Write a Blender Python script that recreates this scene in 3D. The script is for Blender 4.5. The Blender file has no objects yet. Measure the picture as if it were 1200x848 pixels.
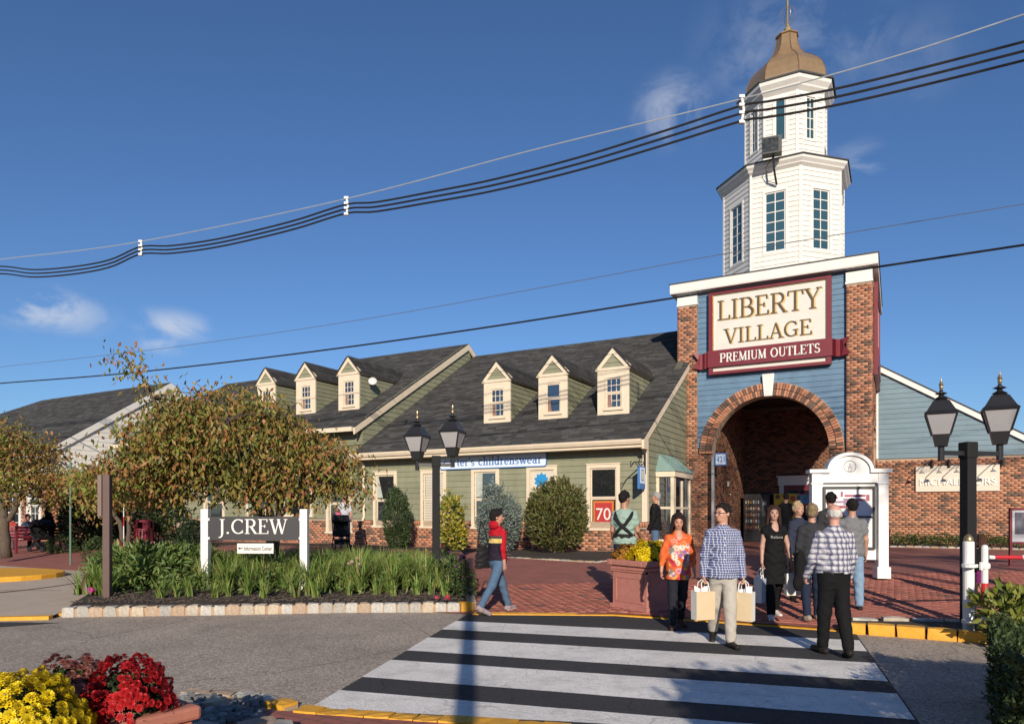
import bpy, math, random
import numpy as np
from mathutils import Vector, Matrix
random.seed(7); rng = np.random.default_rng(7)
S = bpy.context.scene
COL = S.collection
R = math.radians
# ------------------------------------------------------------------ camera, sky, sun, exposure
cam_d = bpy.data.cameras.new("camera"); cam = bpy.data.objects.new("camera", cam_d); COL.objects.link(cam)
cam.location = (0, 0, 1.62); cam.rotation_euler = (R(90), 0, 0)
cam_d.sensor_width = 36; cam_d.lens = 823 / 1200 * 36; cam_d.shift_y = (600 - 424) / 1200
cam_d.clip_start = 0.1; cam_d.clip_end = 3000
S.camera = cam
SUN_EL, SUN_AZ = 20.0, 179.0          # azimuth clockwise from +Y: the sun stands almost behind the camera
w = bpy.data.worlds.new("World"); S.world = w; w.use_nodes = True
nt = w.node_tree; nt.nodes.clear()
def wn(t, **k):
    n = nt.nodes.new(t)
    for a, b in k.items(): setattr(n, a, b)
    return n
sky = wn('ShaderNodeTexSky', sky_type='NISHITA', sun_disc=False)
sky.sun_elevation = R(SUN_EL); sky.sun_rotation = R(SUN_AZ); sky.air_density = 1.0; sky.dust_density = 0.15; sky.ozone_density = 4.0
bg = wn('ShaderNodeBackground'); bg.inputs[1].default_value = 0.083
wo = wn('ShaderNodeOutputWorld')
tc = wn('ShaderNodeTexCoord')
# thin fair-weather clouds: noise in the sky direction, kept to a few wispy groups
nz = wn('ShaderNodeTexNoise'); nz.inputs['Scale'].default_value = 13; nz.inputs['Detail'].default_value = 8; nz.inputs['Roughness'].default_value = 0.6; nz.inputs['Distortion'].default_value = 0.4
mp = wn('ShaderNodeMapping'); mp.inputs['Scale'].default_value = (1.0, 1.0, 1.5)
nt.links.new(tc.outputs['Generated'], mp.inputs[0]); nt.links.new(mp.outputs[0], nz.inputs['Vector'])
msum = None
for (px, py, rad, amp) in ((788, 130, 42, .5), (915, 55, 80, .20), (1010, 55, 44, .14), (1000, 200, 34, .3), (1070, 70, 50, .10), (60, 364, 56, .62), (203, 382, 42, .62), (28, 355, 34, .6), (190, 404, 28, .6)):
    d = Vector(((px - 600) / 823, 1, (600 - py) / 823)).normalized()
    sub = wn('ShaderNodeVectorMath', operation='SUBTRACT'); sub.inputs[1].default_value = d
    mul = wn('ShaderNodeVectorMath', operation='MULTIPLY'); mul.inputs[1].default_value = (0.8, 0.8, 1.9 if py > 300 else 1.0)
    ln = wn('ShaderNodeVectorMath', operation='LENGTH')
    nt.links.new(tc.outputs['Generated'], sub.inputs[0]); nt.links.new(sub.outputs[0], mul.inputs[0]); nt.links.new(mul.outputs[0], ln.inputs[0])
    mr = wn('ShaderNodeMapRange', interpolation_type='SMOOTHSTEP'); mr.inputs[1].default_value = 0.0; mr.inputs[2].default_value = rad / 823; mr.inputs[3].default_value = amp; mr.inputs[4].default_value = 0
    nt.links.new(ln.outputs['Value'], mr.inputs[0])
    if msum is None: msum = mr.outputs[0]
    else:
        ad = wn('ShaderNodeMath', operation='MAXIMUM'); nt.links.new(msum, ad.inputs[0]); nt.links.new(mr.outputs[0], ad.inputs[1]); msum = ad.outputs[0]
nr = wn('ShaderNodeMapRange'); nr.inputs[1].default_value = 0.44; nr.inputs[2].default_value = 0.60
nt.links.new(nz.outputs[0], nr.inputs[0])
mm = wn('ShaderNodeMath', operation='MULTIPLY'); nt.links.new(msum, mm.inputs[0]); nt.links.new(nr.outputs[0], mm.inputs[1])
mx = wn('ShaderNodeMixRGB'); mx.inputs[2].default_value = (7.6, 8.0, 8.8, 1)
nt.links.new(mm.outputs[0], mx.inputs[0]); 
wb = wn('ShaderNodeMixRGB', blend_type='MULTIPLY'); wb.inputs[0].default_value = 1; wb.inputs[2].default_value = (.84, 1.0, 1.22, 1)      # the photograph's white balance
nt.links.new(sky.outputs[0], wb.inputs[1]); nt.links.new(wb.outputs[0], mx.inputs[1]); nt.links.new(mx.outputs[0], bg.inputs[0]); nt.links.new(bg.outputs[0], wo.inputs[0])
sun_d = bpy.data.lights.new("sun", 'SUN'); sun_d.energy = 5.0; sun_d.angle = R(0.53); sun_d.color = (1.0, 0.885, 0.725)
sun = bpy.data.objects.new("sun", sun_d); COL.objects.link(sun)
_el, _az = R(SUN_EL), R(SUN_AZ)
to_sun = Vector((math.sin(_az) * math.cos(_el), math.cos(_az) * math.cos(_el), math.sin(_el)))
sun.rotation_euler = to_sun.to_track_quat('Z', 'Y').to_euler(); sun.location = (4, -10, 20)
S.view_settings.view_transform = 'Standard'; S.view_settings.look = 'None'; S.view_settings.exposure = 0.12; S.view_settings.gamma = 1.0

# ------------------------------------------------------------------ materials
MATS = {}
def mat(name, col, rough=.6, var=.12, scale=6.0, bump=0.0, bscale=None, metal=0.0, attr=False, rand=0.0, spec=.5, stretch=None, detail=4, transl=0.0):
    """procedural: base colour broken by noise, optional vertex colour 'Col', per-object variation and bump"""
    if name in MATS: return MATS[name]
    m = bpy.data.materials.new(name); m.use_nodes = True; t = m.node_tree; b = t.nodes['Principled BSDF']
    L = t.links.new
    def N(k, **kw):
        n = t.nodes.new(k)
        for a, v in kw.items(): setattr(n, a, v)
        return n
    co = N('ShaderNodeTexCoord'); vec = co.outputs['Object']
    if stretch:
        mpn = N('ShaderNodeMapping'); mpn.inputs['Scale'].default_value = stretch; L(vec, mpn.inputs[0]); vec = mpn.outputs[0]
    no = N('ShaderNodeTexNoise'); no.inputs['Scale'].default_value = scale; no.inputs['Detail'].default_value = detail; no.inputs['Roughness'].default_value = .6; L(vec, no.inputs['Vector'])
    mr = N('ShaderNodeMapRange'); mr.inputs[1].default_value = .25; mr.inputs[2].default_value = .75; mr.inputs[3].default_value = 1 - var; mr.inputs[4].default_value = 1 + var; L(no.outputs[0], mr.inputs[0])
    val = mr.outputs[0]
    if rand:
        oi = N('ShaderNodeObjectInfo'); r2 = N('ShaderNodeMapRange'); r2.inputs[3].default_value = 1 - rand; r2.inputs[4].default_value = 1 + rand; L(oi.outputs['Random'], r2.inputs[0])
        mu = N('ShaderNodeMath', operation='MULTIPLY'); L(val, mu.inputs[0]); L(r2.outputs[0], mu.inputs[1]); val = mu.outputs[0]
    if attr:
        at = N('ShaderNodeAttribute', attribute_name='Col'); base = at.outputs['Color']
    else:
        rg = N('ShaderNodeRGB'); rg.outputs[0].default_value = (*col, 1); base = rg.outputs[0]
    sc = N('ShaderNodeVectorMath', operation='SCALE'); L(base, sc.inputs[0]); L(val, sc.inputs['Scale'])
    L(sc.outputs[0], b.inputs['Base Color'])
    b.inputs['Roughness'].default_value = rough; b.inputs['Metallic'].default_value = metal; b.inputs['Specular IOR Level'].default_value = spec
    if bump:
        n2 = N('ShaderNodeTexNoise'); n2.inputs['Scale'].default_value = bscale or scale * 4; n2.inputs['Detail'].default_value = 5; L(vec, n2.inputs['Vector'])
        bp = N('ShaderNodeBump'); bp.inputs['Strength'].default_value = bump; bp.inputs['Distance'].default_value = .02; L(n2.outputs[0], bp.inputs['Height']); L(bp.outputs[0], b.inputs['Normal'])
    if transl:
        tr = N('ShaderNodeBsdfTranslucent'); L(sc.outputs[0], tr.inputs[0]); mixs = N('ShaderNodeMixShader'); mixs.inputs[0].default_value = transl
        L(b.outputs[0], mixs.inputs[1]); L(tr.outputs[0], mixs.inputs[2]); L(mixs.outputs[0], t.nodes['Material Output'].inputs[0])
    MATS[name] = m; return m
CREAM = mat('cream_paint', (.68, .575, .435), .55, .08, 3, .05)
GREEN = mat('green_clapboard', (.225, .228, .150), .65, .13, 2.2, .08, 60, rand=.06, stretch=(1.4, 1.4, .5))
BLUE = mat('blue_clapboard', (.100, .182, .280), .6, .14, 2.2, .08, 60, rand=.07, stretch=(1.4, 1.4, .5))
TEAL = mat('teal_clapboard', (.14, .215, .265), .6, .08, 2.5, .08, 60, rand=.05)
WHITE = mat('white_clapboard', (.70, .675, .63), .5, .07, 3, .05, 60, rand=.03, stretch=(2, 2, .35))
WHITET = mat('white_trim', (.71, .69, .65), .45, .05, 3)
BACK = mat('wall_sheathing', (.10, .10, .07), .8)
MORTAR = mat('mortar', (.38, .295, .215), .9, .15, 20, .2)
BRICK = mat('brick', (1, 1, 1), .85, .16, 24, .25, 90, attr=True)
SHING = mat('roof_shingle', (1, 1, 1), .9, .18, 30, .3, 120, attr=True)
GLASS = mat('window_glass', (.015, .018, .022), .04, .05, 2, spec=.9); GLASS.node_tree.nodes['Principled BSDF'].inputs['IOR'].default_value = 2.1
BLACK = mat('black_metal', (.018, .018, .020), .38, .1, 8, .05)
BLACKM = mat('black_matte', (.014, .014, .015), .75, .1, 8, spec=.25)
MAROON = mat('maroon_paint', (.165, .018, .028), .45, .08, 5, .05)
GRANITE = mat('granite_stone', (1, 1, 1), .85, .3, 25, .5, 60, attr=True)
YELLOWP = mat('yellow_kerb_paint', (.72, .36, .03), .6, .16, 14, .4, 60, rand=.10)
COPPER = mat('copper_dome', (.43, .285, .15), .30, .14, 3, .05, 8, metal=.5, stretch=(1, 1, .4))
LEAF = mat('leaf', (1, 1, 1), .55, .1, 3, attr=True, transl=.25)
BARK = mat('bark', (.10, .075, .055), .9, .3, 14, .8, 40, stretch=(3, 3, .6))
SOIL = mat('mulch_soil', (.042, .030, .022), .95, .5, 30, 1.0, 60)
PAINTW = mat('road_paint_white', (.56, .55, .53), .7, .12, 9, .25, 120)
TAN = mat('tan_sign_face', (.66, .59, .49), .5, .03, 2)
ORANGEB = mat('terracotta', (.40, .155, .105), .7, .1, 6, .1)

# ------------------------------------------------------------------ mesh builder
class MB:
    def __init__(s): s.v = []; s.f = []; s.m = []; s.c = []
    def add(s, vs, fs, mi=0, col=None):
        o = len(s.v); s.v += [tuple(p) for p in vs]
        for f in fs: s.f.append(tuple(i + o for i in f)); s.m.append(mi); s.c.append(col or (1, 1, 1))
        return s
    def box(s, x0, x1, y0, y1, z0, z1, mi=0, col=None):
        return s.add([(x0, y0, z0), (x1, y0, z0), (x1, y1, z0), (x0, y1, z0), (x0, y0, z1), (x1, y0, z1), (x1, y1, z1), (x0, y1, z1)],
                     [(0, 3, 2, 1), (4, 5, 6, 7), (0, 1, 5, 4), (1, 2, 6, 5), (2, 3, 7, 6), (3, 0, 4, 7)], mi, col)
    def cbox(s, x, y, z, sx, sy, sz, rz=0, mi=0, col=None):
        c, n = math.cos(rz), math.sin(rz); P = []
        for dz in (-.5, .5):
            for dx, dy in ((-.5, -.5), (.5, -.5), (.5, .5), (-.5, .5)):
                a, b = dx * sx, dy * sy; P.append((x + a * c - b * n, y + a * n + b * c, z + dz * sz))
        return s.add(P, [(0, 3, 2, 1), (4, 5, 6, 7), (0, 1, 5, 4), (1, 2, 6, 5), (2, 3, 7, 6), (3, 0, 4, 7)], mi, col)
    def prism(s, poly, fn, d0, d1, mi=0, col=None):
        """poly: 2D points; fn(a,b,d)->3D; extruded between d0 and d1"""
        n = len(poly); P = [fn(a, b, d0) for a, b in poly] + [fn(a, b, d1) for a, b in poly]
        F = [tuple(range(n)), tuple(range(2 * n - 1, n - 1, -1))] + [(i, i + n, (i + 1) % n + n, (i + 1) % n) for i in range(n)]
        return s.add(P, F, mi, col)
    def tube(s, pts, r, n=8, mi=0, cap=True, col=None):
        pts = [Vector(p) for p in pts]; k = len(pts); rs = r if isinstance(r, (list, tuple)) else [r] * k
        P = []; up = None
        for i, p in enumerate(pts):
            d = (pts[min(i + 1, k - 1)] - pts[max(i - 1, 0)])
            d = d.normalized() if d.length > 1e-9 else Vector((0, 0, 1))
            if up is None: up = Vector((0, 0, 1)) if abs(d.z) < .9 else Vector((1, 0, 0))
            a = d.cross(up).normalized(); b = a.cross(d)
            up = b
            for j in range(n):
                t = 2 * math.pi * j / n; P.append(p + (a * math.cos(t) + b * math.sin(t)) * rs[i])
        F = [(i * n + j, i * n + (j + 1) % n, (i + 1) * n + (j + 1) % n, (i + 1) * n + j) for i in range(k - 1) for j in range(n)]
        if cap: F += [tuple(range(n - 1, -1, -1)), tuple((k - 1) * n + j for j in range(n))]
        return s.add(P, F, mi, col)
    def lathe(s, prof, n=16, cx=0, cy=0, mi=0, col=None, ph=0, sq=None):
        """prof: (r,z) list; sq scales radii"""
        P = []; k = len(prof)
        for r, z in prof:
            for j in range(n):
                t = 2 * math.pi * (j + ph) / n; P.append((cx + r * math.cos(t), cy + r * math.sin(t), z))
        F = [(i * n + j, i * n + (j + 1) % n, (i + 1) * n + (j + 1) % n, (i + 1) * n + j) for i in range(k - 1) for j in range(n)]
        F += [tuple(range(n - 1, -1, -1)), tuple((k - 1) * n + j for j in range(n))]
        return s.add(P, F, mi, col)
    def build(s, name, mats, parent=None, smooth=False, loc=None, rz=0, bevel=0):
        me = bpy.data.meshes.new(name); me.from_pydata(s.v, [], s.f)
        ms = mats if isinstance(mats, (list, tuple)) else [mats]
        for m in ms: me.materials.append(m)
        if len(ms) > 1: me.polygons.foreach_set('material_index', s.m)
        if any(c != (1, 1, 1) for c in s.c):
            ca = me.color_attributes.new('Col', 'FLOAT_COLOR', 'CORNER')
            lt = np.empty(len(me.polygons), int); me.polygons.foreach_get('loop_total', lt)
            arr = np.ones((len(me.loops), 4), np.float32); arr[:, :3] = np.repeat(np.array(s.c, np.float32), lt, axis=0)
            ca.data.foreach_set('color', arr.ravel())
        if smooth: me.polygons.foreach_set('use_smooth', [True] * len(me.polygons))
        me.update()
        o = bpy.data.objects.new(name, me); COL.objects.link(o)
        if bevel:
            bv = o.modifiers.new('bevel', 'BEVEL'); bv.width = bevel; bv.segments = 2; bv.limit_method = 'ANGLE'
        if parent: o.parent = parent
        if loc is not None: o.location = loc
        if rz: o.rotation_euler[2] = rz
        return o
def tag(o, label=None, cat=None, group=None, kind=None):
    if label: o['label'] = label
    if cat: o['category'] = cat
    if group: o['group'] = group
    if kind: o['kind'] = kind
    return o
def empty(name, loc=(0, 0, 0), rz=0, label=None, cat=None, group=None, kind=None, parent=None):
    o = bpy.data.objects.new(name, None); COL.objects.link(o); o.location = loc; o.rotation_euler = (0, 0, rz)
    if parent: o.parent = parent
    return tag(o, label, cat, group, kind)
def kids(o): return [c for c in COL.objects if c.parent == o]
def copy_tree(o, parent=None):
    ch = kids(o); c = o.copy(); COL.objects.link(c)
    if parent: c.parent = parent
    for k in ch: copy_tree(k, c)
    return c
def inst(src, name, parent, loc=(0, 0, 0), rot=(0, 0, 0), sc=(1, 1, 1)):
    o = bpy.data.objects.new(name, src.data); COL.objects.link(o)
    if parent: o.parent = parent
    o.location = loc; o.rotation_euler = rot; o.scale = sc
    return o
def np_mesh(name, V, F, mats, parent=None, cols=None, smooth=False, fcols=None):
    """fast quads/tris mesh: V (n,3), F (m,k); cols per-vertex colours or fcols per-face"""
    me = bpy.data.meshes.new(name); V = np.asarray(V, np.float32); F = np.asarray(F, np.int32)
    me.vertices.add(len(V)); me.vertices.foreach_set('co', V.ravel())
    m, k = F.shape; me.loops.add(m * k); me.loops.foreach_set('vertex_index', F.ravel())
    me.polygons.add(m); me.polygons.foreach_set('loop_start', np.arange(0, m * k, k)); 
    me.materials.append(mats)
    if cols is not None:
        ca = me.color_attributes.new('Col', 'FLOAT_COLOR', 'POINT'); a = np.ones((len(V), 4), np.float32); a[:, :3] = cols; ca.data.foreach_set('color', a.ravel())
    if fcols is not None:
        ca = me.color_attributes.new('Col', 'FLOAT_COLOR', 'CORNER'); a = np.ones((m * k, 4), np.float32); a[:, :3] = np.repeat(fcols, k, axis=0); ca.data.foreach_set('color', a.ravel())
    if smooth: me.polygons.foreach_set('use_smooth', np.ones(m, bool))
    me.update(calc_edges=True); me.validate()
    o = bpy.data.objects.new(name, me); COL.objects.link(o)
    if parent: o.parent = parent
    return o

# ------------------------------------------------------------------ the village grid (the shops stand turned 28.67 degrees)
VA = R(28.67); EU = (math.cos(VA), -math.sin(VA)); EV = (math.sin(VA), math.cos(VA)); VC = (3.93, 20.6)
def W(u, v, z=0): return (VC[0] + u * EU[0] + v * EV[0], VC[1] + u * EU[1] + v * EV[1], z)
def UV(x, y): dx, dy = x - VC[0], y - VC[1]; return (dx * EU[0] + dy * EU[1], dx * EV[0] + dy * EV[1])
def gz(x, y):
    d = EV[0] * x + EV[1] * y
    return np.clip(.02 + .06 * (d - 10), .02, .45)
def vframe(name, label, cat, kind=None, u=0, v=0): return empty(name, W(u, v, 0), -VA, label, cat, None, kind)

# ------------------------------------------------------------------ text (own serif capitals; plain sans from the built-in curve font)
def arc(cx, cy, rx, ry, a0, a1, n=12): return [(cx + rx * math.cos(R(a0 + (a1 - a0) * i / n)), cy + ry * math.sin(R(a0 + (a1 - a0) * i / n))) for i in range(n + 1)]
TK, TN, SF = .135, .06, .05
def _sf(x, y, w=.3): return ([(x - w / 2, y), (x + w / 2, y)], SF)
GL = {
 'L': (.62, [([(.15, 0), (.15, 1)], TK), _sf(.15, .975), ([(0, .025), (.6, .025)], SF), ([(.585, .02), (.585, .22)], TN)]),
 'I': (.34, [([(.16, 0), (.16, 1)], TK), _sf(.16, .975), _sf(.16, .025)]),
 'B': (.70, [([(.15, 0), (.15, 1)], TK), ([(0, .975), (.4, .975)], SF), ([(0, .025), (.42, .025)], SF), (arc(.38, .75, .19, .225, 90, -90), .1), ([(.15, .52), (.4, .52)], SF), (arc(.4, .265, .24, .24, 90, -90), .115)]),
 'E': (.66, [([(.15, 0), (.15, 1)], TK), ([(0, .975), (.56, .975)], SF), ([(0, .025), (.62, .025)], SF), ([(.15, .52), (.42, .52)], SF), ([(.55, 1), (.55, .8)], TN), ([(.61, 0), (.61, .22)], TN), ([(.42, .42), (.42, .62)], TN)]),
 'R': (.74, [([(.15, 0), (.15, 1)], TK), ([(0, .975), (.4, .975)], SF), _sf(.15, .025), (arc(.38, .73, .21, .245, 90, -90), .105), ([(.15, .485), (.4, .485)], SF), ([(.38, .48), (.66, .02)], .125), ([(.58, .025), (.78, .025)], SF)]),
 'T': (.70, [([(.34, 0), (.34, 1)], TK), ([(.0, .975), (.68, .975)], SF), _sf(.34, .025), ([(.025, 1), (.0, .78)], TN), ([(.655, 1), (.68, .78)], TN)]),
 'Y': (.74, [([(.36, 0), (.36, .45)], TK), ([(.09, .98), (.36, .43)], .125), ([(.63, .98), (.36, .43)], TN), _sf(.09, .975), _sf(.64, .975, .24), _sf(.36, .025)]),
 'V': (.74, [([(.08, .98), (.37, 0)], .13), ([(.65, .98), (.37, 0)], TN), _sf(.09, .975), _sf(.65, .975, .24)]),
 'A': (.74, [([(.36, 1), (.65, 0)], .13), ([(.36, 1), (.09, 0)], TN), ([(.18, .34), (.55, .34)], SF), _sf(.09, .025, .24), _sf(.65, .025)]),
 'G': (.80, [(arc(.42, .5, .35, .47, 50, 315, 18), .1), ([(.66, .06), (.66, .42)], .12), ([(.5, .42), (.78, .42)], SF), ([(.65, .95), (.66, .75)], TN)]),
 'C': (.76, [(arc(.42, .5, .36, .47, 48, 312, 18), .1), ([(.66, .97), (.66, .75)], TN), ([(.68, .05), (.68, .24)], TN)]),
 'P': (.68, [([(.15, 0), (.15, 1)], TK), ([(0, .975), (.4, .975)], SF), _sf(.15, .025), (arc(.38, .715, .22, .26, 90, -90), .105), ([(.15, .455), (.4, .455)], SF)]),
 'M': (.94, [([(.12, 0), (.14, .98)], TN), ([(.15, .98), (.45, .03)], .13), ([(.76, .98), (.45, .03)], TN), ([(.78, 0), (.76, 1)], TK), _sf(.1, .975, .2), _sf(.8, .975, .2), _sf(.12, .025, .24), _sf(.78, .025)]),
 'U': (.76, [([(.14, 1), (.14, .34)], .125), (arc(.38, .32, .24, .3, 180, 360), .08), ([(.62, .32), (.62, 1)], TN), _sf(.14, .975), _sf(.62, .975, .24)]),
 'O': (.82, [(arc(.4, .5, .33, .47, 0, 360, 26), .1)]),
 'S': (.58, [(arc(.28, .735, .19, .235, 40, 270, 14) + arc(.28, .265, .215, .235, 90, -140, 14), .095), ([(.45, .96), (.45, .76)], TN), ([(.06, .04), (.06, .24)], TN)]),
 'J': (.42, [([(.24, 1), (.24, 0)], TK), (arc(.08, 0, .16, .24, 0, -110, 8), .09), _sf(.24, .975)]),
 'W': (1.06, [([(.08, .98), (.33, 0)], .13), ([(.55, .98), (.33, 0)], TN), ([(.52, .98), (.75, 0)], .13), ([(.98, .98), (.75, 0)], TN), _sf(.09, .975), _sf(.53, .975, .2), _sf(.97, .975, .22)]),
 '.': (.26, [([(.1, 0), (.1, .13)], .13)]), ' ': (.38, []),
 "'": (.2, [([(.1, 1.0), (.07, .74)], .09)]),
 'c': (.52, [(arc(.27, .33, .21, .31, 45, 320, 14), .08), ([(.44, .5), (.44, .58)], .09)]),
 'a': (.56, [([(.4, .48), (.4, .0)], .1), (arc(.26, .47, .14, .16, 0, 165, 8), .07), (arc(.24, .19, .17, .17, 20, 340, 14), .075), ([(.36, .03), (.54, .03)], SF)]),
 'r': (.44, [([(.14, 0), (.14, .64)], .1), _sf(.15, .025, .28), ([(.02, .62), (.16, .62)], SF), (arc(.3, .42, .16, .2, 170, 60, 6), .08)]),
 't': (.38, [([(.16, .1), (.16, .9)], .1), ([(.02, .62), (.34, .62)], SF), (arc(.27, .12, .11, .1, 180, 310, 6), .07)]),
 'e': (.54, [(arc(.27, .33, .21, .31, 0, 315, 16), .08), ([(.07, .35), (.47, .35)], SF)]),
 's': (.44, [(arc(.21, .47, .14, .155, 40, 270, 10) + arc(.21, .17, .16, .15, 90, -140, 10), .075)]),
 'h': (.62, [([(.14, 0), (.14, 1)], .1), ([(0, .98), (.14, .98)], SF), _sf(.14, .025, .28), _sf(.48, .025, .26), (arc(.31, .42, .17, .2, 165, 0, 8), .075), ([(.48, .44), (.48, 0)], .1)]),
 'i': (.3, [([(.14, 0), (.14, .64)], .1), _sf(.14, .025, .28), ([(.02, .62), (.16, .62)], SF), ([(.14, .8), (.14, .93)], .12)]),
 'l': (.3, [([(.14, 0), (.14, 1)], .1), _sf(.14, .025, .28), ([(.0, .98), (.16, .98)], SF)]),
 'd': (.6, [([(.44, 0), (.44, 1)], .1), ([(.3, .98), (.46, .98)], SF), ([(.44, .03), (.58, .03)], SF), (arc(.25, .32, .19, .31, 0, 360, 18), .08)]),
 'n': (.62, [([(.14, 0), (.14, .64)], .1), ([(0, .62), (.15, .62)], SF), _sf(.14, .025, .28), _sf(.48, .025, .26), (arc(.31, .42, .17, .2, 165, 0, 8), .075), ([(.48, .44), (.48, 0)], .1)]),
 'w': (.84, [([(.08, .62), (.27, 0)], .1), ([(.43, .62), (.27, 0)], .06), ([(.41, .62), (.6, 0)], .1), ([(.77, .62), (.6, 0)], .06), _sf(.08, .62, .22), _sf(.77, .62, .2)]),
}
def serif_text(txt, width, height, fn, d0, d1, mb=None, gap=.06, mi=0, bold=1.0):
    """lettering as extruded strokes; fn(a,b,d)->3D with a across from the centre, b up from the baseline"""
    mb = mb or MB(); tot = sum(GL[c][0] + gap for c in txt) - gap; x = -tot / 2; sx = width / tot
    for ch in txt:
        wd, strokes = GL[ch]
        for k, (pts, t) in enumerate(strokes):
            n = len(pts); Lp, Rp = [], []; e = d1 + .0007 * (k % 7)
            closed = n > 4 and math.dist(pts[0], pts[-1]) < 1e-6
            for i, (a, b) in enumerate(pts):
                if closed: p0, p1 = pts[i - 1 if i else n - 2], pts[i + 1 if i < n - 1 else 1]
                else: p0, p1 = pts[max(i - 1, 0)], pts[min(i + 1, n - 1)]
                dx, dy = p1[0] - p0[0], p1[1] - p0[1]; l = math.hypot(dx, dy) or 1
                tt = t * bold
                if len(pts) > 4: tt *= .62 + .62 * abs(dy / l)
                nx, ny = -dy / l * tt / 2, dx / l * tt / 2
                Lp.append(((x + a + nx) * sx, (b + ny) * height)); Rp.append(((x + a - nx) * sx, (b - ny) * height))
            for i in range(n - 1):
                q = [Lp[i], Rp[i], Rp[i + 1], Lp[i + 1]]
                mb.prism(q, fn, d0, e, mi)
        x += wd + gap
    return mb
def sans_text(name, txt, width, height, m, parent, loc, rot, depth=.004):
    cu = bpy.data.curves.new(name, 'FONT'); cu.body = txt; cu.align_x = 'CENTER'; cu.align_y = 'CENTER'; cu.extrude = depth
    tmp = bpy.data.objects.new('tmp_text', cu); COL.objects.link(tmp)
    dg = bpy.context.evaluated_depsgraph_get(); me = bpy.data.meshes.new_from_object(tmp.evaluated_get(dg))
    bpy.data.objects.remove(tmp); me.name = name
    xs = [v.co.x for v in me.vertices]; ys = [v.co.y for v in me.vertices]
    cx, cy = (max(xs) + min(xs)) / 2, (max(ys) + min(ys)) / 2; sx, sy = width / (max(xs) - min(xs)), height / (max(ys) - min(ys))
    for v in me.vertices: v.co.x = (v.co.x - cx) * sx; v.co.y = (v.co.y - cy) * sy
    me.materials.clear(); me.materials.append(m)
    o = bpy.data.objects.new(name, me); COL.objects.link(o); o.parent = parent; o.location = loc; o.rotation_euler = rot
    return o
# ------------------------------------------------------------------ building helpers: fn(s, z, d) maps wall coordinates (d = outward) to the village frame
def front(v0): return lambda s, z, d: (s, v0 - d, z)
def endwall(u0): return lambda s, z, d: (u0 + d, s, z)
def fbox(mb, fn, s0, s1, z0, z1, d0, d1, mi=0, col=None):
    return mb.add([fn(s0, z0, d0), fn(s1, z0, d0), fn(s1, z0, d1), fn(s0, z0, d1), fn(s0, z1, d0), fn(s1, z1, d0), fn(s1, z1, d1), fn(s0, z1, d1)],
                  [(0, 3, 2, 1), (4, 5, 6, 7), (0, 1, 5, 4), (1, 2, 6, 5), (2, 3, 7, 6), (3, 0, 4, 7)], mi, col)
def _plank(fn, s0b, s1b, s0t, s1t, zb, zt, db, dt, back=-.07):
    mb = MB()
    mb.add([fn(s0b, zb, back), fn(s1b, zb, back), fn(s1b, zb, db), fn(s0b, zb, db), fn(s0t, zt, back), fn(s1t, zt, back), fn(s1t, zt, dt), fn(s0t, zt, dt)],
           [(0, 3, 2, 1), (4, 5, 6, 7), (0, 1, 5, 4), (1, 2, 6, 5), (2, 3, 7, 6), (3, 0, 4, 7)])
    return mb
def clap(parent, fn, lo, hi, z0, z1, m, exp=.19, holes=(), mid=None, joined=False, back=-.07):
    """clapboards, one object per board; holes: (s0,s1,z0,z1); mid(z) -> (a,b) gap cut through a row (an arch)"""
    if not callable(lo): lo = (lambda q: (lambda z: q))(lo)
    if not callable(hi): hi = (lambda q: (lambda z: q))(hi)
    J = MB(); n = max(1, round((z1 - z0) / exp)); e = (z1 - z0) / n
    for i in range(n):
        zb, zt = z0 + i * e, z0 + (i + 1) * e
        cuts = sorted({zb, zt} | {h for q in holes for h in q[2:] if zb + .004 < h < zt - .004})
        for za, zc in zip(cuts, cuts[1:]):
            da, dc = .026 - .02 * (za - zb) / e, .026 - .02 * (zc - zb) / e
            segs = [(lo(za), hi(za), lo(zc), hi(zc))]
            if mid:
                ga, gc = mid(za), mid(zc)
                if ga or gc:
                    ga = ga or gc; gc = gc or ((ga[0] + ga[1]) / 2,) * 2
                    a = segs[0]; segs = [(a[0], ga[0], a[2], gc[0]), (ga[1], a[1], gc[1], a[3])]
            for h in holes:
                if h[2] < zc - .002 and h[3] > za + .002:
                    out = []
                    for (a, b, c, d) in segs:
                        if h[1] <= min(a, c) or h[0] >= max(b, d): out.append((a, b, c, d)); continue
                        if h[0] > a: out.append((a, h[0], c, h[0]))
                        if h[1] < b: out.append((h[1], b, h[1], d))
                    segs = out
            for (a, b, c, d) in segs:
                if b - a < .02 and d - c < .02: continue
                b, d = max(a, b), max(c, d)
                pm = _plank(fn, a, b, c, d, za, zc, da, dc, back)
                if joined: J.add(pm.v, pm.f)
                else: pm.build('plank', m, parent)
    if joined: J.build('plank', m, parent)
BRC = [(.44, .195, .110), (.46, .22, .13), (.40, .17, .096), (.42, .185, .105), (.29, .125, .078), (.125, .076, .057), (.165, .092, .066)]
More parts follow.
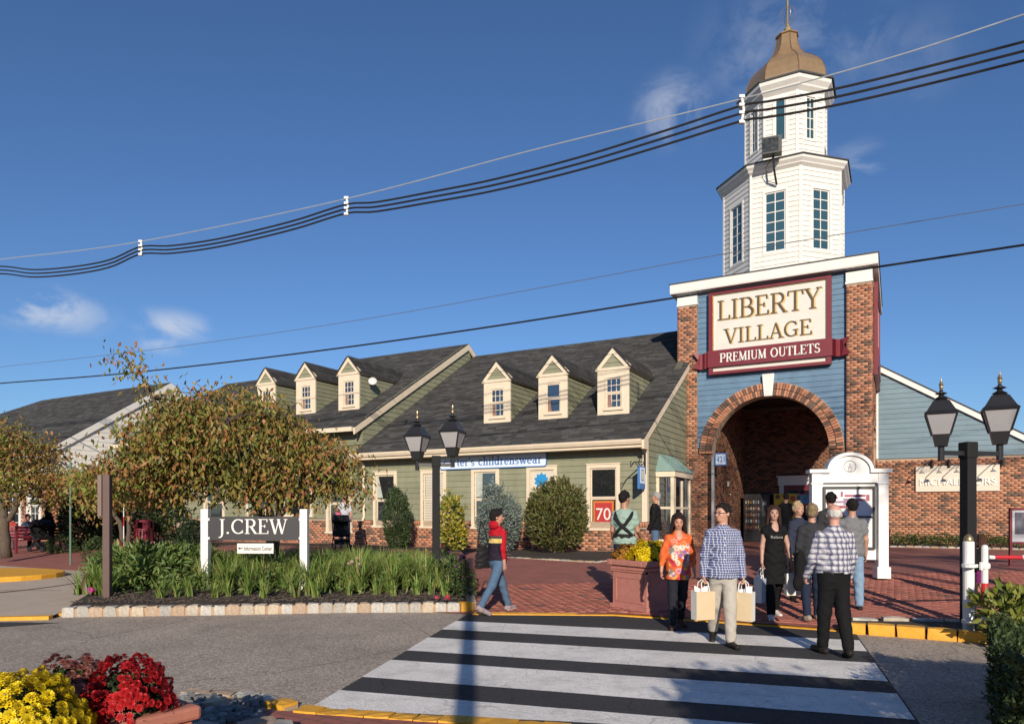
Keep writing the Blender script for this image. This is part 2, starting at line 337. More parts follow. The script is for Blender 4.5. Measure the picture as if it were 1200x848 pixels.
def brickwork(parent, fn, regs, inside=None, course=.085, length=.205, d0=-.01, d1=.012, name='brickwork', cols=BRC, wts=(5, 4, 4, 4, 2, 3.2, 3)):
    V, F, C = [], [], []; wt = np.array(wts) / sum(wts)
    for (s0, s1, z0, z1) in regs:
        n = int((z1 - z0) / course)
        for i in range(n):
            zb = z0 + i * course; s = s0 - (length / 2 if i % 2 else 0) 
            while s < s1:
                a, b = max(s, s0), min(s + length - .011, s1); s += length
                if b - a < .03 or (inside and not inside((a + b) / 2, zb + course / 2)): continue
                o = len(V); zt = zb + course - .012; e = d1 + random.uniform(-.003, .003)
                for d in (d0, e): V += [fn(a, zb, d), fn(b, zb, d), fn(b, zt, d), fn(a, zt, d)]
                F += [(o + 4, o + 5, o + 6, o + 7), (o, o + 1, o + 5, o + 4), (o + 1, o + 2, o + 6, o + 5), (o + 2, o + 3, o + 7, o + 6), (o + 3, o, o + 4, o + 7)]
                c = np.array(cols[rng.choice(len(cols), p=wt)]) * random.uniform(.88, 1.12); C += [c] * 5
    o = np_mesh(name, V, F, BRICK, parent, fcols=np.array(C)); o['kind'] = 'stuff'; return o
def shingles(parent, P, nrm, lo, hi, slen, exp=.15, tab=.31, base=.040, name='shingles'):
    """P(u,s)->3D along a roof plane; lo/hi(s) limits"""
    nrm = np.array(Vector(nrm).normalized()); V, F, C = [], [], []
    n = int(slen / exp)
    for i in range(n):
        s0, s1 = i * exp, (i + 1) * exp + .03; u = lo(s0) - random.random() * tab; h = hi(s0); sm = random.uniform(.9, 1.1)
        while u < h:
            wd = tab * random.choice((.7, 1, 1, 1.4)); a, b = max(u, lo(s0)), min(u + wd - .006, h); u += wd
            if b - a < .02: continue
            o = len(V); t = .020 + random.uniform(0, .007)
            A, B, Cc, D = (np.array(P(x, y)) for x, y in ((a, s0), (b, s0), (b, s1), (a, s1)))
            V += [A + nrm * t, B + nrm * t, Cc + nrm * .003, D + nrm * .003, A, B]
            F += [(o, o + 1, o + 2, o + 3), (o + 4, o + 5, o + 1, o)]
            g = base * sm * random.choice((.65, .8, .95, 1.0, 1.1, 1.3, 1.55)); c = (g * 1.0, g * .985, g * 1.0); C += [c, c]
    o = np_mesh(name, V, F, SHING, parent, fcols=np.array(C)); o['kind'] = 'stuff'; return o
def roof_slab(parent, poly, thick=.12, name='roof', m=None):
    mb = MB(); n = len(poly); lowp = [(x, y, z - thick) for x, y, z in poly]
    mb.add(list(poly) + lowp, [tuple(range(n)), tuple(range(2 * n - 1, n - 1, -1))] + [(i, i + n, (i + 1) % n + n, (i + 1) % n) for i in range(n)])
    return mb.build(name, m or mat('roof_deck', (.045, .045, .047), .9, .15, 20), parent)
def window(parent, fn, s0, s1, z0, z1, cas=.11, cols=2, rows=2, double=True, m=None, sill=True, head=True, glass=None, name='window', dcas=.04, rec=-.045, mw=.022):
    m = m or CREAM; mb = MB()
    for q in ((s0 - cas, s0, z0 - (cas if not sill else 0), z1 + cas), (s1, s1 + cas, z0 - (cas if not sill else 0), z1 + cas)): fbox(mb, fn, *q, -.06, dcas)
    fbox(mb, fn, s0, s1, z1, z1 + cas, -.06, dcas - .002)
    if sill: fbox(mb, fn, s0 - cas - .03, s1 + cas + .03, z0 - .07, z0, -.06, dcas + .035)
    else: fbox(mb, fn, s0, s1, z0 - cas, z0, -.06, dcas - .002)
    if head: fbox(mb, fn, s0 - cas - .02, s1 + cas + .02, z1 + cas, z1 + cas + .03, -.06, dcas + .02)
    wd = mb.build(name, m, parent)
    sb = MB(); r = .045; zm = (z0 + z1) / 2
    halves = ((z0, zm, rec), (zm, z1, rec + .02)) if double else ((z0, z1, rec + .01),)
    for a, b, d in halves:
        fbox(sb, fn, s0, s0 + r, a, b, d - .015, d + .02); fbox(sb, fn, s1 - r, s1, a, b, d - .015, d + .02)
        fbox(sb, fn, s0 + r, s1 - r, a, a + r, d - .015, d + .018); fbox(sb, fn, s0 + r, s1 - r, b - r, b, d - .015, d + .018)
        for i in range(1, cols): x = s0 + (s1 - s0) * i / cols; fbox(sb, fn, x - mw / 2, x + mw / 2, a + r, b - r, d - .008, d + .012)
        for j in range(1, rows): y = a + (b - a) * j / rows; fbox(sb, fn, s0 + r, s1 - r, y - mw / 2, y + mw / 2, d - .008, d + .010)
    sb.build('sash', m, wd)
    xs = [s0 + r * .5 + (s1 - s0 - r) * i / cols for i in range(cols + 1)]
    for a, b, d in halves:
        for j in range(rows):
            for i in range(cols):
                gb = MB(); y0, y1 = a + (b - a) * j / rows, a + (b - a) * (j + 1) / rows
                e = random.uniform(-.0015, .0015)
                gb.add([fn(xs[i], y0, d + e), fn(xs[i + 1], y0, d - e), fn(xs[i + 1], y1, d - e), fn(xs[i], y1, d + e)], [(0, 1, 2, 3)])
                gb.build('pane', glass or GLASS, wd)
    return wd
def dormer(parent, uc, v0, zb, k, mroof_z, wid=1.05, gridrows=2, cols=3, flip=False):
    """gabled dormer on a roof plane z = mroof_z(v); front at v0"""
    fn = front(v0); h = wid / 2; ze, zp = zb + 1.50, zb + 2.14
    dm = MB()
    ws0, ws1, wz0, wz1 = uc - .24, uc + .28, zb + .24, zb + 1.20
    for q in ((uc - h, ws0, zb, ze), (ws1, uc + h, zb, ze), (ws0, ws1, zb, wz0), (ws0, ws1, wz1, ze)): fbox(dm, fn, *q, -.05, .012)
    vb = lambda z: (z - zb) / k + v0
    for sgn in (-1, 1):          # cheek sheathing behind the boards
        x0, x1 = sorted((uc + sgn * (h - .09), uc + sgn * (h - .03)))
        dm.prism([(v0 + .05, zb), (v0 + .05, ze), (vb(ze) + .1, ze)], lambda a, b, d: (d, a, b), x0, x1)
    dm.prism([(uc - h, ze), (uc + h, ze), (uc, zp - .1)], lambda a, b, d: (a, d, b), v0 + .03, v0 + .08)
    d = dm.build('dormer', CREAM, parent)
    # gable boards and rakes
    sl = (zp - ze) / (h + .06)
    clap(d, front(v0 + .012), lambda z: uc - max(0, (zp - .12 - z) / sl), lambda z: uc + max(0, (zp - .12 - z) / sl), ze + .02, zp - .14, GREEN, .15, back=-.02)
    rb = MB()
    for sg in (-1, 1):
        poly = [(uc + sg * (h + .07), ze - .05), (uc + sg * (h + .07), ze + .05), (uc, zp), (uc, zp - .19), (uc + sg * (h - .06), ze - .05)]
        rb.prism(poly, lambda a, b, e: (a, e, b), v0 - .05, v0 + (.02 if sg > 0 else .018))
    fbox(rb, fn, uc - h - .05, uc + h + .05, ze - .06, ze + .03, .0, .042)
    rb.build('rake_board', CREAM, d)
    # cheek boards
    for sg in (-1, 1):
        f2 = (lambda sg: lambda s, z, dd: (uc + sg * (h - .03 + dd), s, z))(sg)
        clap(d, f2, v0 + .02, lambda z: max(v0 + .02, vb(z) + .03), zb, ze - .06, GREEN, .165, joined=sg < 0, back=0)
        tb = MB(); fbox(tb, f2, v0 - .05, vb(ze) + .05, ze - .07, ze + .015, 0, .07); tb.build('eave_trim', CREAM, d)
    # little roof
    for sg in (-1, 1):
        e0 = Vector((uc + sg * (h + .09), v0 - .08, ze - .02)); r0 = Vector((uc, v0 - .08, zp + .04))
        yb0, yb1 = vb(ze - .02) + .1, vb(zp + .04) + .1
        e1 = Vector((e0.x, yb0, e0.z)); r1 = Vector((uc, yb1, r0.z))
        rs = roof_slab(d, [tuple(e0), tuple(r0), tuple(r1), tuple(e1)], .04, 'roof')
        L = (r0 - e0).length; nrm = (r0 - e0).cross(Vector((0, 1, 0))); nrm = nrm if nrm.z > 0 else -nrm
        if sg > 0 or True:
            sh = shingles(d, (lambda e0, r0, L: lambda u, s: (e0.x + (r0.x - e0.x) * s / L, u, e0.z + (r0.z - e0.z) * s / L))(e0, r0, L), nrm,
                          lambda s: v0 - .09, (lambda a, b, L: lambda s: a + (b - a) * s / L)(yb0, yb1, L), L, .14, .28)
    wdn = window(d, front(v0 - .012), ws0, ws1, wz0, wz1, cas=.035, cols=cols, rows=gridrows, dcas=.02, head=False, mw=.02, name='dormer_window')
    MB().add([(ws0 + .05, v0 + .014, wz0 + .05), (ws0 + .19, v0 + .013, wz0 + .05), (ws0 + .15, v0 + .013, wz0 + .42), (ws0 + .05, v0 + .014, wz0 + .40)], [(0, 1, 2, 3)]).build('curtain_or_reflection', mat('dormer_reflection', (.26, .15, .12), .8, .3, 8), d)  # reddish reflection in the lower pane, painted as a flat patch
    return d

# ================================================================== main green shop
shop = vframe('green_shop', 'sage green clapboard shop with three dormers, brick base and bay window, beside the brick tower', 'building')
U0, K1 = -10.72, .615
WOP = [(c - .42, c + .42, 1.14, 2.96) for c in (-9.67, -7.56, -5.48, -3.40, -1.33)]
fw = MB().box(U0, 0, .07, .3, .2, 3.7).build('front_wall', BACK, shop)
clap(fw, front(0), U0, -.11, 1.345, 3.62, GREEN, .195, WOP)
bb = MB(); fbox(bb, front(0), U0, 0.02, .2, 1.33, -.07, .02); bb_o = bb.build('brick_base', MORTAR, shop)
brickwork(bb_o, front(0), [(U0, .03, .3, 1.17)], d0=.0, d1=.034, inside=lambda s, z: not any(a - .1 < s < b + .1 and z > 1.03 for a, b, _, _ in WOP))
brickwork(bb_o, lambda s, z, d: (s, -d, z), [(U0, .03, 1.18, 1.34)], lambda s, z: not any(a - .1 < s < b + .1 for a, b, _, _ in WOP), course=.155, length=.078, d0=0, d1=.04, name='soldier_course')
blind = mat('cream_blind', (.62, .56, .46), .7, .05, 3); curt = mat('window_curtain', (.42, .44, .38), .8, .2, 4)
for i, (a, b, z0, z1) in enumerate(WOP):
    wd = window(shop, front(0), a, b, z0, z1, cas=.115, cols=1, rows=1, glass=GLASS)
    if i == 1:
        sb = MB()
        for j in range(30): z = z0 + .06 + j * (z1 - z0 - .1) / 30; fbox(sb, front(0), a + .06, b - .06, z, z + .045, -.028, -.022)
        sb.build('blind', blind, wd)
    elif i in (0, 2):
        MB().add([(a + .05, .012, z0 + 1.0), (a + .3, .014, z0 + 1.0), (a + .1 + .1 * i, .014, z1 - .05), (a + .05, .012, z1 - .05)], [(0, 1, 2, 3)]).build('curtain_or_reflection', curt, wd)
    elif i == 3:
        MB().add([(a + .05, .014, z0 + 1.0), (b - .05, .014, z0 + 1.0), (b - .05, .014, z1 - .05), (a + .05, .014, z1 - .05)], [(0, 1, 2, 3)]).build('shade', blind, wd)
cbd = MB(); cbd.box(-.11, .045, -.045, .0, 1.34, 3.64); cbd.box(.0, .044, .0005, .11, 1.34, 3.64); cbd.build('corner_board', CREAM, shop)
# gable end towards the tower
ge = MB().prism([(0, .2), (0, 3.66), (4.6, 3.66 + 4.6 * K1), (4.6, .2)], lambda a, b, d: (d, a, b), -.3, -.07).build('end_wall', BACK, shop)
roofz = lambda v: 3.72 + (v + .55) * K1
clap(ge, endwall(0), lambda z: max(.11, (z - 3.72) / K1 - .5), 4.58, 1.345, 6.55, GREEN, .19, [(.95, 2.97, .6, 2.86)])
eb = MB(); fbox(eb, endwall(0), 0.0205, 4.59, .2, 1.33, -.07, .02); eb_o = eb.build('end_brick_base', MORTAR, shop)
brickwork(eb_o, endwall(0), [(.03, .95, .3, 1.34), (2.97, 4.58, .3, 1.34)], d0=0, d1=.034)
# roof, gutter, rake
th = math.atan(K1); sl = 8.32 / math.cos(th)
rf = roof_slab(shop, [(U0 - .02, -.55, 3.72), (.12, -.55, 3.72), (.12, 7.77, 8.837), (U0 - .02, 7.77, 8.837)], .14)
roof_slab(shop, [(U0 - .02, 7.77, 8.837), (.12, 7.77, 8.837), (.12, 15.5, 3.9), (U0 - .02, 15.5, 3.9)], .14, 'back_roof')
shingles(rf, lambda u, s: (u, -.57 + s * math.cos(th), 3.72 + s * math.sin(th)), (0, -math.sin(th), math.cos(th)), lambda s: U0, lambda s: .13, sl, .15, .33)
gu = MB()
prof = [(-.55, 3.56), (-.62, 3.58), (-.66, 3.66), (-.67, 3.72), (-.64, 3.725), (-.55, 3.725)]
gu.prism(prof, lambda a, b, d: (d, a, b), U0 - .05, .055); gu.build('gutter', CREAM, shop)
fa = MB().box(U0, .05, -.549, -.5, 3.49, 3.57); fa.box(U0, .0, -.5, .0, 3.50, 3.53); fa.build('fascia', CREAM, shop)
rk = MB()
rk.prism([(-.56, 3.70), (4.6, 3.70 + 5.16 * K1), (4.6, 3.48 + 5.16 * K1), (-.2, 3.48 + .36 * K1), (-.2, 3.44), (-.56, 3.44)], lambda a, b, d: (d, a, b), .06, .125)
rk.prism([(-.5, 3.45), (.06, 3.45), (.06, 3.75), (-.5, 3.6)], lambda a, b, d: (d, a, b), .012, .059); rk.build('rake_board', CREAM, shop)
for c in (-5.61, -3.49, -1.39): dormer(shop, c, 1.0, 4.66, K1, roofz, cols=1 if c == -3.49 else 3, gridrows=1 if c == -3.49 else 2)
ds = MB(); ds.tube([(-10.60, -.6, 3.6), (-10.60, -.08, 3.35), (-10.60, -.07, 1.45), (-10.60, -.16, 1.3)], .05, 8); ds.build('downspout', CREAM, shop)
# bay window on the gable end
by = MB(); B0, B1, BU = .95, 2.95, .56
for q in ((0, .10), (BU - .10, BU)): by.box(q[0] + .0, q[1], B0, B0 + .09, .6, 2.86)
by.box(BU - .09, BU, B0 + .0905, B0 + .22, .6, 2.86); by.box(BU - .09, BU, B1 - .12, B1, .6, 2.86); by.box(BU - .09, BU, 1.92, 2.02, .6, 2.6)
by.box(.002, BU + .05, B0 - .05, B1 + .05, 2.70, 2.862); by.box(.002, BU + .02, B0 - .02, B1 + .02, .45, .80); by.box(0.1005, BU - .1005, B0 + .01, B0 + .08, 1.72, 1.79); by.box(BU - .08, BU - .01, B0 + .22, B1 - .12, 1.72, 1.79)
by.box(.002, BU - .02, B1 - .06, B1 - .003, .8, 2.7)
bay = by.build('bay_window', CREAM, shop)
gp = MB(); gp.box(.10, BU - .10, B0 + .04, B0 + .05, .8, 2.7); gp.build('pane', GLASS, bay)
for a, b in ((B0 + .22, 1.92), (2.02, B1 - .12)): MB().box(BU - .05, BU - .04, a, b, .8, 2.7).build('pane', GLASS, bay)
br_ = MB(); VG = mat('verdigris_metal', (.20, .30, .275), .5, .1, 4)
T = [(0.01, B0 + .32, 3.42), (.01, B1 - .25, 3.42)]; E = [(BU + .08, B0 - .08, 2.865), (BU + .08, B1 + .08, 2.865), (.01, B0 - .08, 2.865), (.01, B1 + .08, 2.865)]
br_.add(T + E, [(0, 1, 3, 2), (0, 2, 4), (1, 5, 3), (4, 2, 3, 5), (0, 4, 5, 1)])
for i in range(6):
    t = i / 5; a = Vector(T[0]).lerp(Vector(T[1]), t); b = Vector(E[0]).lerp(Vector(E[1]), t)
    br_.tube([a + Vector((.01, 0, .01)), b + Vector((.01, 0, .01))], .018, 5)
br_.build('bay_roof', VG, bay)

# ================================================================== second green shop, to the left, with a taller roof
shop2 = vframe('green_shop', 'taller green clapboard shop behind the autumn tree, its gable rising over the next roof', 'building')
K2 = .599; U2, U3, U4 = -10.74, -17.3, -25.2
r2 = lambda v: 4.69 + (v + .5) * K2
WO2 = [(-14.75, -13.3, 1.5, 3.0), (-12.35, -11.35, .9, 3.0), (-19.3, -18.25, 1.1, 3.0), (-21.3, -20.7, 1.1, 3.0), (-16.7, -15.75, 1.3, 3.0)]
fw2 = MB().box(U4, U2, .07, .3, .2, 4.6).build('front_wall', BACK, shop2)
clap(fw2, front(0), U4, U2, 1.39, 4.6, GREEN, .2, WO2)
bb2 = MB(); fbox(bb2, front(0), U4, U2, .2, 1.37, -.07, .02); b2 = bb2.build('brick_base', MORTAR, shop2)
brickwork(b2, front(0), [(U4, U2, .3, 1.38)], lambda s, z: not any(a - .1 < s < b + .1 and z > c - .1 for a, b, c, _ in WO2), d0=0, d1=.034)
LG = mat('pale_green_shutter', (.22, .33, .24), .6, .05)
for i, (a, b, z0, z1) in enumerate(WO2): 
    wd = window(shop2, front(0), a, b, z0, z1, cas=.13, cols=2 if i == 4 else 1, rows=2 if i == 4 else 1, double=i != 0)
    if i in (0, 4): MB().box(a - .001, a + .22, .02, .03, z0, z1).build('curtain_or_reflection', LG, wd)
clap(MB().prism([(3.0, 4.9), (3.0, 5.8), (7.18, 8.9), (7.18, 8.4)], lambda a, b, d: (d, a, b), -.3, -.07).build('end_wall', BACK, shop2), endwall(U2),
     lambda z: max(0., (z - 4.69) / K2 - .55), lambda z: min((z - 3.72) / K1 - .55 + .12, 7.2 + (9.25 - z) * .5), 3.9, 9.1, GREEN, .2)
th2 = math.atan(K2); s2 = 7.68 / math.cos(th2)
rf2 = roof_slab(shop2, [(U3, -.5, 4.69), (U2 + .09, -.5, 4.69), (U2 + .09, 7.18, 9.29), (U3, 7.18, 9.29)], .14)
shingles(rf2, lambda u, s: (u, -.52 + s * math.cos(th2), 4.69 + s * math.sin(th2)), (0, -math.sin(th2), math.cos(th2)), lambda s: U3, lambda s: U2 + .10, s2, .15, .33)
roof_slab(shop2, [(U3, 7.18, 9.29), (U2 + .09, 7.18, 9.29), (U2 + .09, 14.8, 4.7), (U3, 14.8, 4.7)], .14, 'back_roof')
roof_slab(shop2, [(U3, -.5, 4.69), (U3, 7.18, 9.29), (U3 - 2.6, 7.18, 8.2), (U3 - 2.6, -.5, 4.60)], .1, 'hip_roof')
roof_slab(shop2, [(U4, -.5, 4.68), (U3 - .02, -.5, 4.68), (U3 - .02, 6.0, 8.57), (U4, 6.0, 8.57)], .14, 'lower_roof')
roof_slab(shop2, [(U4, 6.0, 8.57), (U3 - .02, 6.0, 8.57), (U3 - .02, 12.6, 4.68), (U4, 12.6, 4.68)], .14, 'lower_back_roof')
shingles(rf2, lambda u, s: (u, -.52 + s * math.cos(th2), 4.68 + s * math.sin(th2)), (0, -math.sin(th2), math.cos(th2)), lambda s: U4, lambda s: U3 - .03, 6.5 / math.cos(th2), .15, .33)
MB().box(U4, U2, -.6, -.5, 4.54, 4.70).build('gutter', CREAM, shop2)
rk = MB()
for (a, b) in (((-.52, 4.67), (7.18, 9.27)), ((9.0, 8.16), (7.18, 9.27))):
    rk.prism([a, b, (b[0], b[1] - .27), (a[0], a[1] - .24)], lambda p, q, d: (d, p, q), U2 + .035, U2 + (.10 if a[0] < 7 else .098))
rk.build('rake_board', CREAM, shop2)
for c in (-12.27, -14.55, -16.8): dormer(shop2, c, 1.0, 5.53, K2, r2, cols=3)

# ================================================================== white shop at the far left
wsh = vframe('white_shop', 'white sided shop with dark hipped roof and brick lower wall at the far left', 'building')
UW, KW = -25.5, .65
wg = MB().prism([(-3.1, .1), (-3.1, 4.2), (2.7, 7.95), (8.4, 4.2), (8.4, .1)], lambda a, b, d: (d + UW, a, b), -.3, -.07).build('end_wall', WHITET, wsh)
clap(wg, endwall(UW), lambda z: max(-3.1, (z - 4.0) / KW - 3.6), lambda z: min(8.4, 9.0 - (z - 4.0) / KW), 3.3, 7.9, WHITE, .22)
wb = MB(); fbox(wb, endwall(UW), -3.1, 8.4, .1, 3.3, -.07, .0); wbo = wb.build('brick_end_wall', MORTAR, wsh)
brickwork(wbo, endwall(UW), [(-3.1, 3.0, .1, 3.3)], d0=-.01, d1=.014)
wf = MB(); fbox(wf, front(-3.1), -45, UW + .0, .1, 4.1, -.3, -.07); wfo = wf.build('front_wall', WHITET, wsh)
WOW = [(-26.9, -26.1, .9, 2.9), (-28.9, -27.7, .3, 2.9), (-31.5, -30.2, .9, 2.9)]
for a, b, c, d in WOW: window(wsh, front(-3.1), a, b, c, d, cas=.16, cols=2, rows=3, m=WHITET)
brickwork(wfo, front(-3.1), [(-34, UW, .1, 3.3)], lambda s, z: not any(a - .16 < s < b + .16 and c < z < d + .1 for a, b, c, d in WOW), d0=-.09, d1=.014)
thw = math.atan(KW)
wr = roof_slab(wsh, [(-45, -3.65, 3.98), (UW + .10, -3.65, 3.98), (UW + .10, 2.7, 8.12), (-36.2, 2.7, 8.12), (-45, -2.2, 4.9)], .16)
shingles(wr, lambda u, s: (u, -3.67 + s * math.cos(thw), 3.98 + s * math.sin(thw)), (0, -math.sin(thw), math.cos(thw)), lambda s: -45 + max(0, s - 1.7) * 1.42, lambda s: UW + .11, 6.37 / math.cos(thw), .16, .36)
roof_slab(wsh, [(-36.2, 2.7, 8.12), (UW + .10, 2.7, 8.12), (UW + .10, 9.0, 4.0), (-45, 9.0, 4.0)], .16, 'back_roof')
rk = MB()
for (a, b) in (((-3.67, 3.96), (2.7, 8.10)), ((9.0, 3.98), (2.7, 8.10))):
    rk.prism([a, b, (b[0], b[1] - .34), (a[0], a[1] - .30)], lambda p, q, d: (d + UW, p, q), .04, .112 if a[0] < 0 else .11)
rk.build('rake_board', WHITET, wsh)
MB().box(-45, UW + .09, -3.76, -3.66, 3.82, 3.99).build('gutter', WHITET, wsh)

# ================================================================== right wing: brick wall, blue gable above
wing = vframe('brick_wing', 'low brick wing with blue clapboard gable, to the right of the tower', 'building')
VW = 9.5
wm = MB(); fbox(wm, front(VW), 5.8, 17, .2, 3.58, -.3, 0); wmo = wm.build('brick_wall', MORTAR, wing)
brickwork(wmo, front(VW), [(5.8, 12.6, .3, 3.58)], d0=-.01, d1=.014)
brickwork(wmo, front(VW), [(12.6, 17, .3, 3.58)], d0=-.01, d1=.014)
rz = lambda u: 7.02 - (u - 5.9) * .635
wu = MB().prism([(5.8, 3.6), (5.8, 7.0), (11.2, 3.6)], lambda a, b, d: (a, VW - d, b), -.3, -.09).build('upper_wall', BACK, wing)
clap(wu, front(VW - .01), 5.8, lambda z: 5.9 + (7.02 - z) / .635, 3.6, 6.9, TEAL, .18)
rk = MB(); rk.prism([(5.75, rz(5.75) + .02), (12.4, rz(12.4) + .02), (12.4, rz(12.4) - .20), (5.75, rz(5.75) - .20)], lambda a, b, d: (a, d, b), VW - .13, VW - .04); rk.build('rake_board', WHITET, wing)
MB().box(5.79, 5.86, VW - .06, VW - .035, 3.6, 6.9).build('corner_board', WHITET, wing)
wrf = roof_slab(wing, [(5.75, VW - .15, rz(5.75) + .06), (12.5, VW - .15, rz(12.5) + .06), (12.5, VW + 8, rz(12.5) + .06), (5.75, VW + 8, rz(5.75) + .06)], .05)
# ================================================================== brick tower with arched passage and white cupola
tower = vframe('brick_tower', 'brick and blue clapboard entrance tower with arched passage and white octagonal cupola', 'building')
TV, TB, TU0, TU1 = 4.6, 10.5, 0.0, 5.78
AC, AZ, AR, AO = 2.72, 3.64, 1.84, 2.28
in_arch = lambda s, z, c=AC, r=AO: (z < AZ and abs(s - c) < AR) or (z >= AZ and (s - c) ** 2 + (z - AZ) ** 2 < r * r)
def arch_wall(fn, s0, s1, z0, z1, c, d0, d1, name, m, parent):
    """a wall slab with a semicircular-headed opening, as one closed mesh of strips"""
    mb = MB(); N = 20
    fbox(mb, fn, s0, c - AR, z0, AZ, d0, d1); fbox(mb, fn, c + AR, s1, z0, AZ, d0, d1)
    pts = [(c + AR * math.cos(math.pi - math.pi * i / N), AZ + AR * math.sin(math.pi * i / N)) for i in range(N + 1)]
    for i in range(N):
        a, b = pts[i], pts[i + 1]
        mb.prism([a, b, (b[0], z1), (a[0], z1)], fn, d0, d1)
    fbox(mb, fn, s0, c - AR, AZ, z1, d0, d1); fbox(mb, fn, c + AR, s1, AZ, z1, d0, d1)
    return mb.build(name, m, parent)
fa_ = front(TV)
sp = arch_wall(fa_, .02, 5.08, .2, 9.3, AC, -.42, -.085, 'front_wall', MORTAR, tower)
clap(sp, front(TV + .04), .37, 5.06, 3.86, 9.27, BLUE, .178, mid=lambda z: (AC - math.sqrt(2.2 ** 2 - (z - AZ) ** 2), AC + math.sqrt(2.2 ** 2 - (z - AZ) ** 2)) if z - AZ < 2.2 else None, back=-.06)
# jambs under the arch, then the two piers
jb = MB(); fbox(jb, fa_, .0, AC - AR, .2, AZ, -.086, -.01); fbox(jb, fa_, AC + AR, 5.06, .2, AZ, -.086, -.01)
jo = jb.build('jamb', MORTAR, tower); brickwork(jo, fa_, [(.0, AC - AR, .42, AZ + .02), (AC + AR, 5.07, .42, AZ + .02)], d0=-.02, d1=.004)
brickwork(jo, lambda s, z, d: (AC - AR + d, s, z), [(TV, TV + .42, .42, AZ)], d0=-.02, d1=.012)
for nm, a, b, zt, zb in (('left_pier', 0.0, .37, 6.5, .2), ('left_pier_head', -.3, .37, 8.86, 6.5), ('right_pier', 5.06, TU1, 8.82, .2)):
    pb = MB(); fbox(pb, fa_, a, b, zb, zt, -.7, .09); po = pb.build(nm, MORTAR, tower)
    brickwork(po, fa_, [(a, b, max(zb, .42), zt)], d0=.06, d1=.104)
    if b > 5: brickwork(po, endwall(TU1), [(TV - .1, TV + .75, .42, 8.82)], d0=-.02, d1=.014)
    if nm == 'left_pier_head': brickwork(po, lambda s, z, d: (a - d, s, z), [(TV - .1, TV + .7, 6.5, zt)], d0=-.02, d1=.014)
    if zt > 7:
        cb = MB(); fbox(cb, fa_, a - .014, b + (.014 if b > 5 else .004), zt, zt + .43, -.72, .106); fbox(cb, fa_, a - .03, b + .03, zt - .03, zt + .035, -.72, .125); cb.build('pier_cap', WHITET, tower)
MB().box(-.36, .0, TV - .17, TV + .5, 6.44, 6.5).build('flashing', mat('lead_flashing', (.36, .38, .38), .5), tower)
# arch ring of bricks: two rings of headers, one object each
ring = MB(); N = 40
for i in range(N):
    t0, t1 = math.pi * i / N, math.pi * (i + 1) / N
    ring.prism([(AC - AR * math.cos(t0), AZ + AR * math.sin(t0)), (AC - AR * math.cos(t1), AZ + AR * math.sin(t1)), (AC - AO * math.cos(t1), AZ + AO * math.sin(t1)), (AC - AO * math.cos(t0), AZ + AO * math.sin(t0))], fa_, -.084, .035)
ring = ring.build('arch_ring', MORTAR, tower)
vsrc = []
for c in BRC:
    m_ = mat('arch_brick_%d' % len(vsrc), tuple(x * 1.05 for x in c), .85, .16, 24, .25, 90, rand=.12)
    vsrc.append(MB().box(-.033, .033, -.06, .012, -.1, .1).build('brick', m_, ring))
NB = 74; used_v = set(); wts = (5, 4, 4, 4, 2, 4, 4)
for i in range(NB):
    t = math.pi * (i + .5) / NB
    if abs(t - math.pi / 2) < .07: continue
    for k, r in enumerate((AR + .105, AR + .325)):
        q = random.choices(range(7), wts)[0]; src = vsrc[q]; o = src if q not in used_v else inst(src, 'brick', ring); used_v.add(q)
        o.location = (AC - r * math.cos(t), TV - .04, AZ + r * math.sin(t)); o.rotation_euler = (0, t - math.pi / 2, 0); o.scale = (1.0 + .1 * k, 1, 1)
for q, src in enumerate(vsrc):
    if q not in used_v: bpy.data.objects.remove(src)
MB().prism([(AC - .13, 5.46), (AC + .13, 5.46), (AC + .19, 6.2), (AC - .19, 6.2)], fa_, -.02, .13).build('keystone', WHITET, tower, bevel=.012)
# the side arch, back wall, passage side wall and ceiling
sw = arch_wall(endwall(TU1), TV + .72, TB, .2, 9.3, 7.6, -.5, -.01, 'side_wall', MORTAR, tower)
brickwork(sw, endwall(TU1), [(TV + .72, 7.6 - AR, .42, 9.2), (7.6 + AR, TB, .42, 9.2), (7.6 - AR, 7.6 + AR, AZ, 9.2)], lambda s, z: not in_arch(s, z, 7.6, AR), d0=-.02, d1=.012)
MORTD = mat('shade_toned_mortar', (.17, .13, .10), .9, .15, 20, .2)  # mortar colour darkened to carry the shade inside the passage
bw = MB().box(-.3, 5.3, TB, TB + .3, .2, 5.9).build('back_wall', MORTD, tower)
brickwork(bw, front(TB), [(.4, 5.3, .42, 5.8)], lambda s, z: not (2.25 < s < 3.75 and z < 2.95), d0=-.01, d1=.014, cols=[tuple(x * .5 for x in c) for c in BRC])  # same brick as outside, with the passage shade put into its colour
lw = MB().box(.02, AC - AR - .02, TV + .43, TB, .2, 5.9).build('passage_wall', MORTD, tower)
brickwork(lw, lambda s, z, d: (AC - AR - .02 + d, s, z), [(TV + .43, TB, .42, 5.8)], d0=-.01, d1=.014, cols=[tuple(x * .6 for x in c) for c in BRC])  # brick colours darkened here too, standing in for shade under the arch
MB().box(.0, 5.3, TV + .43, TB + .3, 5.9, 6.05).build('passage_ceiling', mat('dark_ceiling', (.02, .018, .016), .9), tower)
dr = MB(); fbox(dr, front(TB), 2.2, 3.8, 2.72, 3.05, 0, .08); fbox(dr, front(TB), 2.14, 3.86, 3.05, 3.1, 0, .12); fbox(dr, front(TB), 2.25, 2.42, .45, 2.72, 0, .06); fbox(dr, front(TB), 3.6, 3.75, .45, 2.72, 0, .06); dr.build('door_surround', WHITET, tower)
dd = MB(); fbox(dd, front(TB), 2.42, 3.6, .45, 2.72, .015, .03); ddo = dd.build('door', MAROON, tower)
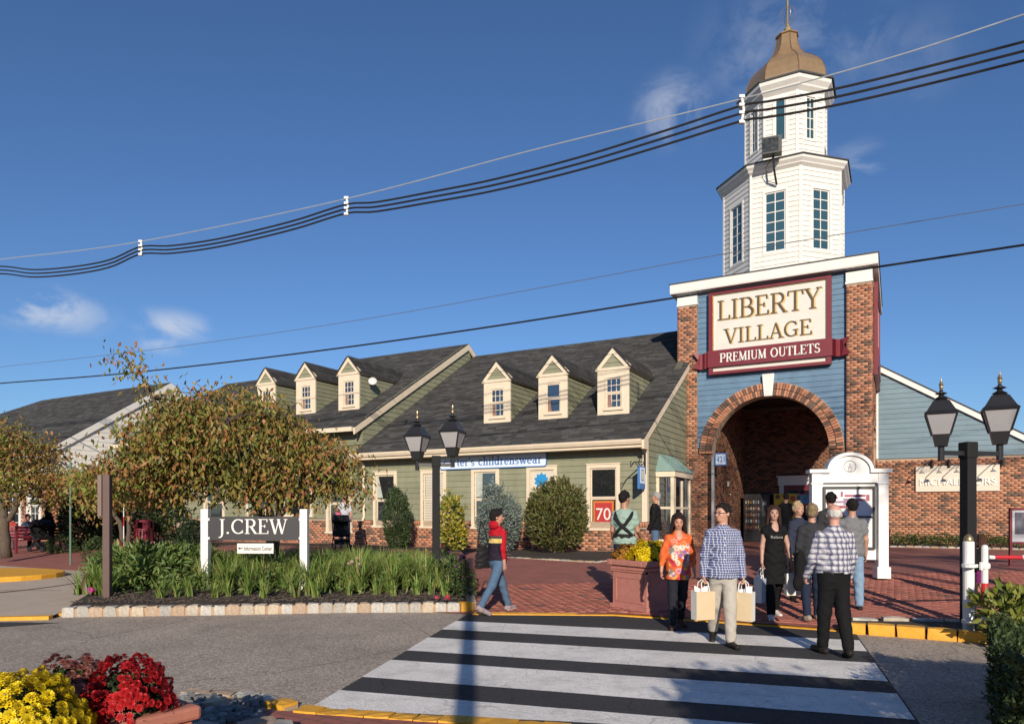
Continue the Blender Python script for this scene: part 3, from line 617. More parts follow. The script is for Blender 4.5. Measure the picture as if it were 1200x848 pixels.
for a, b in ((2.55, 2.98), (3.05, 3.48)): fb_ = MB(); fbox(fb_, front(TB), a, b, .9, 2.5, .031, .036); fb_.build('pane', GLASS, ddo)
# maroon-edged sign on the side face, seen edge-on
# main cornice
cn = MB(); cn.box(-.53, 5.95, TV - .26, TB + .3, 9.26, 9.29); cn.box(-.53, 5.95, TV - .27, TV - .20, 9.2905, 9.58); cn.box(5.88, 5.952, TV - .199, TB + .3, 9.2905, 9.58); cn.box(-.53, -.46, TV - .199, TB + .3, 9.2905, 9.58)
cn.build('cornice', WHITET, tower)
MB().box(-.56, 5.98, TV - .29, TB + .33, 9.582, 9.62).build('roof_edge', mat('dark_drip_edge', (.05, .05, .05), .7), tower)
# ---- cupola
def octagon(c, vc, ap, z0, z1, tag_name, exp, wz, ww, wcols, wrows, plain=()):
    body = MB().lathe([((ap - .07) / math.cos(math.pi / 8), z0), ((ap - .07) / math.cos(math.pi / 8), z1)], 8, c, vc, ph=.5).build(tag_name, WHITET, tower)
    hw = ap * math.tan(math.pi / 8)
    for k in range(8):
        ang = -math.pi / 2 + k * math.pi / 4          # k=0 faces the front
        nx, ny = math.cos(ang), math.sin(ang); tx, ty = -ny, nx
        fn = (lambda nx, ny, tx, ty: lambda s, z, d: (c + tx * s + nx * (ap - .03 + d), vc + ty * s + ny * (ap - .03 + d), z))(nx, ny, tx, ty)
        vis = k in (7, 0, 1, 2)
        hole = [(-ww / 2, ww / 2, wz[0], wz[1])]
        clap(body, fn, -hw + .05, hw - .05, z0, z1, WHITE, exp, hole if vis else (), joined=not vis, back=-.04)
        cbm = MB(); fbox(cbm, fn, -hw - .006, -hw + .06, z0, z1, -.04, .031); fbox(cbm, fn, hw - .06, hw + .006, z0, z1, -.04, .0312); cbm.build('corner_board', WHITET, body)
        if vis: window(tower, fn, -ww / 2, ww / 2, wz[0], wz[1], cas=.07, cols=1 if k in plain else wcols, rows=1 if k in plain else wrows, double=False, m=WHITET, sill=False, head=False, dcas=.035, rec=-.03, mw=.03, glass=TINT, name='cupola_window')
    return body
TINT = mat('tinted_glass', (.03, .075, .085), .08, .1, 1, spec=.8); TINT.node_tree.nodes['Principled BSDF'].inputs['IOR'].default_value = 1.8
LC, LV = 2.78, 7.6
octagon(LC, LV, 2.0, 9.62, 13.42, 'lower_cupola', .172, (10.6, 12.66), .68, 2, 6)
def oct_cornice(c, vc, ap, z0, z1, out, name):
    k = 1 / math.cos(math.pi / 8)
    MB().lathe([((ap - .02) * k, z0), ((ap + out * .45) * k, z0 + (z1 - z0) * .3), ((ap + out * .5) * k, z0 + (z1 - z0) * .42), ((ap + out * .92) * k, z0 + (z1 - z0) * .72), ((ap + out) * k, z1), ((ap - .3) * k, z1 + .001)], 8, c, vc, ph=.5).build(name, WHITET, tower)
oct_cornice(LC, LV, 2.0, 13.36, 13.66, .2, 'lower_cornice')
MB().lathe([(2.24 / math.cos(math.pi / 8), 13.662), (2.24 / math.cos(math.pi / 8), 13.70), (1.3, 13.95)], 8, LC, LV, ph=.5).build('cupola_roof', mat('dark_drip_edge', (.05, .05, .05), .7), tower)
UC, UVv = 2.85, 7.68
octagon(UC, UVv, 1.36, 13.8, 16.42, 'upper_cupola', .172, (14.72, 16.2), .37, 2, 4, plain=(0,))
oct_cornice(UC, UVv, 1.36, 16.36, 16.80, .25, 'upper_cornice')
kk = 1 / math.cos(math.pi / 8)
MB().lathe([(1.65 * kk, 16.802), (1.65 * kk, 16.86), (1.4, 16.9)], 8, UC + .02, UVv, ph=.5).build('dome_edge', mat('dark_drip_edge', (.05, .05, .05), .7), tower)
dprof = [(1.34, 16.88), (1.36, 17.1), (1.33, 17.35), (1.22, 17.65), (1.03, 17.90), (.82, 18.08), (.62, 18.25), (.48, 18.47), (.385, 18.75), (.345, 19.02), (.335, 19.12), (.385, 19.13), (.385, 19.17), (.02, 19.2)]
dome = MB().lathe([(r * kk, z + .0) for r, z in dprof], 8, UC + .05, UVv, ph=.5).build('dome', COPPER, tower)
sm = MB()
for k in range(8):
    t = math.pi / 8 + k * math.pi / 4; sm.tube([(UC + .05 + r * kk * math.cos(t), UVv + r * kk * math.sin(t), z) for r, z in dprof[:11]], .018, 5)
sm.build('seam', mat('copper_seam', (.24, .14, .08), .45, metal=.6), dome)
GOLD = mat('gold_leaf', (.75, .52, .2), .3, .05, metal=.8)
ox, oy = UC + .07, UVv
sp_ = MB().lathe([(.13, 19.18), (.13, 19.45), (.07, 19.5), (.06, 19.6), (.035, 19.62), (.03, 23.2), (.01, 23.4)], 10, ox, oy).build('spire', GOLD, tower, smooth=False)
og = MB()
for q in range(3):
    a = math.pi * q / 3; og.tube([(ox + .27 * math.cos(t) * math.cos(a), oy + .27 * math.cos(t) * math.sin(a), 19.95 + .34 * math.sin(t)) for t in [2 * math.pi * i / 24 for i in range(25)]], .006, 5, cap=False)
og.build('open_orb', mat('bronze_wire', (.35, .27, .18), .4, metal=.7), sp_)

# ---- floodlight on the cupola
fl = empty('floodlight', W(2.72, 5.30, 13.30), -VA, 'grey rectangular floodlight on a bent arm in front of the cupola', 'floodlight')
MB().tube([(.12, .24, -.45), (.10, -.2, -.1), (.08, -.25, .35)], .035, 6).build('arm', BLACK, fl)
MB().tube([(.05, -.2, .3), (-.2, .0, .1), (-.15, .2, -.3), (.1, .24, -.4)], .012, 5).build('cable', BLACK, fl)
h = MB(); h.cbox(.05, -.3, .62, .62, .34, .56, .15); h.build('housing', mat('dark_grey_metal', (.035, .037, .037), .5), fl)
h = MB(); h.cbox(.02, -.482, .62, .52, .02, .44, .15); h.build('lens', mat('lamp_lens', (.045, .048, .045), .12, .8, 9), fl)

# ---- main sign
sg = empty('entrance_sign', W(2.72, TV - .05, 7.74), -VA, 'large cream sign with maroon frame and ribbon banner on the tower front', 'sign')
sfn = lambda a, b, d: (a, -d, b)
q = MB(); fbox(q, sfn, -1.86, 1.86, -1.36, 1.4, .0, .09); q.build('panel', mat('sign_cream', (.63, .61, .55), .55, .04, 3), sg)
q = MB()
for r in ((-1.92, -1.78, -1.42, 1.44), (1.78, 1.92, -1.42, 1.44)): fbox(q, sfn, *r, -.02, .16)
fbox(q, sfn, -1.78, 1.78, 1.30, 1.44, -.02, .158); fbox(q, sfn, -1.78, 1.78, -1.42, -1.32, -.02, .158); q.build('frame', MAROON, sg)
q = MB()
for r in ((-1.78, -1.755, -.6, 1.30), (1.755, 1.78, -.6, 1.30)): fbox(q, sfn, *r, .09, .12)
fbox(q, sfn, -1.755, 1.755, 1.275, 1.3, .09, .119); q.build('gold_edge', GOLD, sg)
q = MB(); fbox(q, sfn, -1.95, 1.95, -1.17, -.61, .0, .20)
rib = q.build('banner', MAROON, sg)
q = MB()
for sd in (-1, 1):
    q.add([sfn(sd * 1.93, -.61, .05), sfn(sd * 2.05, -.66, .16), sfn(sd * 2.16, -.66, .06), sfn(sd * 2.24, -.66, .12), sfn(sd * 2.46, -.62, .18), sfn(sd * 2.28, -.88, .18), sfn(sd * 2.48, -1.14, .18), sfn(sd * 2.24, -1.20, .12), sfn(sd * 2.16, -1.2, .06), sfn(sd * 2.05, -1.2, .16), sfn(sd * 1.93, -1.17, .05)],
          [(0, 1, 9, 10), (1, 2, 8, 9), (2, 3, 7, 8), (3, 4, 5), (3, 5, 7), (5, 6, 7)])
q.build('banner_tail', MAROON, rib).modifiers.new('s', 'SOLIDIFY').thickness = .02
DBR = mat('sign_letter_bronze', (.10, .06, .025), .5); LGD = mat('sign_letter_gold', (.62, .42, .18), .45)
lt = serif_text('LIBERTY', 3.25, .66, lambda a, b, d: sfn(a, b + .42, d), .09, .125, bold=.74); lt.build('lettering', DBR, sg)
lt = serif_text('VILLAGE', 2.75, .50, lambda a, b, d: sfn(a - .02, b - .40, d), .09, .125, bold=.72); lt.build('lettering', DBR, sg)
lt = serif_text('LIBERTY', 3.25, .66, lambda a, b, d: sfn(a + .04, b + .40, d), .08, .105, bold=.9); serif_text('VILLAGE', 2.75, .50, lambda a, b, d: sfn(a + .016, b - .415, d), .08, .105, lt, bold=.9); lt.build('gilt_lettering', LGD, sg)
lt = serif_text('PREMIUM', 1.5, .30, lambda a, b, d: sfn(a - .78, b - 1.04, d), .20, .222, bold=1.25); serif_text('OUTLETS', 1.5, .30, lambda a, b, d: sfn(a + .85, b - 1.04, d), .20, .222, lt, bold=1.25); lt.build('lettering', WHITET, sg)
sd2 = empty('side_sign', W(TU1 + .03, 7.6, 7.6), -VA, 'edge of the cream and maroon sign hung on the right side of the tower', 'sign')
q = MB(); q.box(.0, .06, -1.7, 1.7, -1.4, 1.4); q.build('panel', mat('sign_cream', (.63, .61, .55), .55, .04, 3), sd2)
q = MB(); q.box(-.005, .11, -1.85, -1.7, -1.5, 1.5); q.box(-.005, .11, 1.7, 1.85, -1.5, 1.5); q.box(-.005, .11, -1.7, 1.7, 1.4, 1.5); q.box(-.005, .11, -1.7, 1.7, -1.5, -1.4); q.box(.06, .13, -1.7, 1.7, -1.2, -.6); q.build('frame', MAROON, sd2)

# ---- shop fascia sign
cs = empty('shop_sign', W(-5.22, -.03, 3.29), -VA, "long white and blue shop sign under the green shop's eave", 'sign')
BLU = mat('sign_blue', (.055, .17, .42), .5); PBL = mat('sign_pale_blue', (.62, .72, .85), .5, .04, 2)
q = MB(); ch = .05; poly = [(-2.02, -.23 + ch), (-2.02 + ch, -.23), (2.02 - ch, -.23), (2.02, -.23 + ch), (2.02, .23 - ch), (2.02 - ch, .23), (-2.02 + ch, .23), (-2.02, .23 - ch)]
q.prism(poly, sfn, .0, .05); q.build('rim', BLU, cs)
q = MB(); q.prism([(a * .988, b * .88) for a, b in poly], sfn, .045, .06); q.build('panel', PBL, cs)
serif_text("carter's childrenswear", 3.72, .28, lambda a, b, d: sfn(a, b - .115, d), .06, .068, bold=1.45).build('lettering', mat('sign_letter_blue', (.07, .16, .42), .5), cs)

# ---- hanging sign on scroll bracket at the shop corner
hs = empty('hanging_sign', W(.0, -.06, 2.65), -VA, 'small blue and white hanging sign on a black scroll bracket at the shop corner', 'sign')
q = MB(); q.tube([(0, 0, .45), (0, -1.0, .38), (0, -1.18, .30)], .02, 6); q.box(-.02, .02, -.05, .0, .1, .7); q.tube([(0, -.02, .62), (0, -.25, .7), (0, -.35, .58), (0, -.28, .5)], .015, 5); q.tube([(0, -1.15, .3), (0, -1.3, .22), (0, -1.32, .36), (0, -1.22, .38)], .015, 5)
q.tube([(0, -.02, .0), (0, -.5, .2), (0, -.9, .38)], .012, 5); q.build('bracket', BLACK, hs)
q = MB(); q.box(-.03, .03, -.62, -.1, -.36, .30); q.build('panel', BLU, hs)
q = MB(); q.box(-.034, .034, -.58, -.14, -.2, .26); q.build('face', PBL, hs)
q = MB(); q.box(.035, .038, -.46, -.26, -.12, .2); q.build('plaque', mat('sign_blue', (.055, .17, .42), .5), hs)
q = MB(); q.box(.0385, .041, -.43, -.29, -.09, .17); q.build('mark', mat('pale_yellow', (.6, .6, .35), .6), hs)
# ---- wall sign of the wing with gooseneck lamps
mk = empty('shop_sign', W(8.32, VW - .02, 2.82), -VA, 'beige rectangular shop sign with white capitals on the right brick wall', 'sign')
q = MB(); fbox(q, sfn, -1.26, 1.26, -.46, .46, .0, .07); q.build('panel', TAN, mk, bevel=.01)
sans_text('lettering', 'MICHAEL KORS', 2.28, .23, mat('sign_letter_white', (.85, .82, .78), .5), mk, (0, -.088, -.12), (R(90), 0, 0), .018)
for i, (a, nm) in enumerate(((-1.15, 'first gooseneck lamp from the tower over the beige shop sign'), (-.63, 'second gooseneck lamp from the tower over the beige shop sign'), (-.11, 'third gooseneck lamp over the beige shop sign, beside the lamp post'), (.94, 'gooseneck lamp over the right end of the beige shop sign'))):
    g = empty('gooseneck_lamp', W(8.32 + a + .4, VW - .02, 3.42), -VA, nm, 'lamp', 'gooseneck lamps over the beige sign')
    q = MB(); q.lathe([(.06, -.02), (.06, .02)], 8); q.tube([(0, 0, 0), (-.02, -.25, .08), (-.12, -.5, .0), (-.33, -.72, -.26), (-.36, -.74, -.36)], .014, 6); q.build('arm', BLACK, g)
    q = MB(); q.lathe([(.02, .08), (.05, .05), (.10, .0), (.095, -.005)], 12, -.33, -.72); q.build('shade', mat('grey_shade', (.25, .25, .26), .4), g, loc=(0, 0, -.42))
    q = MB(); q.tube([(0, -.02, .03), (0, -.1, -.02), (0, -.1, -.2)], [.05, .055, .045], 8); q.build('transformer', BLACK, g)
# ---- satellite dish on the second shop's nearest dormer
sdh = empty('satellite_dish', W(-11.66, 1.52, 6.66), -VA, 'small round satellite dish on the side of the green dormer', 'satellite dish')
q = MB(); q.lathe([(.01, .05), (.16, .03), (.26, -.03), (.27, -.035), (.25, -.03), (.15, .02), (.01, .04)], 18); o = q.build('dish', mat('pale_grey', (.55, .56, .56), .5), sdh, smooth=True); o.rotation_euler = (R(70), 0, R(35)); o.location = (.2, -.08, .08); o.scale = (.62, .62, .62)
MB().tube([(0, 0, -.1), (.14, -.03, -.04), (.2, -.08, .05)], .02, 6).build('bracket', BLACK, sdh)
# ---- window decorations
def flatmark(name, fn, s0, s1, z0, z1, d, m, parent=None):
    q = MB(); fbox(q, fn, s0, s1, z0, z1, d, d + .004); return q.build(name, m, parent)
ps = empty('sale_poster', W(-1.36, .01, 1.55), -VA, 'red and orange 70 sale poster inside the window next to the shop corner', 'poster')
flatmark('backing', sfn, -.30, .36, -.38, .42, .0, mat('poster_orange', (.55, .16, .03), .7), ps); flatmark('face', sfn, -.24, .30, -.32, .36, .005, mat('poster_red', (.42, .03, .03), .7), ps)
sans_text('lettering', '70', .46, .36, WHITET, ps, (.03, -.013, .02), (R(90), 0, 0), .002)
q = MB(); q.lathe([(.26 if i % 2 else .215, 0) for i in (0,)], 3)
dc = MB(); pts = [((.27 if i % 2 else .20) * math.cos(2 * math.pi * i / 20), (.27 if i % 2 else .20) * math.sin(2 * math.pi * i / 20)) for i in range(20)]
dc.prism(pts, sfn, 0, .004); o = dc.build('window_decal', mat('decal_blue', (.02, .25, .55), .6), None, loc=W(-3.42, .008, 2.62), rz=-VA); tag(o, 'bright blue starburst decal in the window above the big green bush', 'decal')
for (u, a, b, c1, c2, lb) in ((-14.1, .42, .34, (.28, .55, .05), (.5, .12, .10), 'bright green and red poster in the shop window behind the autumn tree'), (-16.35, .2, .3, (.33, .6, .03), (.2, .5, .05), 'lime green poster in the shop window beside the tree trunk')):
    p = empty('window_poster', W(u, .0, 2.4), -VA, lb, 'poster')
    flatmark('panel', sfn, -a, a, -b, b, .0, mat('poster_lime_%d' % int(-u), c1, .7, .3, 5), p); flatmark('print', sfn, -a * .8, a * .1, -b * .8, b * .9, .005, mat('poster_print_%d' % int(-u), c2, .7, .5, 9), p)
# ---- passage furniture: sign, lantern, machines
bs = empty('projecting_sign', W(.98, TV - .35, 3.3), -VA, 'small blue and white sign on a grey post beside the arch', 'sign')
MB().box(-.04, .04, -.05, .05, -2.85, .2).build('post', mat('grey_post', (.30, .33, .35), .5), bs)
MB().box(.06, .46, -.03, .03, -.1, .32).build('panel', BLU, bs); MB().box(.1, .42, -.036, .036, -.06, .28).build('face', PBL, bs)
sans_text('lettering', '421', .26, .2, BLU, bs, (.26, -.042, .11), (R(90), 0, 0), .003)
wl = empty('wall_lantern', W(.92, 6.0, 2.62), -VA, 'small carriage lantern on the brick wall inside the arch', 'lamp')
MB().tube([(0, 0, .0), (.15, 0, .05), (.2, 0, -.0)], .02, 6).build('arm', BLACK, wl); MB().lathe([(.01, .22), (.05, .13), (.06, .12)], 6, .2, 0).build('cap', BLACK, wl); MB().lathe([(.055, .12), (.04, -.06), (.02, -.08)], 6, .2, 0).build('lantern', mat('lantern_glass', (.30, .28, .22), .3), wl)
def machine(name, u, v, wd, label, body, cat='vending machine'):
    t = empty(name, W(u, v, .45), -VA, label, cat); MB().box(-wd / 2, wd / 2, 0, .85, .0, 1.9).build('body', body, t, bevel=.015); return t
vm = machine('snack_machine', 1.55, 9.3, 1.0, 'black glass-fronted snack vending machine inside the passage', mat('machine_black', (.02, .02, .022), .4))
MB().box(-.45, .15, -.012, -.002, .45, 1.8).build('pane', GLASS, vm)
for r in range(5):
    for c in range(6):
        if random.random() < .85:
            k = random.choice(((.3, .22, .06), (.25, .05, .04), (.3, .28, .24), (.06, .14, .22), (.2, .12, .06)))
            MB().box(-.42 + c * .095, -.355 + c * .095 - random.uniform(0, .02), -.018, -.013, .52 + r * .25, .60 + r * .25 + random.uniform(0, .05)).build('snack_packet', mat('snack_%s' % '_'.join(str(int(x * 100)) for x in k), k, .5), vm)
MB().box(.2, .42, -.014, -.001, 1.0, 1.7).build('keypad_panel', mat('machine_grey', (.06, .06, .065), .4), vm); MB().box(.25, .37, -.018, -.0145, 1.45, 1.6).build('display', mat('pale_grey', (.55, .56, .56), .5), vm)
ym = machine('sweets_machine', 2.62, 9.35, .85, 'yellow sweets vending machine with round candy prints, in the passage', mat('machine_yellow', (.62, .46, .02), .45))
for (x, z, r, c) in ((-.28, 1.78, .09, (.10, .06, .03)), (.28, 1.72, .10, (.45, .05, .03)), (-.3, 1.1, .09, (.5, .18, .03)), (.3, 1.2, .08, (.3, .1, .03)), (-.25, .6, .09, (.1, .06, .03))):
    q = MB(); q.prism([(x + r * math.cos(R(a)), z + r * math.sin(R(a))) for a in range(0, 360, 30)], sfn, .003, .02); q.build('candy_print', mat('candy_%d' % int(c[0] * 100), c, .5), ym)
MB().box(-.2, .2, -.012, -.002, .75, 1.35).build('pane', GLASS, ym); sans_text('lettering', 'GO', .26, .12, BLACKM, ym, (-.02, -.006, 1.52), (R(90), 0, 0), .003)
rm = machine('drinks_machine', 3.62, 9.35, .95, 'red drinks vending machine with bottle pictures, behind the waiting shoppers', mat('machine_red', (.42, .02, .03), .45))
MB().box(-.46, .46, -.008, -.002, 1.5, 1.86).build('header', mat('header_print', (.10, .25, .4), .5, .6, 6), rm)
for i in range(3): MB().lathe([(.0, .5), (.05, .5), (.1, .9), (.09, 1.05), (.04, 1.25), (.035, 1.4), (.0, 1.4)], 8, -.28 + i * .28, -.01).build('bottle_print', BLACKM, rm).scale = (1, .1, 1)
nb = machine('notice_board', 3.06, 9.5, .2, 'narrow blue and white notice panel between the two vending machines', mat('pale_grey', (.55, .56, .56), .5), 'panel')
MB().box(-.09, .09, -.01, -.002, 1.35, 1.8).build('print', mat('print_blue', (.1, .25, .5), .5, .5, 8), nb)
# ================================================================== ground, road, crossing, paving
def sheet(name, pts, z, m, kind='structure'):
    o = MB().add([(x, y, z) for x, y in pts], [tuple(range(len(pts)))]).build(name, m); tag(o, kind=kind); return o
def asphalt(name, c, speck=.55, sc=55, crk=((.33, .007, .68),), wear=.55, wdk=.78):
    m = mat(name, c, .9, .14, .9, .7, 70); t = m.node_tree; L = t.links.new; b = t.nodes['Principled BSDF']
    co = t.nodes.new('ShaderNodeTexCoord'); vo = t.nodes.new('ShaderNodeTexVoronoi'); vo.inputs['Scale'].default_value = sc; L(co.outputs['Object'], vo.inputs['Vector'])
    bw = t.nodes.new('ShaderNodeRGBToBW'); L(vo.outputs['Color'], bw.inputs[0])
    mr = t.nodes.new('ShaderNodeMapRange'); mr.inputs[3].default_value = 1 - speck; mr.inputs[4].default_value = 1 + speck; L(bw.outputs[0], mr.inputs[0])
    for s2, wdt, dk in crk:
        nw = t.nodes.new('ShaderNodeTexNoise'); nw.inputs['Scale'].default_value = s2 * 2; L(co.outputs['Object'], nw.inputs[0]); av = t.nodes.new('ShaderNodeMixRGB'); av.blend_type = 'ADD'; av.inputs[0].default_value = .5 / s2; L(co.outputs['Object'], av.inputs[1]); L(nw.outputs['Color'], av.inputs[2])
        vc = t.nodes.new('ShaderNodeTexVoronoi'); vc.feature = 'DISTANCE_TO_EDGE'; vc.inputs['Scale'].default_value = s2; L(av.outputs[0], vc.inputs['Vector']); m2 = t.nodes.new('ShaderNodeMapRange'); m2.inputs[1].default_value = wdt * .3; m2.inputs[2].default_value = wdt; m2.inputs[3].default_value = dk; m2.inputs[4].default_value = 1; L(vc.outputs[0], m2.inputs[0])
        mu = t.nodes.new('ShaderNodeMath'); mu.operation = 'MULTIPLY'; L(mr.outputs[0], mu.inputs[0]); L(m2.outputs[0], mu.inputs[1]); mr = mu
    if wear:
        nw = t.nodes.new('ShaderNodeTexNoise'); nw.inputs['Scale'].default_value = wear; nw.inputs['Detail'].default_value = 8; nw.inputs['Roughness'].default_value = .7; L(co.outputs['Object'], nw.inputs[0]); m2 = t.nodes.new('ShaderNodeMapRange'); m2.inputs[1].default_value = .30; m2.inputs[2].default_value = .52; m2.inputs[3].default_value = wdk; m2.inputs[4].default_value = 1; L(nw.outputs[0], m2.inputs[0])
        mu = t.nodes.new('ShaderNodeMath'); mu.operation = 'MULTIPLY'; L(mr.outputs[0], mu.inputs[0]); L(m2.outputs[0], mu.inputs[1]); mr = mu
    src = b.inputs['Base Color'].links[0].from_socket; sc_ = t.nodes.new('ShaderNodeVectorMath'); sc_.operation = 'SCALE'; L(src, sc_.inputs[0]); L(mr.outputs[0], sc_.inputs['Scale']); L(sc_.outputs[0], b.inputs['Base Color'])
    return m
ASPH = asphalt('road_asphalt', (.38, .315, .255)); ASPD = asphalt('crossing_black', (.036, .035, .037), .35, 70, ((.9, .012, .6),), 1.6, .8)
PAINTW2 = asphalt('crossing_white', (.80, .765, .715), .14, 70, ((2.6, .016, .84), (.7, .006, .75)), 2.6, .76)
CONC = mat('concrete_walk', (.49, .40, .31), .9, .10, 3, .35, 90)
tag(MB().add([(-900, -300, -.08), (900, -300, -.08), (900, 1500, -.08), (-900, 1500, -.08)], [(0, 1, 2, 3)]).build('ground', mat('far_ground', (.07, .085, .04), .9, .3, .3)), kind='structure')
road = sheet('road', [(-60, -30), (60, -30), (60, 9), (20, 13), (-60, 13)], 0, ASPH)
def lerp2(a, b, t): return (a[0] + (b[0] - a[0]) * t, a[1] + (b[1] - a[1]) * t)
QL = ((-.72, 11.1), (-1.78, 5.2)); QR = ((4.63, 9.48), (2.95, 4.9))
yfx = [-1.2, -.68, 1.61, 2.15, 2.45, 4.46, 5.1, 5.77, 8.0, 14, 40]; yfy = [11.35, 11.12, 11.02, 10.79, 10.62, 9.54, 9.20, 8.80, 7.7, 4.8, -6]
yf = lambda x: float(np.interp(x, yfx, yfy))
blk = sheet('crossing', [QL[0], (1.61, 10.98), (2.45, 10.55), QR[0], QR[1], QL[1]], .004, ASPD)
stripes = [((10.46, 9.70), (8.86, 8.16)), ((9.07, 8.22), (7.53, 6.71)), ((7.70, 6.90), (6.26, 5.47)), ((6.38, 5.80), (5.02, 4.95))]
lx = lambda y: np.interp(y, [5.2, 11.1], [-1.78, -.72]); rx = lambda y: np.interp(y, [4.9, 9.48], [2.95, 4.63]) - .02
for (l, r) in stripes:
    V, F = [], []; n = 24
    for i in range(n + 1):
        t = i / n
        for a, b in ((l[0], r[0]), (l[1], r[1])): V.append((lx(a) + (rx(b) - lx(a)) * t, a + (b - a) * t + random.uniform(-.006, .006), .008))
        if i: o = 2 * i; F.append((o - 2, o, o + 1, o - 1))
    tag(np_mesh('crossing_stripe', V, F, PAINTW2), kind='structure')
# second crossing far left (only its corner shows)
sheet('side_crossing', [(-12, 10.0), (-7.4, 10.35), (-6.6, 10.3), (-8.6, 9.0), (-14, 8.6)], .004, ASPD)
tag(sheet('crossing_stripe', [(-12, 9.7), (-7.75, 9.96), (-8.4, 9.45), (-13, 9.1)], .008, PAINTW2))
# plaza of brick
PAVE = bpy.data.materials.new('brick_paving'); PAVE.use_nodes = True; t = PAVE.node_tree; b = t.nodes['Principled BSDF']
co = t.nodes.new('ShaderNodeTexCoord'); mp_ = t.nodes.new('ShaderNodeMapping'); mp_.inputs['Rotation'].default_value = (0, 0, VA); t.links.new(co.outputs['Object'], mp_.inputs[0])
bt = t.nodes.new('ShaderNodeTexBrick'); bt.inputs['Scale'].default_value = 1; bt.inputs['Brick Width'].default_value = .21; bt.inputs['Row Height'].default_value = .105; bt.inputs['Mortar Size'].default_value = .006
bt.inputs['Color1'].default_value = (.34, .115, .085, 1); bt.inputs['Color2'].default_value = (.24, .085, .066, 1); bt.inputs['Mortar'].default_value = (.13, .075, .06, 1); bt.inputs['Bias'].default_value = -.2
nz_ = t.nodes.new('ShaderNodeTexNoise'); nz_.inputs['Scale'].default_value = 1.3; nz_.inputs['Detail'].default_value = 6; mr_ = t.nodes.new('ShaderNodeMapRange'); mr_.inputs[3].default_value = .75; mr_.inputs[4].default_value = 1.25
t.links.new(co.outputs['Object'], nz_.inputs[0]); t.links.new(nz_.outputs[0], mr_.inputs[0]); sc_ = t.nodes.new('ShaderNodeVectorMath'); sc_.operation = 'SCALE'
t.links.new(mp_.outputs[0], bt.inputs[0]); t.links.new(bt.outputs[0], sc_.inputs[0]); t.links.new(mr_.outputs[0], sc_.inputs['Scale']); t.links.new(sc_.outputs[0], b.inputs['Base Color']); b.inputs['Roughness'].default_value = .85
bpn = t.nodes.new('ShaderNodeBump'); bpn.inputs['Strength'].default_value = .5; bpn.inputs['Distance'].default_value = .01; t.links.new(bt.outputs['Fac'], bpn.inputs['Height']); bpn.invert = True; t.links.new(bpn.outputs[0], b.inputs['Normal'])
V, F = [], []; xs = np.concatenate([np.arange(-48, -1.2, 1.0), np.arange(-1.2, 9, .2), np.arange(9, 41, 1.0)]); T_ = np.concatenate([np.linspace(0, .3, 40), np.linspace(.32, 1, 12)])
for x in xs:
    y0 = yf(x) if x >= -1.2 else 12.2
    for tt in T_: y = y0 + (46 - y0) * tt; V.append((x, y, float(gz(x, y)) - .012))
n = len(T_)
for i in range(len(xs) - 1):
    for j in range(n - 1): o = i * n + j; F.append((o, o + n, o + n + 1, o + 1))
plaza = tag(np_mesh('plaza', V, F, PAVE), kind='structure')
# real pavers where they are large enough to see; the nearest 300 are objects of their own
PAVR = mat('paver_brick', (1, 1, 1), .85, .18, 9, .3, 60, attr=True)
PC = [(.34, .115, .082), (.31, .105, .075), (.37, .125, .088), (.28, .10, .075), (.33, .125, .095), (.11, .07, .065)]
pv = []
for iu in range(-60, 90):
    for iv in range(-150, 0):
        u, v = (iu + (.5 if iv % 2 else 0)) * .21, iv * .105; x, y, _ = W(u, v)
        if -.62 < x < 11 and y > yf(x) + (.13 if x < 4.5 else .75) and y < 14.2 and abs(x) < y * .76: pv.append((y, x, u, v))
pv.sort(); pm = [mat('paver_%d' % i, c, .85, .18, 9, .3, 60, rand=.08) for i, c in enumerate(PC)]
psrc = [None] * len(PC); V, F, C = [], [], []
for k, (y, x, u, v) in enumerate(pv):
    q = random.choices(range(6), (4, 4, 3, 3, 3, .35))[0]; z = float(gz(x, y)) + random.uniform(-.002, .002)
    if k < 300:
        if psrc[q] is None: psrc[q] = o = MB().box(-.1032, .1032, -.0508, .0508, -.05, .0).build('paver', pm[q], plaza)
        else: o = inst(psrc[q], 'paver', plaza)
        o.location = (x, y, z); o.rotation_euler = (0, 0, -VA)
    else:
        o = len(V); c = np.array(PC[q]) * random.uniform(.86, 1.14)
        for dz in (-.03, 0): V += [W(u + a, v + b_, z + dz) for a, b_ in ((-.1032, -.0508), (.1032, -.0508), (.1032, .0508), (-.1032, .0508))]
        F += [(o + 4, o + 5, o + 6, o + 7), (o, o + 1, o + 5, o + 4), (o + 1, o + 2, o + 6, o + 5), (o + 2, o + 3, o + 7, o + 6), (o + 3, o, o + 4, o + 7)]; C += [c] * 5
tag(np_mesh('pavers', V, F, PAVR, plaza, fcols=np.array(C)), kind='stuff')
# flush yellow edging at the end of the crossing
ed = [(-.62, 11.17), (1.61, 11.06), (2.15, 10.83), (2.45, 10.66), (4.46, 9.58)]
q = MB()
for a, b_ in zip(ed, ed[1:]):
    dx, dy = b_[0] - a[0], b_[1] - a[1]; l = math.hypot(dx, dy); nx, ny = -dy / l * .07, dx / l * .07
    q.add([(a[0] - nx, a[1] - ny, -.02), (b_[0] - nx, b_[1] - ny, -.02), (b_[0] + nx, b_[1] + ny, -.02), (a[0] + nx, a[1] + ny, -.02), (a[0] - nx, a[1] - ny, .016), (b_[0] - nx, b_[1] - ny, .016), (b_[0] + nx, b_[1] + ny, .026), (a[0] + nx, a[1] + ny, .026)], [(4, 5, 6, 7), (0, 1, 5, 4), (2, 3, 7, 6)])
tag(q.build('kerb_edging', YELLOWP), kind='structure')
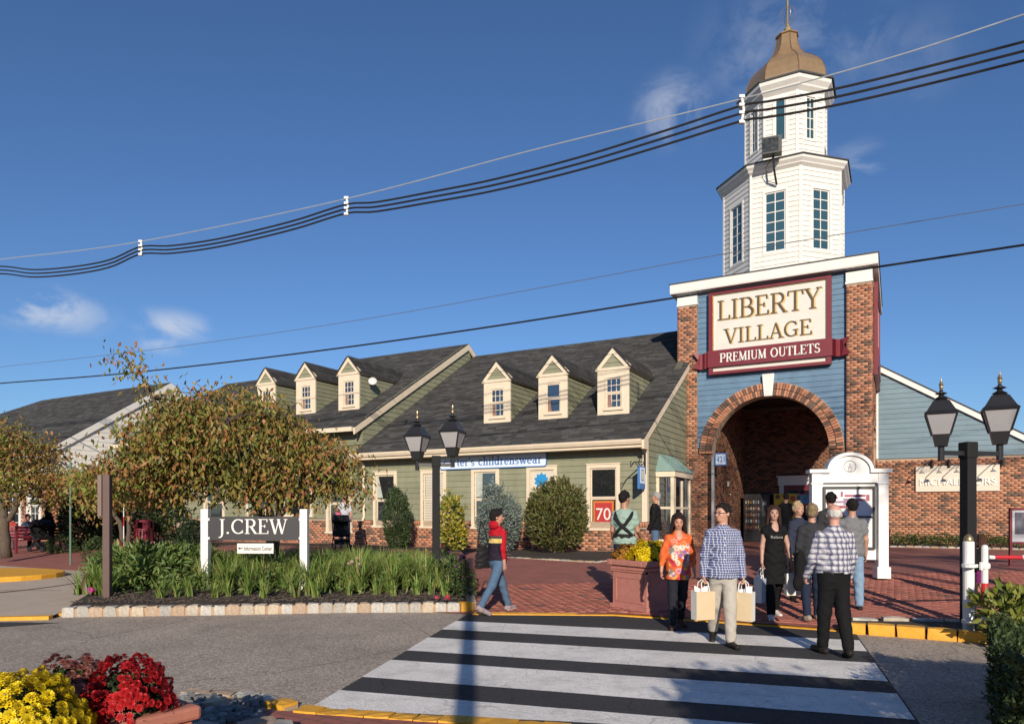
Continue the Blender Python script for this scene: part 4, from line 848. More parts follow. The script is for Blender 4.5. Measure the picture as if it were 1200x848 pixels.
# stone kerbs: each stone an object
GC = [(.42, .37, .30), (.36, .34, .30), (.47, .40, .30), (.40, .30, .22), (.33, .31, .29), (.45, .43, .39), (.38, .28, .20)]
def stone_mesh(name, col, seed, sx=1, sy=1, sz=1, m=GRANITE, rough=.10, rnd=.10):
    r = random.Random(seed); import bmesh as _b
    bm = _b.new(); _b.ops.create_cube(bm, size=1); _b.ops.subdivide_edges(bm, edges=bm.edges[:], cuts=1, use_grid_fill=True)
    for v_ in bm.verts:
        p = v_.co; k = 1 - rnd * (p.length / .866) ** 2 if p.length > .6 else 1
        v_.co = Vector((p.x * k * sx, p.y * k * sy, p.z * k * sz)) + Vector([r.uniform(-1, 1) * rough * s * .5 for s in (sx, sy, sz)])
    me = bpy.data.meshes.new(name); bm.to_mesh(me); bm.free(); me.materials.append(m)
    if col is not None:
        ca = me.color_attributes.new('Col', 'FLOAT_COLOR', 'POINT'); a = np.ones((len(me.vertices), 4), np.float32); a[:, :3] = col; ca.data.foreach_set('color', a.ravel())
    return me
KS = [stone_mesh('kerb_stone', GC[i % 7], i, .185, .16, .24) for i in range(14)]
KY = [stone_mesh('painted_stone', None, 50 + i, .2, .17, .24, YELLOWP, .05, .03) for i in range(4)]
def kerb_line(path, z, name='stone_kerb', parent=None, step=.2, yellow=lambda s, L: False, zf=None, top=.12, joint=True):
    par = parent or tag(MB().build(name, MORTAR), kind='structure')
    segs = [(Vector(a), Vector(b_)) for a, b_ in zip(path, path[1:])]; L = sum((b_ - a).length for a, b_ in segs); s = step / 2; jm = MB()
    while s < L:
        r = s
        for a, b_ in segs:
            l = (b_ - a).length
            if r <= l: p = a.lerp(b_, r / l); d = (b_ - a); break
            r -= l
        yl = yellow(s, L); me = random.choice(KY if yl else KS); o = bpy.data.objects.new('kerb_stone', me); COL.objects.link(o); o.parent = par
        zz = zf(p.x, p.y) if zf else z; ang = math.atan2(d.y, d.x)
        o.location = (p.x, p.y, zz - .12 + random.uniform(-.006, .006)); o.rotation_euler = (0, 0, ang + random.choice((0, math.pi)) + random.uniform(-.04, .04)); k = step / .2; o.scale = (k * random.uniform(.92, 1.04), 1, 1)
        jm.cbox(p.x, p.y, zz - .14, step * 1.03, .13, .22, ang)
        s += step
    if joint: jm.build('mortar_joint', mat('kerb_mortar', (.40, .27, .17), .9, .2, 12, .3), par)
    return par
KP = [(-6.97, 10.92), (-4.71, 11.14), (-2.76, 11.42), (-.83, 11.48), (-.66, 11.55), (-.72, 12.2), (-1.1, 16.4)]
kerb_line(KP, .16, yellow=lambda s, L: 6.05 < s < 6.4 or s > L - .3, step=.205)
kerb_line([(-7.0, 10.95), (-7.3, 11.6), (-8.0, 13.2)], .09, step=.22, yellow=lambda s, L: s < .7, zf=lambda x, y: .05)
lk = [(-9.3, 16.2), (-10.7, 19.0), (-12.5, 21.6), (-15.7, 25.8)]
kerb_line(lk, .2, step=.3, yellow=lambda s, L: s > L - .5); kerb_line([(-18.2, 27.3), (-24.5, 31.0)], .2, step=.3, yellow=lambda s, L: 1.2 < s < 1.8)
# right yellow kerb
rk_ = kerb_line([(4.42, 9.50), (5.1, 9.16), (5.85, 8.72), (7.6, 7.85), (9.2, 7.1)], .145, yellow=lambda s, L: True, step=.34, joint=False)
kerb_line([(4.75, 9.95), (6.1, 9.75), (7.9, 9.0)], .15, step=.42, joint=False, top=.14)
tag(MB().add([(4.45, 9.55, .10), (5.1, 9.22, .10), (5.85, 8.8, .10), (7.7, 7.9, .10), (9.4, 7.2, .10), (9.8, 8.2, .11), (7.9, 9.0, .11), (6.1, 9.75, .11), (4.75, 9.95, .10)], [tuple(range(9))]).build('planting_strip', SOIL), kind='structure')
# concrete walk at the left
cw = [(-7.0, 10.7), (-7.3, 11.7), (-8.0, 13.2), (-9.3, 16.2), (-10.7, 19.0), (-12.5, 21.6), (-15.7, 25.8), (-18.2, 27.3), (-24.5, 31.0), (-40, 33), (-40, 12), (-20, 10.7), (-9, 10.35)]
o = MB(); o.add([(x, y, .045 if y < 11 else .065) for x, y in cw], [tuple(range(len(cw)))]); tag(o.build('concrete_walk', CONC), kind='structure')
for (a, b_, c) in (((-7.0, 10.66), (-9.2, 10.3), .09), ((-9.2, 10.3), (-14, 10.3), .09)):
    d = Vector(b_) - Vector(a); q = MB(); q.cbox((a[0] + b_[0]) / 2, (a[1] + b_[1]) / 2, .025, d.length, .14, .06, math.atan2(d.y, d.x)); tag(q.build('kerb_edging', YELLOWP), kind='structure')
JT = mat('dark_joint', (.12, .10, .085), .9)
for q0, q1 in (((-9.0, 14.0), (-20, 14.6)), ((-10.2, 17.5), (-26, 19))):
    d = Vector(q1) - Vector(q0); q = MB(); q.cbox((q0[0] + q1[0]) / 2, (q0[1] + q1[1]) / 2, .066, d.length, .015, .004, math.atan2(d.y, d.x)); tag(q.build('walk_joint', JT), kind='structure')
q = MB(); q.tube([(-13.2 + 3.6 * math.cos(R(a)), 15.2 + 3.6 * math.sin(R(a)), .062) for a in range(-75, 30, 7)], .012, 5); tag(q.build('walk_joint', JT), kind='structure')
isl = MB(); pts = [(-13.1 + 2.2 * math.cos(R(a)), 16.8 + 1.6 * math.sin(R(a))) for a in range(0, 360, 15)]; isl.prism(pts, lambda a, b_, d: (a, b_, d), .0, .17); tag(isl.build('painted_kerb', YELLOWP, bevel=.03), kind='structure')
# garden bed soil
def mound(name, poly, z, m, bumps=.03):
    import bmesh as _b
    bm = _b.new(); bm.faces.new([bm.verts.new((x, y, z)) for x, y in poly]); _b.ops.triangulate(bm, faces=bm.faces[:])
    for _ in range(4): _b.ops.subdivide_edges(bm, edges=[e for e in bm.edges if e.calc_length() > .45], cuts=1)
    _b.ops.triangulate(bm, faces=bm.faces[:])
    for v_ in bm.verts:
        if not v_.is_boundary: v_.co.z += random.uniform(0, bumps) + .04
    me = bpy.data.meshes.new(name); bm.to_mesh(me); bm.free(); me.materials.append(m)
    for p in me.polygons: p.use_smooth = True
    o = bpy.data.objects.new(name, me); COL.objects.link(o); return tag(o, kind='structure')
GBED = [(-6.95, 10.98), (-4.71, 11.19), (-2.76, 11.47), (-.83, 11.53), (-.74, 12.2), (-1.12, 16.4), (-3, 17.6), (-7, 19.0), (-10.2, 19.4), (-10.6, 19.0), (-9.2, 16.2), (-7.9, 13.2), (-7.25, 11.6)]
mound('garden_bed', GBED, .125, SOIL)
chip = MB()
for i in range(1500):
    x, y = random.uniform(-7.1, -.8), random.uniform(11.2, 12.9)
    if y < 11.25 + .09 * (x + 5) * .6 and x > -5: continue
    chip.cbox(x, y, .19, random.uniform(.02, .06), random.uniform(.008, .02), .012, random.uniform(0, 3))
tag(chip.build('mulch_chips', mat('mulch_chip', (.085, .062, .05), .9, .5, 20)), kind='stuff')
# beds along the shops and below the wing wall
VB = [W(-10.5, -.02)[:2], W(-10.5, -1.9)[:2], W(-8, -2.0)[:2], W(-2.6, -3.3)[:2], W(-.1, -3.7)[:2], W(.1, -3.0)[:2], W(.1, -.02)[:2]]
mound('shop_bed', VB, .42, SOIL); kerb_line([Vector(p) for p in (W(-10.5, -1.95)[:2], W(-8, -2.05)[:2], W(-2.6, -3.35)[:2], W(-.1, -3.75)[:2], W(.16, -3.0)[:2], W(.2, -.1)[:2])], .4, step=.24, name='stone_kerb', zf=lambda x, y: .42)
mound('wing_bed', [W(6.0, 9.45)[:2], W(6.0, 7.3)[:2], W(10, 7.2)[:2], W(15, 7.2)[:2], W(15, 9.45)[:2]], .46, SOIL); kerb_line([Vector(p) for p in (W(6.0, 7.25)[:2], W(10, 7.15)[:2], W(13, 7.15)[:2])], .46, step=.24, name='stone_kerb', zf=lambda x, y: .5)
mound('far_bed', [W(-11, -.02)[:2], W(-11, -1.8)[:2], W(-17, -3.2)[:2], W(-25, -3.5)[:2], W(-25, 0)[:2]], .42, SOIL)
# the island the photograph was taken from
tag(MB().add([(-1.75, 5.62, .03), (-.3, 5.30, .03), (2.8, 4.4, .03), (3, -2, .03), (-6, -2, .03), (-6, 5.2, .03), (-3.2, 5.9, .03)], [tuple(range(7))]).build('island_paving', PAVE), kind='structure')
kerb_line([(-1.72, 5.66), (-.3, 5.34), (1.2, 4.98), (2.8, 4.5)], .045, step=.2, yellow=lambda s, L: True, joint=False, top=.12)
kerb_line([(-2.9, 6.22), (-2.35, 6.14), (-1.82, 5.78)], .055, step=.24, yellow=lambda s, L: s > 1.05)
BIG = [stone_mesh('boulder', GC[(i * 2) % 7], 90 + i, 1, .75, .6, rough=.22) for i in range(6)]
for i, (px, py, s_) in enumerate(((222, 820, .15), (252, 816, .18), (238, 847, .22), (300, 844, .24), (328, 844, .22), (275, 848, .18))):
    Y = 823 * 1.5 / (py - 600); o = bpy.data.objects.new('boulder', BIG[i]); COL.objects.link(o); o.location = ((px - 600) / 823 * Y, Y, .05); o.scale = (s_, s_, s_); o.rotation_euler = (0, 0, i * 1.3)
    tag(o, ['pale boulder beside the rim of the flower trough', 'flat grey boulder at the road edge behind the pebbles', 'rough boulder under the flower trough corner', 'large white-veined boulder next to the yellow edging', 'squared granite boulder at the end of the yellow edging', 'small boulder between the pebbles at the picture bottom'][i], 'boulder', 'boulders round the pebble patch')
PEB = [stone_mesh('pebble', (.16 + .05 * (i % 3), .165 + .05 * (i % 3), .17 + .045 * (i % 3)), 120 + i, 1, .8, .55, rough=.12) for i in range(6)]
for i in range(90):
    px, py = random.uniform(212, 305), random.uniform(815, 846); Y = 823 * 1.56 / (py - 600); o = bpy.data.objects.new('pebble', PEB[i % 6]); COL.objects.link(o); s_ = random.uniform(.045, .1)
    o.location = ((px - 600) / 823 * Y, Y, .045 + random.uniform(0, .03)); o.scale = (s_, s_, s_); o.rotation_euler = (random.uniform(-.3, .3), random.uniform(-.3, .3), random.uniform(0, 6)); tag(o, 'smooth grey river pebble in the patch beside the flower trough', 'pebble', 'river pebbles beside the trough')
# ================================================================== vegetation
def X(px, Y): return (px - 600) / 823 * Y
def Z(py, Y): return 1.62 + (600 - py) / 823 * Y
def rdir(n): d = rng.normal(size=(n, 3)); return d / np.linalg.norm(d, axis=1, keepdims=True)
def leaf_mesh(name, P, L, wd, cols, parent=None, droop=0.0, up=0.0, out=None, kind=None, jit=.25, fold=.25):
    """one folded diamond leaf (two triangles) per point"""
    n = len(P); d = rdir(n); d[:, 2] += up - droop
    if out is not None: d += out
    d /= np.linalg.norm(d, axis=1, keepdims=True); s = np.cross(d, rdir(n)); s /= np.linalg.norm(s, axis=1, keepdims=True) + 1e-9; nn = np.cross(d, s)
    L_ = L * rng.uniform(.65, 1.25, (n, 1)); W_ = wd * rng.uniform(.7, 1.25, (n, 1)) / 2
    base = P; tip = P + d * L_; mid = P + d * L_ * .45 + nn * W_ * fold * 2
    V = np.empty((n, 4, 3)); V[:, 0] = base; V[:, 1] = mid + s * W_; V[:, 2] = tip; V[:, 3] = mid - s * W_
    idx = np.arange(n)[:, None] * 4; F = np.concatenate([idx + np.array([[0, 1, 2]]), idx + np.array([[0, 2, 3]])], axis=0)
    c = np.asarray(cols) if np.ndim(cols) == 2 and len(cols) == n else np.asarray(cols)[rng.integers(0, len(cols), n)]
    c = c * rng.uniform(1 - jit, 1 + jit, (n, 1)); o = np_mesh(name, V.reshape(-1, 3), F, LEAF, parent, cols=np.repeat(c, 4, axis=0))
    if kind: o['kind'] = kind
    return o
def blob_points(blobs, n, lo=.35):
    """points biased to the outside of a union of ellipsoids (cx,cy,cz,rx,ry,rz)"""
    b = np.array(blobs, float); vol = b[:, 3] * b[:, 4] * b[:, 5]; k = rng.choice(len(b), n, p=vol / vol.sum()); d = rdir(n); r = rng.uniform(lo, 1, (n, 1)) ** .5
    return b[k, :3] + d * r * b[k, 3:]
def tree(name, base, limbs, blobs, nclump, per, L, wd, palette, label, trunk_r=.09, droop=.9, cr=.22, group=None, ppick=None, sprigs=()):
    t = empty(name, (0, 0, 0), 0, label, 'tree', group); t.location = base; B = np.array(base, float)
    q = MB(); nodes = []
    for path, r0 in limbs:
        pts = [Vector(p) - Vector(base) for p in path]; dense = []
        for a, b_ in zip(pts, pts[1:]):
            for i in range(4): dense.append(a.lerp(b_, i / 4) + Vector([random.uniform(-.03, .03) for _ in range(3)]))
        dense.append(pts[-1]); k = len(dense); q.tube(dense, [r0 * (1 - .75 * i / (k - 1)) for i in range(k)], 7); nodes += dense[3:]
    q.build('trunk', BARK, t, smooth=True)
    cl = blob_points(blobs, int(nclump * 1.5)) - B
    cl = cl[np.sin(cl[:, 0] * 3.1 + 1) * np.sin(cl[:, 1] * 2.7) * np.sin(cl[:, 2] * 3.7 + .6) < .40]
    if len(sprigs): cl = np.concatenate([cl, np.array(sprigs) - B])
    N_ = np.array([tuple(v) for v in nodes]); tw = MB()
    for c in cl[::2]:
        j = np.argmin(((N_ - c) ** 2).sum(1)); a = Vector(N_[j]); e = Vector(c); m_ = a.lerp(e, .5) + Vector((0, 0, .08))
        tw.tube([a, m_, e], [.018, .011, .005], 4, cap=False)
    tw.build('twigs', BARK, t)['kind'] = 'stuff'
    P = np.repeat(cl, per, axis=0) + rng.normal(size=(len(cl) * per, 3)) * cr * np.array([1, 1, .7]); pal = np.asarray(palette)
    cb = pal[rng.choice(len(pal), len(cl), p=ppick)]; cols = np.repeat(cb, per, axis=0); sw = rng.random(len(P)) < .35; cols[sw] = pal[rng.choice(len(pal), sw.sum(), p=ppick)]
    leaf_mesh('crown', P, L, wd, cols, t, droop=droop, kind='stuff'); return t
def shrub(name, base, blobs, n, L, wd, pal, label, up=0.0, droop=0.0, group=None, cat='shrub', stems=True, lo=.5):
    t = empty(name, base, 0, label, cat, group); B = np.array(base)
    P = blob_points(blobs, n, lo); P = P[P[:, 2] > .02]
    lump = np.sin(P[:, 0] * 9 + 1) * np.sin(P[:, 1] * 8) * np.sin(P[:, 2] * 7.3 + 2); P = P[lump < .42]
    sh_ = []
    for _ in range(max(10, n // 260)):
        d_ = rdir(1)[0]; d_[2] = abs(d_[2]) * 1.3 + up; b_ = blobs[rng.integers(len(blobs))]; c_ = np.array(b_[:3]); r_ = np.array(b_[3:]); d_ /= np.linalg.norm(d_)
        for q_ in np.linspace(.85, rng.uniform(1.08, 1.32), 12): sh_.append(c_ + d_ * r_ * q_ + rng.normal(size=3) * .02)
    P = np.concatenate([P, np.array(sh_)]); P = P[P[:, 2] > .02]
    out = P - np.array([0, 0, P[:, 2].mean() * .6]); out /= np.linalg.norm(out, axis=1, keepdims=True) + 1e-6
    leaf_mesh('foliage', P, L, wd, pal, t, up=up, droop=droop, out=out * .8)['kind'] = 'stuff'
    if stems:
        q = MB(); top = max(b_[2] + b_[5] * .5 for b_ in blobs)
        for i in range(7): a = random.uniform(0, 6.28); r = max(b_[3] for b_ in blobs) * .45; q.tube([(.05 * math.cos(a), .05 * math.sin(a), -.05), (r * .5 * math.cos(a), r * .5 * math.sin(a), top * .5), (r * math.cos(a), r * math.sin(a), top)], [.025, .018, .006], 5)
        q.build('stems', BARK, t)
    return t
AUT = [(.17, .165, .030), (.22, .19, .036), (.28, .20, .048), (.31, .145, .045), (.12, .145, .028), (.18, .21, .030), (.36, .16, .065), (.075, .095, .022)]
AP = np.array([.15, .16, .20, .17, .10, .08, .08, .06])
Y = 14.6; k = Y / 823
def bl(px, py, rx, ry, dy=0, ryd=1.6): return (X(px, Y), Y + dy, Z(py, Y), rx * k, ryd, ry * k)
tb = (X(318, Y), Y, .25); T3 = lambda px, py, dy=0: (X(px, Y), Y + dy, Z(py, Y))
tree('cherry_tree', tb,
     [([tb, T3(316, 620), T3(290, 560, -.3), T3(215, 500, -.8)], .11), ([tb, T3(326, 605), T3(330, 550, .3), T3(345, 500, .5)], .10), ([T3(316, 618), T3(305, 560, .6), T3(262, 480, .9)], .085), ([T3(325, 606), T3(362, 575, -.2), T3(425, 548, -.4)], .065), ([T3(292, 565, -.3), T3(220, 560, -.6), T3(150, 552, -.5)], .06), ([T3(322, 612), T3(310, 560, -.5), T3(290, 500, -1.)], .07), ([T3(220, 505, -.8), T3(196, 462, -.8), T3(184, 440, -.8), T3(168, 428, -.8)], .035)],
     [bl(268, 520, 100, 50, 0, 1.9), bl(208, 526, 52, 36, -.4, 1.3), bl(340, 540, 74, 40, .2, 1.4), bl(166, 562, 48, 28, -.4, 1.0), bl(398, 556, 38, 25, -.3, .8), bl(235, 566, 105, 18, -.4, 1.5), bl(350, 580, 58, 14, -.5, .8), bl(250, 475, 42, 22, .2, 1.0), bl(290, 480, 40, 20, .3, 1.), bl(218, 487, 24, 16, -.6, .7), bl(418, 575, 18, 20, -.3, .5), bl(150, 578, 22, 14, -.4, .6)],
     640, 25, .135, .054, AUT, 'large spreading tree with olive and rust autumn leaves behind the dark roadside sign', .11, droop=1.2, ppick=AP,
     sprigs=[T3(px + 2, py, -.8) for px, py in ((166, 430), (172, 424), (180, 437), (186, 447), (196, 458), (172, 436), (195, 465))])
Y = 21.5; k = Y / 823; tb = (X(6, Y), Y, .25)
tree('cherry_tree', tb, [([tb, T3(6, 610), T3(-6, 560), T3(-30, 520)], .16), ([T3(6, 612), T3(20, 592), T3(34, 560), T3(60, 535)], .09), ([T3(4, 600), T3(12, 540), T3(10, 510)], .08)],
     [bl(8, 540, 62, 34, 0, 1.7), bl(56, 562, 40, 18, -.3, 1.2), bl(-40, 540, 50, 40, 0, 1.5), bl(10, 505, 22, 12, 0, .8), bl(88, 572, 22, 14, 0, .7), bl(20, 580, 40, 16, .3, 1.0)], 300, 24, .15, .06, AUT, 'autumn tree with a grey forked trunk at the left edge, above the bench', ppick=AP, cr=.25)
Y = 19.5; k = Y / 823; tb = (X(146, Y), Y, .2)
tree('cherry_tree', tb, [([tb, T3(140, 612), T3(122, 580), T3(105, 550)], .08), ([tb, T3(152, 610), T3(160, 585), T3(150, 550)], .075)],
     [bl(122, 566, 26, 20, 0, 1.0), bl(148, 574, 26, 18, 0, .8), bl(110, 592, 14, 14, .3, .6)], 100, 24, .14, .055, AUT, 'smaller tree with forked grey trunk beside the red fire hydrant', ppick=AP, cr=.22)
# shrubs along the shop
JUN = [(.040, .072, .022), (.055, .09, .028), (.07, .10, .035), (.03, .055, .02)]
shrub('juniper', (X(465, 23.0), 23.0, .42), [(0, 0, .95, .46, .45, .98), (.05, 0, .35, .38, .4, .4), (-.08, 0, 1.6, .28, .3, .4)], 6500, .10, .034, JUN, 'narrow upright green juniper by the shop wall, left of the lamp post', up=.6)
shrub('golden_shrub', (X(528, 21.9), 21.9, .42), [(0, 0, .95, .42, .4, .75), (.15, 0, .4, .36, .4, .4)], 1500, .13, .085, [(.36, .30, .03), (.27, .27, .035), (.42, .33, .05), (.13, .17, .03)], 'yellow leaved shrub by the shop wall, behind the lamp post', up=.1)
shrub('blue_spruce', (X(584, 21.2), 21.2, .42), [(0, 0, .85, .66, .6, .9), (-.15, 0, 1.45, .36, .35, .62), (.3, 0, 1.0, .45, .4, .6)], 9000, .10, .034, [(.16, .205, .185), (.20, .25, .23), (.11, .15, .13), (.24, .28, .26)], 'silvery blue spruce bush beside the shop window, behind the striding woman', up=.35)
shrub('laurel_bush', (X(652, 20.0), 20.0, .40), [(0, 0, 1.0, .92, .7, .88), (-.35, 0, 1.25, .5, .5, .72), (.4, 0, 1.3, .48, .5, .66), (.15, 0, 1.6, .3, .3, .5), (-.15, -.1, 1.5, .35, .3, .6)], 10000, .12, .042, [(.085, .10, .022), (.11, .13, .028), (.15, .15, .035), (.05, .07, .018), (.17, .12, .05)], 'tall broad green bush under the shop window with the blue decal', up=.7)
shrub('yew_bush', (X(104, 25), 25, .3), [(0, 0, 1.0, .95, .8, 1.25), (.5, .2, .9, .7, .7, 1.0)], 11000, .13, .06, [(.02, .034, .014), (.028, .045, .018), (.016, .026, .012)], 'large dark rounded yew behind the thin green post', up=.3)
shrub('evergreen_bush', (X(183, 26), 26, .4), [(0, 0, 1.3, 1.0, .8, .8), (-.9, .2, 1.2, .8, .7, .95), (.5, .1, .9, .7, .7, .7)], 9000, .13, .055, [(.035, .06, .02), (.05, .08, .025), (.028, .045, .018)], 'green evergreen bush behind the maroon litter bin', up=.3)
shrub('boxwood_bush', (X(226, 20), 20, .3), [(0, 0, .55, .40, .4, .55), (-.2, 0, .3, .45, .4, .35)], 3200, .08, .045, [(.022, .04, .015), (.03, .05, .018)], 'small dark boxwood against the left post of the dark roadside sign')
for (px, Y_, w_, h_, lb) in ((210, 18.5, .75, .42, 'low clipped green shrub in front of the litter bin, left of the sign'), (160, 17.0, .5, .38, 'low green shrub right of the fire hydrant'), (74, 24, .5, .45, 'little green shrub at the foot of the thin green post'), (116, 20, .45, .5, 'low grey green shrub behind the brown post')):
    shrub('low_shrub', (X(px, Y_), Y_, .15), [(0, 0, h_ * .6, w_, w_ * .8, h_)], 1700, .07, .03, [(.05, .085, .02), (.07, .10, .028), (.035, .06, .018)], lb, group='low shrubs in the planting beds', stems=False)
# garden bed: strap-leaved clumps (each a plant) over a leafy mass
STRAP = [(.16, .255, .045), (.20, .29, .06), (.12, .21, .04), (.26, .31, .08), (.30, .28, .10)]
def clump_mesh(nb, L, wd, spread, name='blades', pal=STRAP):
    V, F, C = [], [], []
    for i in range(nb):
        a = random.uniform(0, 6.28); l = L * random.uniform(.55, 1.15); lean = spread * random.uniform(.2, 1.0); c = np.array(random.choice(pal)) * random.uniform(.8, 1.2); bx, by = random.gauss(0, .03), random.gauss(0, .03)
        tx, ty = -math.sin(a), math.cos(a); o = len(V)
        for j in range(5):
            t = j / 4; w_ = wd * (1 - t ** 2.2) * .5 + .0008; r = lean * l * t ** 1.7; z = l * (t - .22 * lean * t ** 3)
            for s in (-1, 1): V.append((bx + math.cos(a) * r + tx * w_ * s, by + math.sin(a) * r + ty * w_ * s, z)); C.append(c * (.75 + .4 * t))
        F += [(o + 2 * j, o + 2 * j + 1, o + 2 * j + 3, o + 2 * j + 2) for j in range(4)]
    me = np_mesh(name, V, F, LEAF, None, cols=np.array(C)); d = me.data; bpy.data.objects.remove(me); return d
CM = [clump_mesh(24, .40, .028, .8) for _ in range(3)] + [clump_mesh(40, .70, .024, .85) for _ in range(4)]
def clump(kind_, x, y, z, s, label, group):
    o = bpy.data.objects.new('lily_clump', CM[kind_]); COL.objects.link(o); o.location = (x, y, z); o.scale = (s,) * 3; o.rotation_euler = (0, 0, random.uniform(0, 6.28)); return tag(o, label, 'plant', group)
ORD = 'first second third fourth fifth sixth seventh eighth ninth tenth eleventh twelfth thirteenth fourteenth fifteenth sixteenth'.split()
front_px = (188, 207, 222, 251, 268, 290, 309, 346, 362, 372, 409, 441, 462, 490, 505, 524)
for i, px in enumerate(front_px):
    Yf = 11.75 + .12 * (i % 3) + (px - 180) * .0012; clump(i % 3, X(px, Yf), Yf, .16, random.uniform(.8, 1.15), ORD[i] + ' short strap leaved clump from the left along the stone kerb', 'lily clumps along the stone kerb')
for i in range(190):
    px = random.uniform(236, 548); Yf = random.uniform(12.4, 16.2); x = X(px, Yf)
    if x > -.95 - (Yf - 11.5) * .08: continue
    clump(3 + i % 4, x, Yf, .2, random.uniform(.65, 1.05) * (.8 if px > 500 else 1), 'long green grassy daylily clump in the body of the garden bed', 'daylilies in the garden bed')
ir = empty('iris_clump', (X(112, 12.6), 12.6, .16), 0, 'yellow green iris fan at the left end of the garden bed, by the brown post', 'plant')
for i in range(7): o = bpy.data.objects.new('blades', CM[i % 3]); COL.objects.link(o); o.parent = ir; o.location = (random.uniform(-.3, .3), random.uniform(-.2, .2), 0); o.scale = (1.3,) * 3; o.rotation_euler = (0, 0, i)
n = 9500; P = np.stack([rng.uniform(-7.4, -1.0, n), rng.uniform(12.2, 17.5, n), rng.uniform(.15, .66, n)], 1); fx = P[:, 0] / P[:, 1] * 823 + 600
keep = (fx > 128) & (P[:, 0] < -.9 - (P[:, 1] - 11.5) * .09) & (P[:, 2] < .22 + .5 * np.clip((P[:, 1] - 12.1) / 1.2, 0, 1)); P = P[keep]
leaf_mesh('garden_foliage', P, .13, .045, [(.07, .125, .028), (.10, .16, .036), (.13, .19, .045), (.17, .20, .05)], up=.5, kind='stuff')
pe = shrub('peony', (X(172, 13.6), 13.6, .18), [(0, 0, .38, 1.1, .7, .42), (.6, .3, .40, .7, .6, .38), (-.45, .1, .3, .5, .5, .33)], 4200, .18, .05, [(.075, .13, .03), (.10, .165, .04), (.13, .20, .05), (.18, .22, .06)], 'mass of dark glossy peony leaves left of the roadside sign', up=.35, cat='plant', stems=False, lo=.3)
sd = shrub('sedum', (X(540, 12.4), 12.4, .15), [(0, 0, .22, .30, .5, .26), (-.15, .9, .3, .3, .5, .33)], 1300, .08, .04, [(.06, .10, .03), (.10, .12, .03), (.04, .07, .02)], 'low bushy green plant spilling over the right corner of the garden bed', up=.2, cat='plant', stems=False, lo=.3)
def flowers(name, pts, r, c, label, stem=True):
    t = empty(name, pts[0], 0, label, 'flower'); b0 = Vector(pts[0]); m_ = mat('petal_%s' % name, c, .6, .25, 30); st = MB(); first = None
    for p in pts:
        v_ = Vector(p) - b0; me = stone_mesh('bloom', None, int(p[0] * 1000), r * 2, r * 2, r * 1.3, m_, .3) if first is None else first
        first = first or me; o = bpy.data.objects.new('bloom', me); COL.objects.link(o); o.parent = t; o.location = v_; o.rotation_euler = (random.random(), random.random(), random.random() * 6)
        st.tube([(v_.x + .03, v_.y, v_.z - .35), v_], .006, 4, cap=False)
    if stem: st.build('stems', mat('flower_stem', (.06, .09, .03), .7), t)
    return t
flowers('purple_flower', [(X(px, 12.6), 12.6 + random.uniform(-.2, .2), Z(py, 12.6)) for px, py in ((541, 651), (544, 648), (538, 656), (527, 646), (535, 663), (543, 653), (520, 652))], .03, (.05, .012, .06), 'dark purple flowers on thin stems at the right end of the garden bed')
flowers('red_flower', [(X(px, 11.75), 11.75, Z(py, 11.75)) for px, py in ((512, 700), (524, 701), (525, 699))], .035, (.45, .02, .06), 'low crimson flowers beside the stone kerb near its yellow corner', False)
flowers('pink_flower', [(X(px, 13), 13 + random.uniform(-.2, .2), Z(py, 13)) for px, py in ((414, 658), (418, 661), (410, 660), (421, 663), (416, 655), (424, 660))], .03, (.40, .24, .22), 'faded pink flower heads in the garden bed right of the sign')
flowers('coneflower', [(X(px, 15.5), 15.5 + random.uniform(-.3, .3), Z(py, 15.5)) for px, py in ((188, 640), (198, 640), (203, 636), (190, 648), (202, 646), (214, 637), (186, 636))], .045, (.34, .20, .15), 'brown pink seed heads left of the white sign post')
flowers('magenta_flower', [(X(px, 12.3), 12.3, Z(py, 12.3)) for px, py in ((106, 690), (109, 691), (107, 693))], .035, (.35, .04, .16), 'magenta flower at the foot of the iris fan', False)
# low hedge at the wing, and plants at the right
P = []
for i in range(5200):
    u, v = random.uniform(6.05, 15), random.uniform(7.4, 9.4); x, y, _ = W(u, v); P.append((x, y, .5 + random.random() ** .7 * (.30 + .1 * math.sin(u * 5) * math.sin(v * 3))))
tag(leaf_mesh('low_hedge', np.array(P), .09, .05, [(.05, .085, .02), (.075, .11, .025), (.035, .06, .016), (.14, .10, .03)], up=.4), 'long low leafy hedge along the foot of the right brick wall', 'hedge')
shrub('hosta', (X(1185, 8.3), 8.3, .1), [(0, 0, .3, .34, .35, .30), (.4, .1, .3, .4, .4, .30), (.9, .2, .3, .4, .4, .3)], 1500, .14, .075, [(.19, .22, .03), (.26, .26, .045), (.12, .16, .025)], 'bright yellow green leafy plants behind the barrier post', up=.3, cat='plant', stems=False, lo=.3)
def hedge(name, x0, x1, y0, y1, h, n, label, L=.055):
    t = empty(name, ((x0 + x1) / 2, (y0 + y1) / 2, 0), 0, label, 'hedge'); a, b_ = (x1 - x0) / 2, (y1 - y0) / 2
    P = rng.uniform(-1, 1, (n, 3)); ax = rng.choice(3, n, p=[.35, .35, .3]); P[np.arange(n), ax] = np.sign(P[np.arange(n), ax]) * rng.uniform(.82, 1.0, n); P *= np.array([a, b_, h / 2]); P[:, 2] += h / 2
    P += rng.normal(size=P.shape) * .02 + (np.sin(P[:, [1, 2, 0]] * 5) * .04); P = P[P[:, 2] > 0]
    leaf_mesh('foliage', P, L, .022, [(.035, .06, .014), (.055, .085, .02), (.075, .105, .025), (.025, .04, .012)], t, up=.25)['kind'] = 'stuff'
    MB().box(-a * .8, a * .8, -b_ * .8, b_ * .8, 0, h * .82).build('core', mat('hedge_core', (.012, .016, .008), .95), t); return t
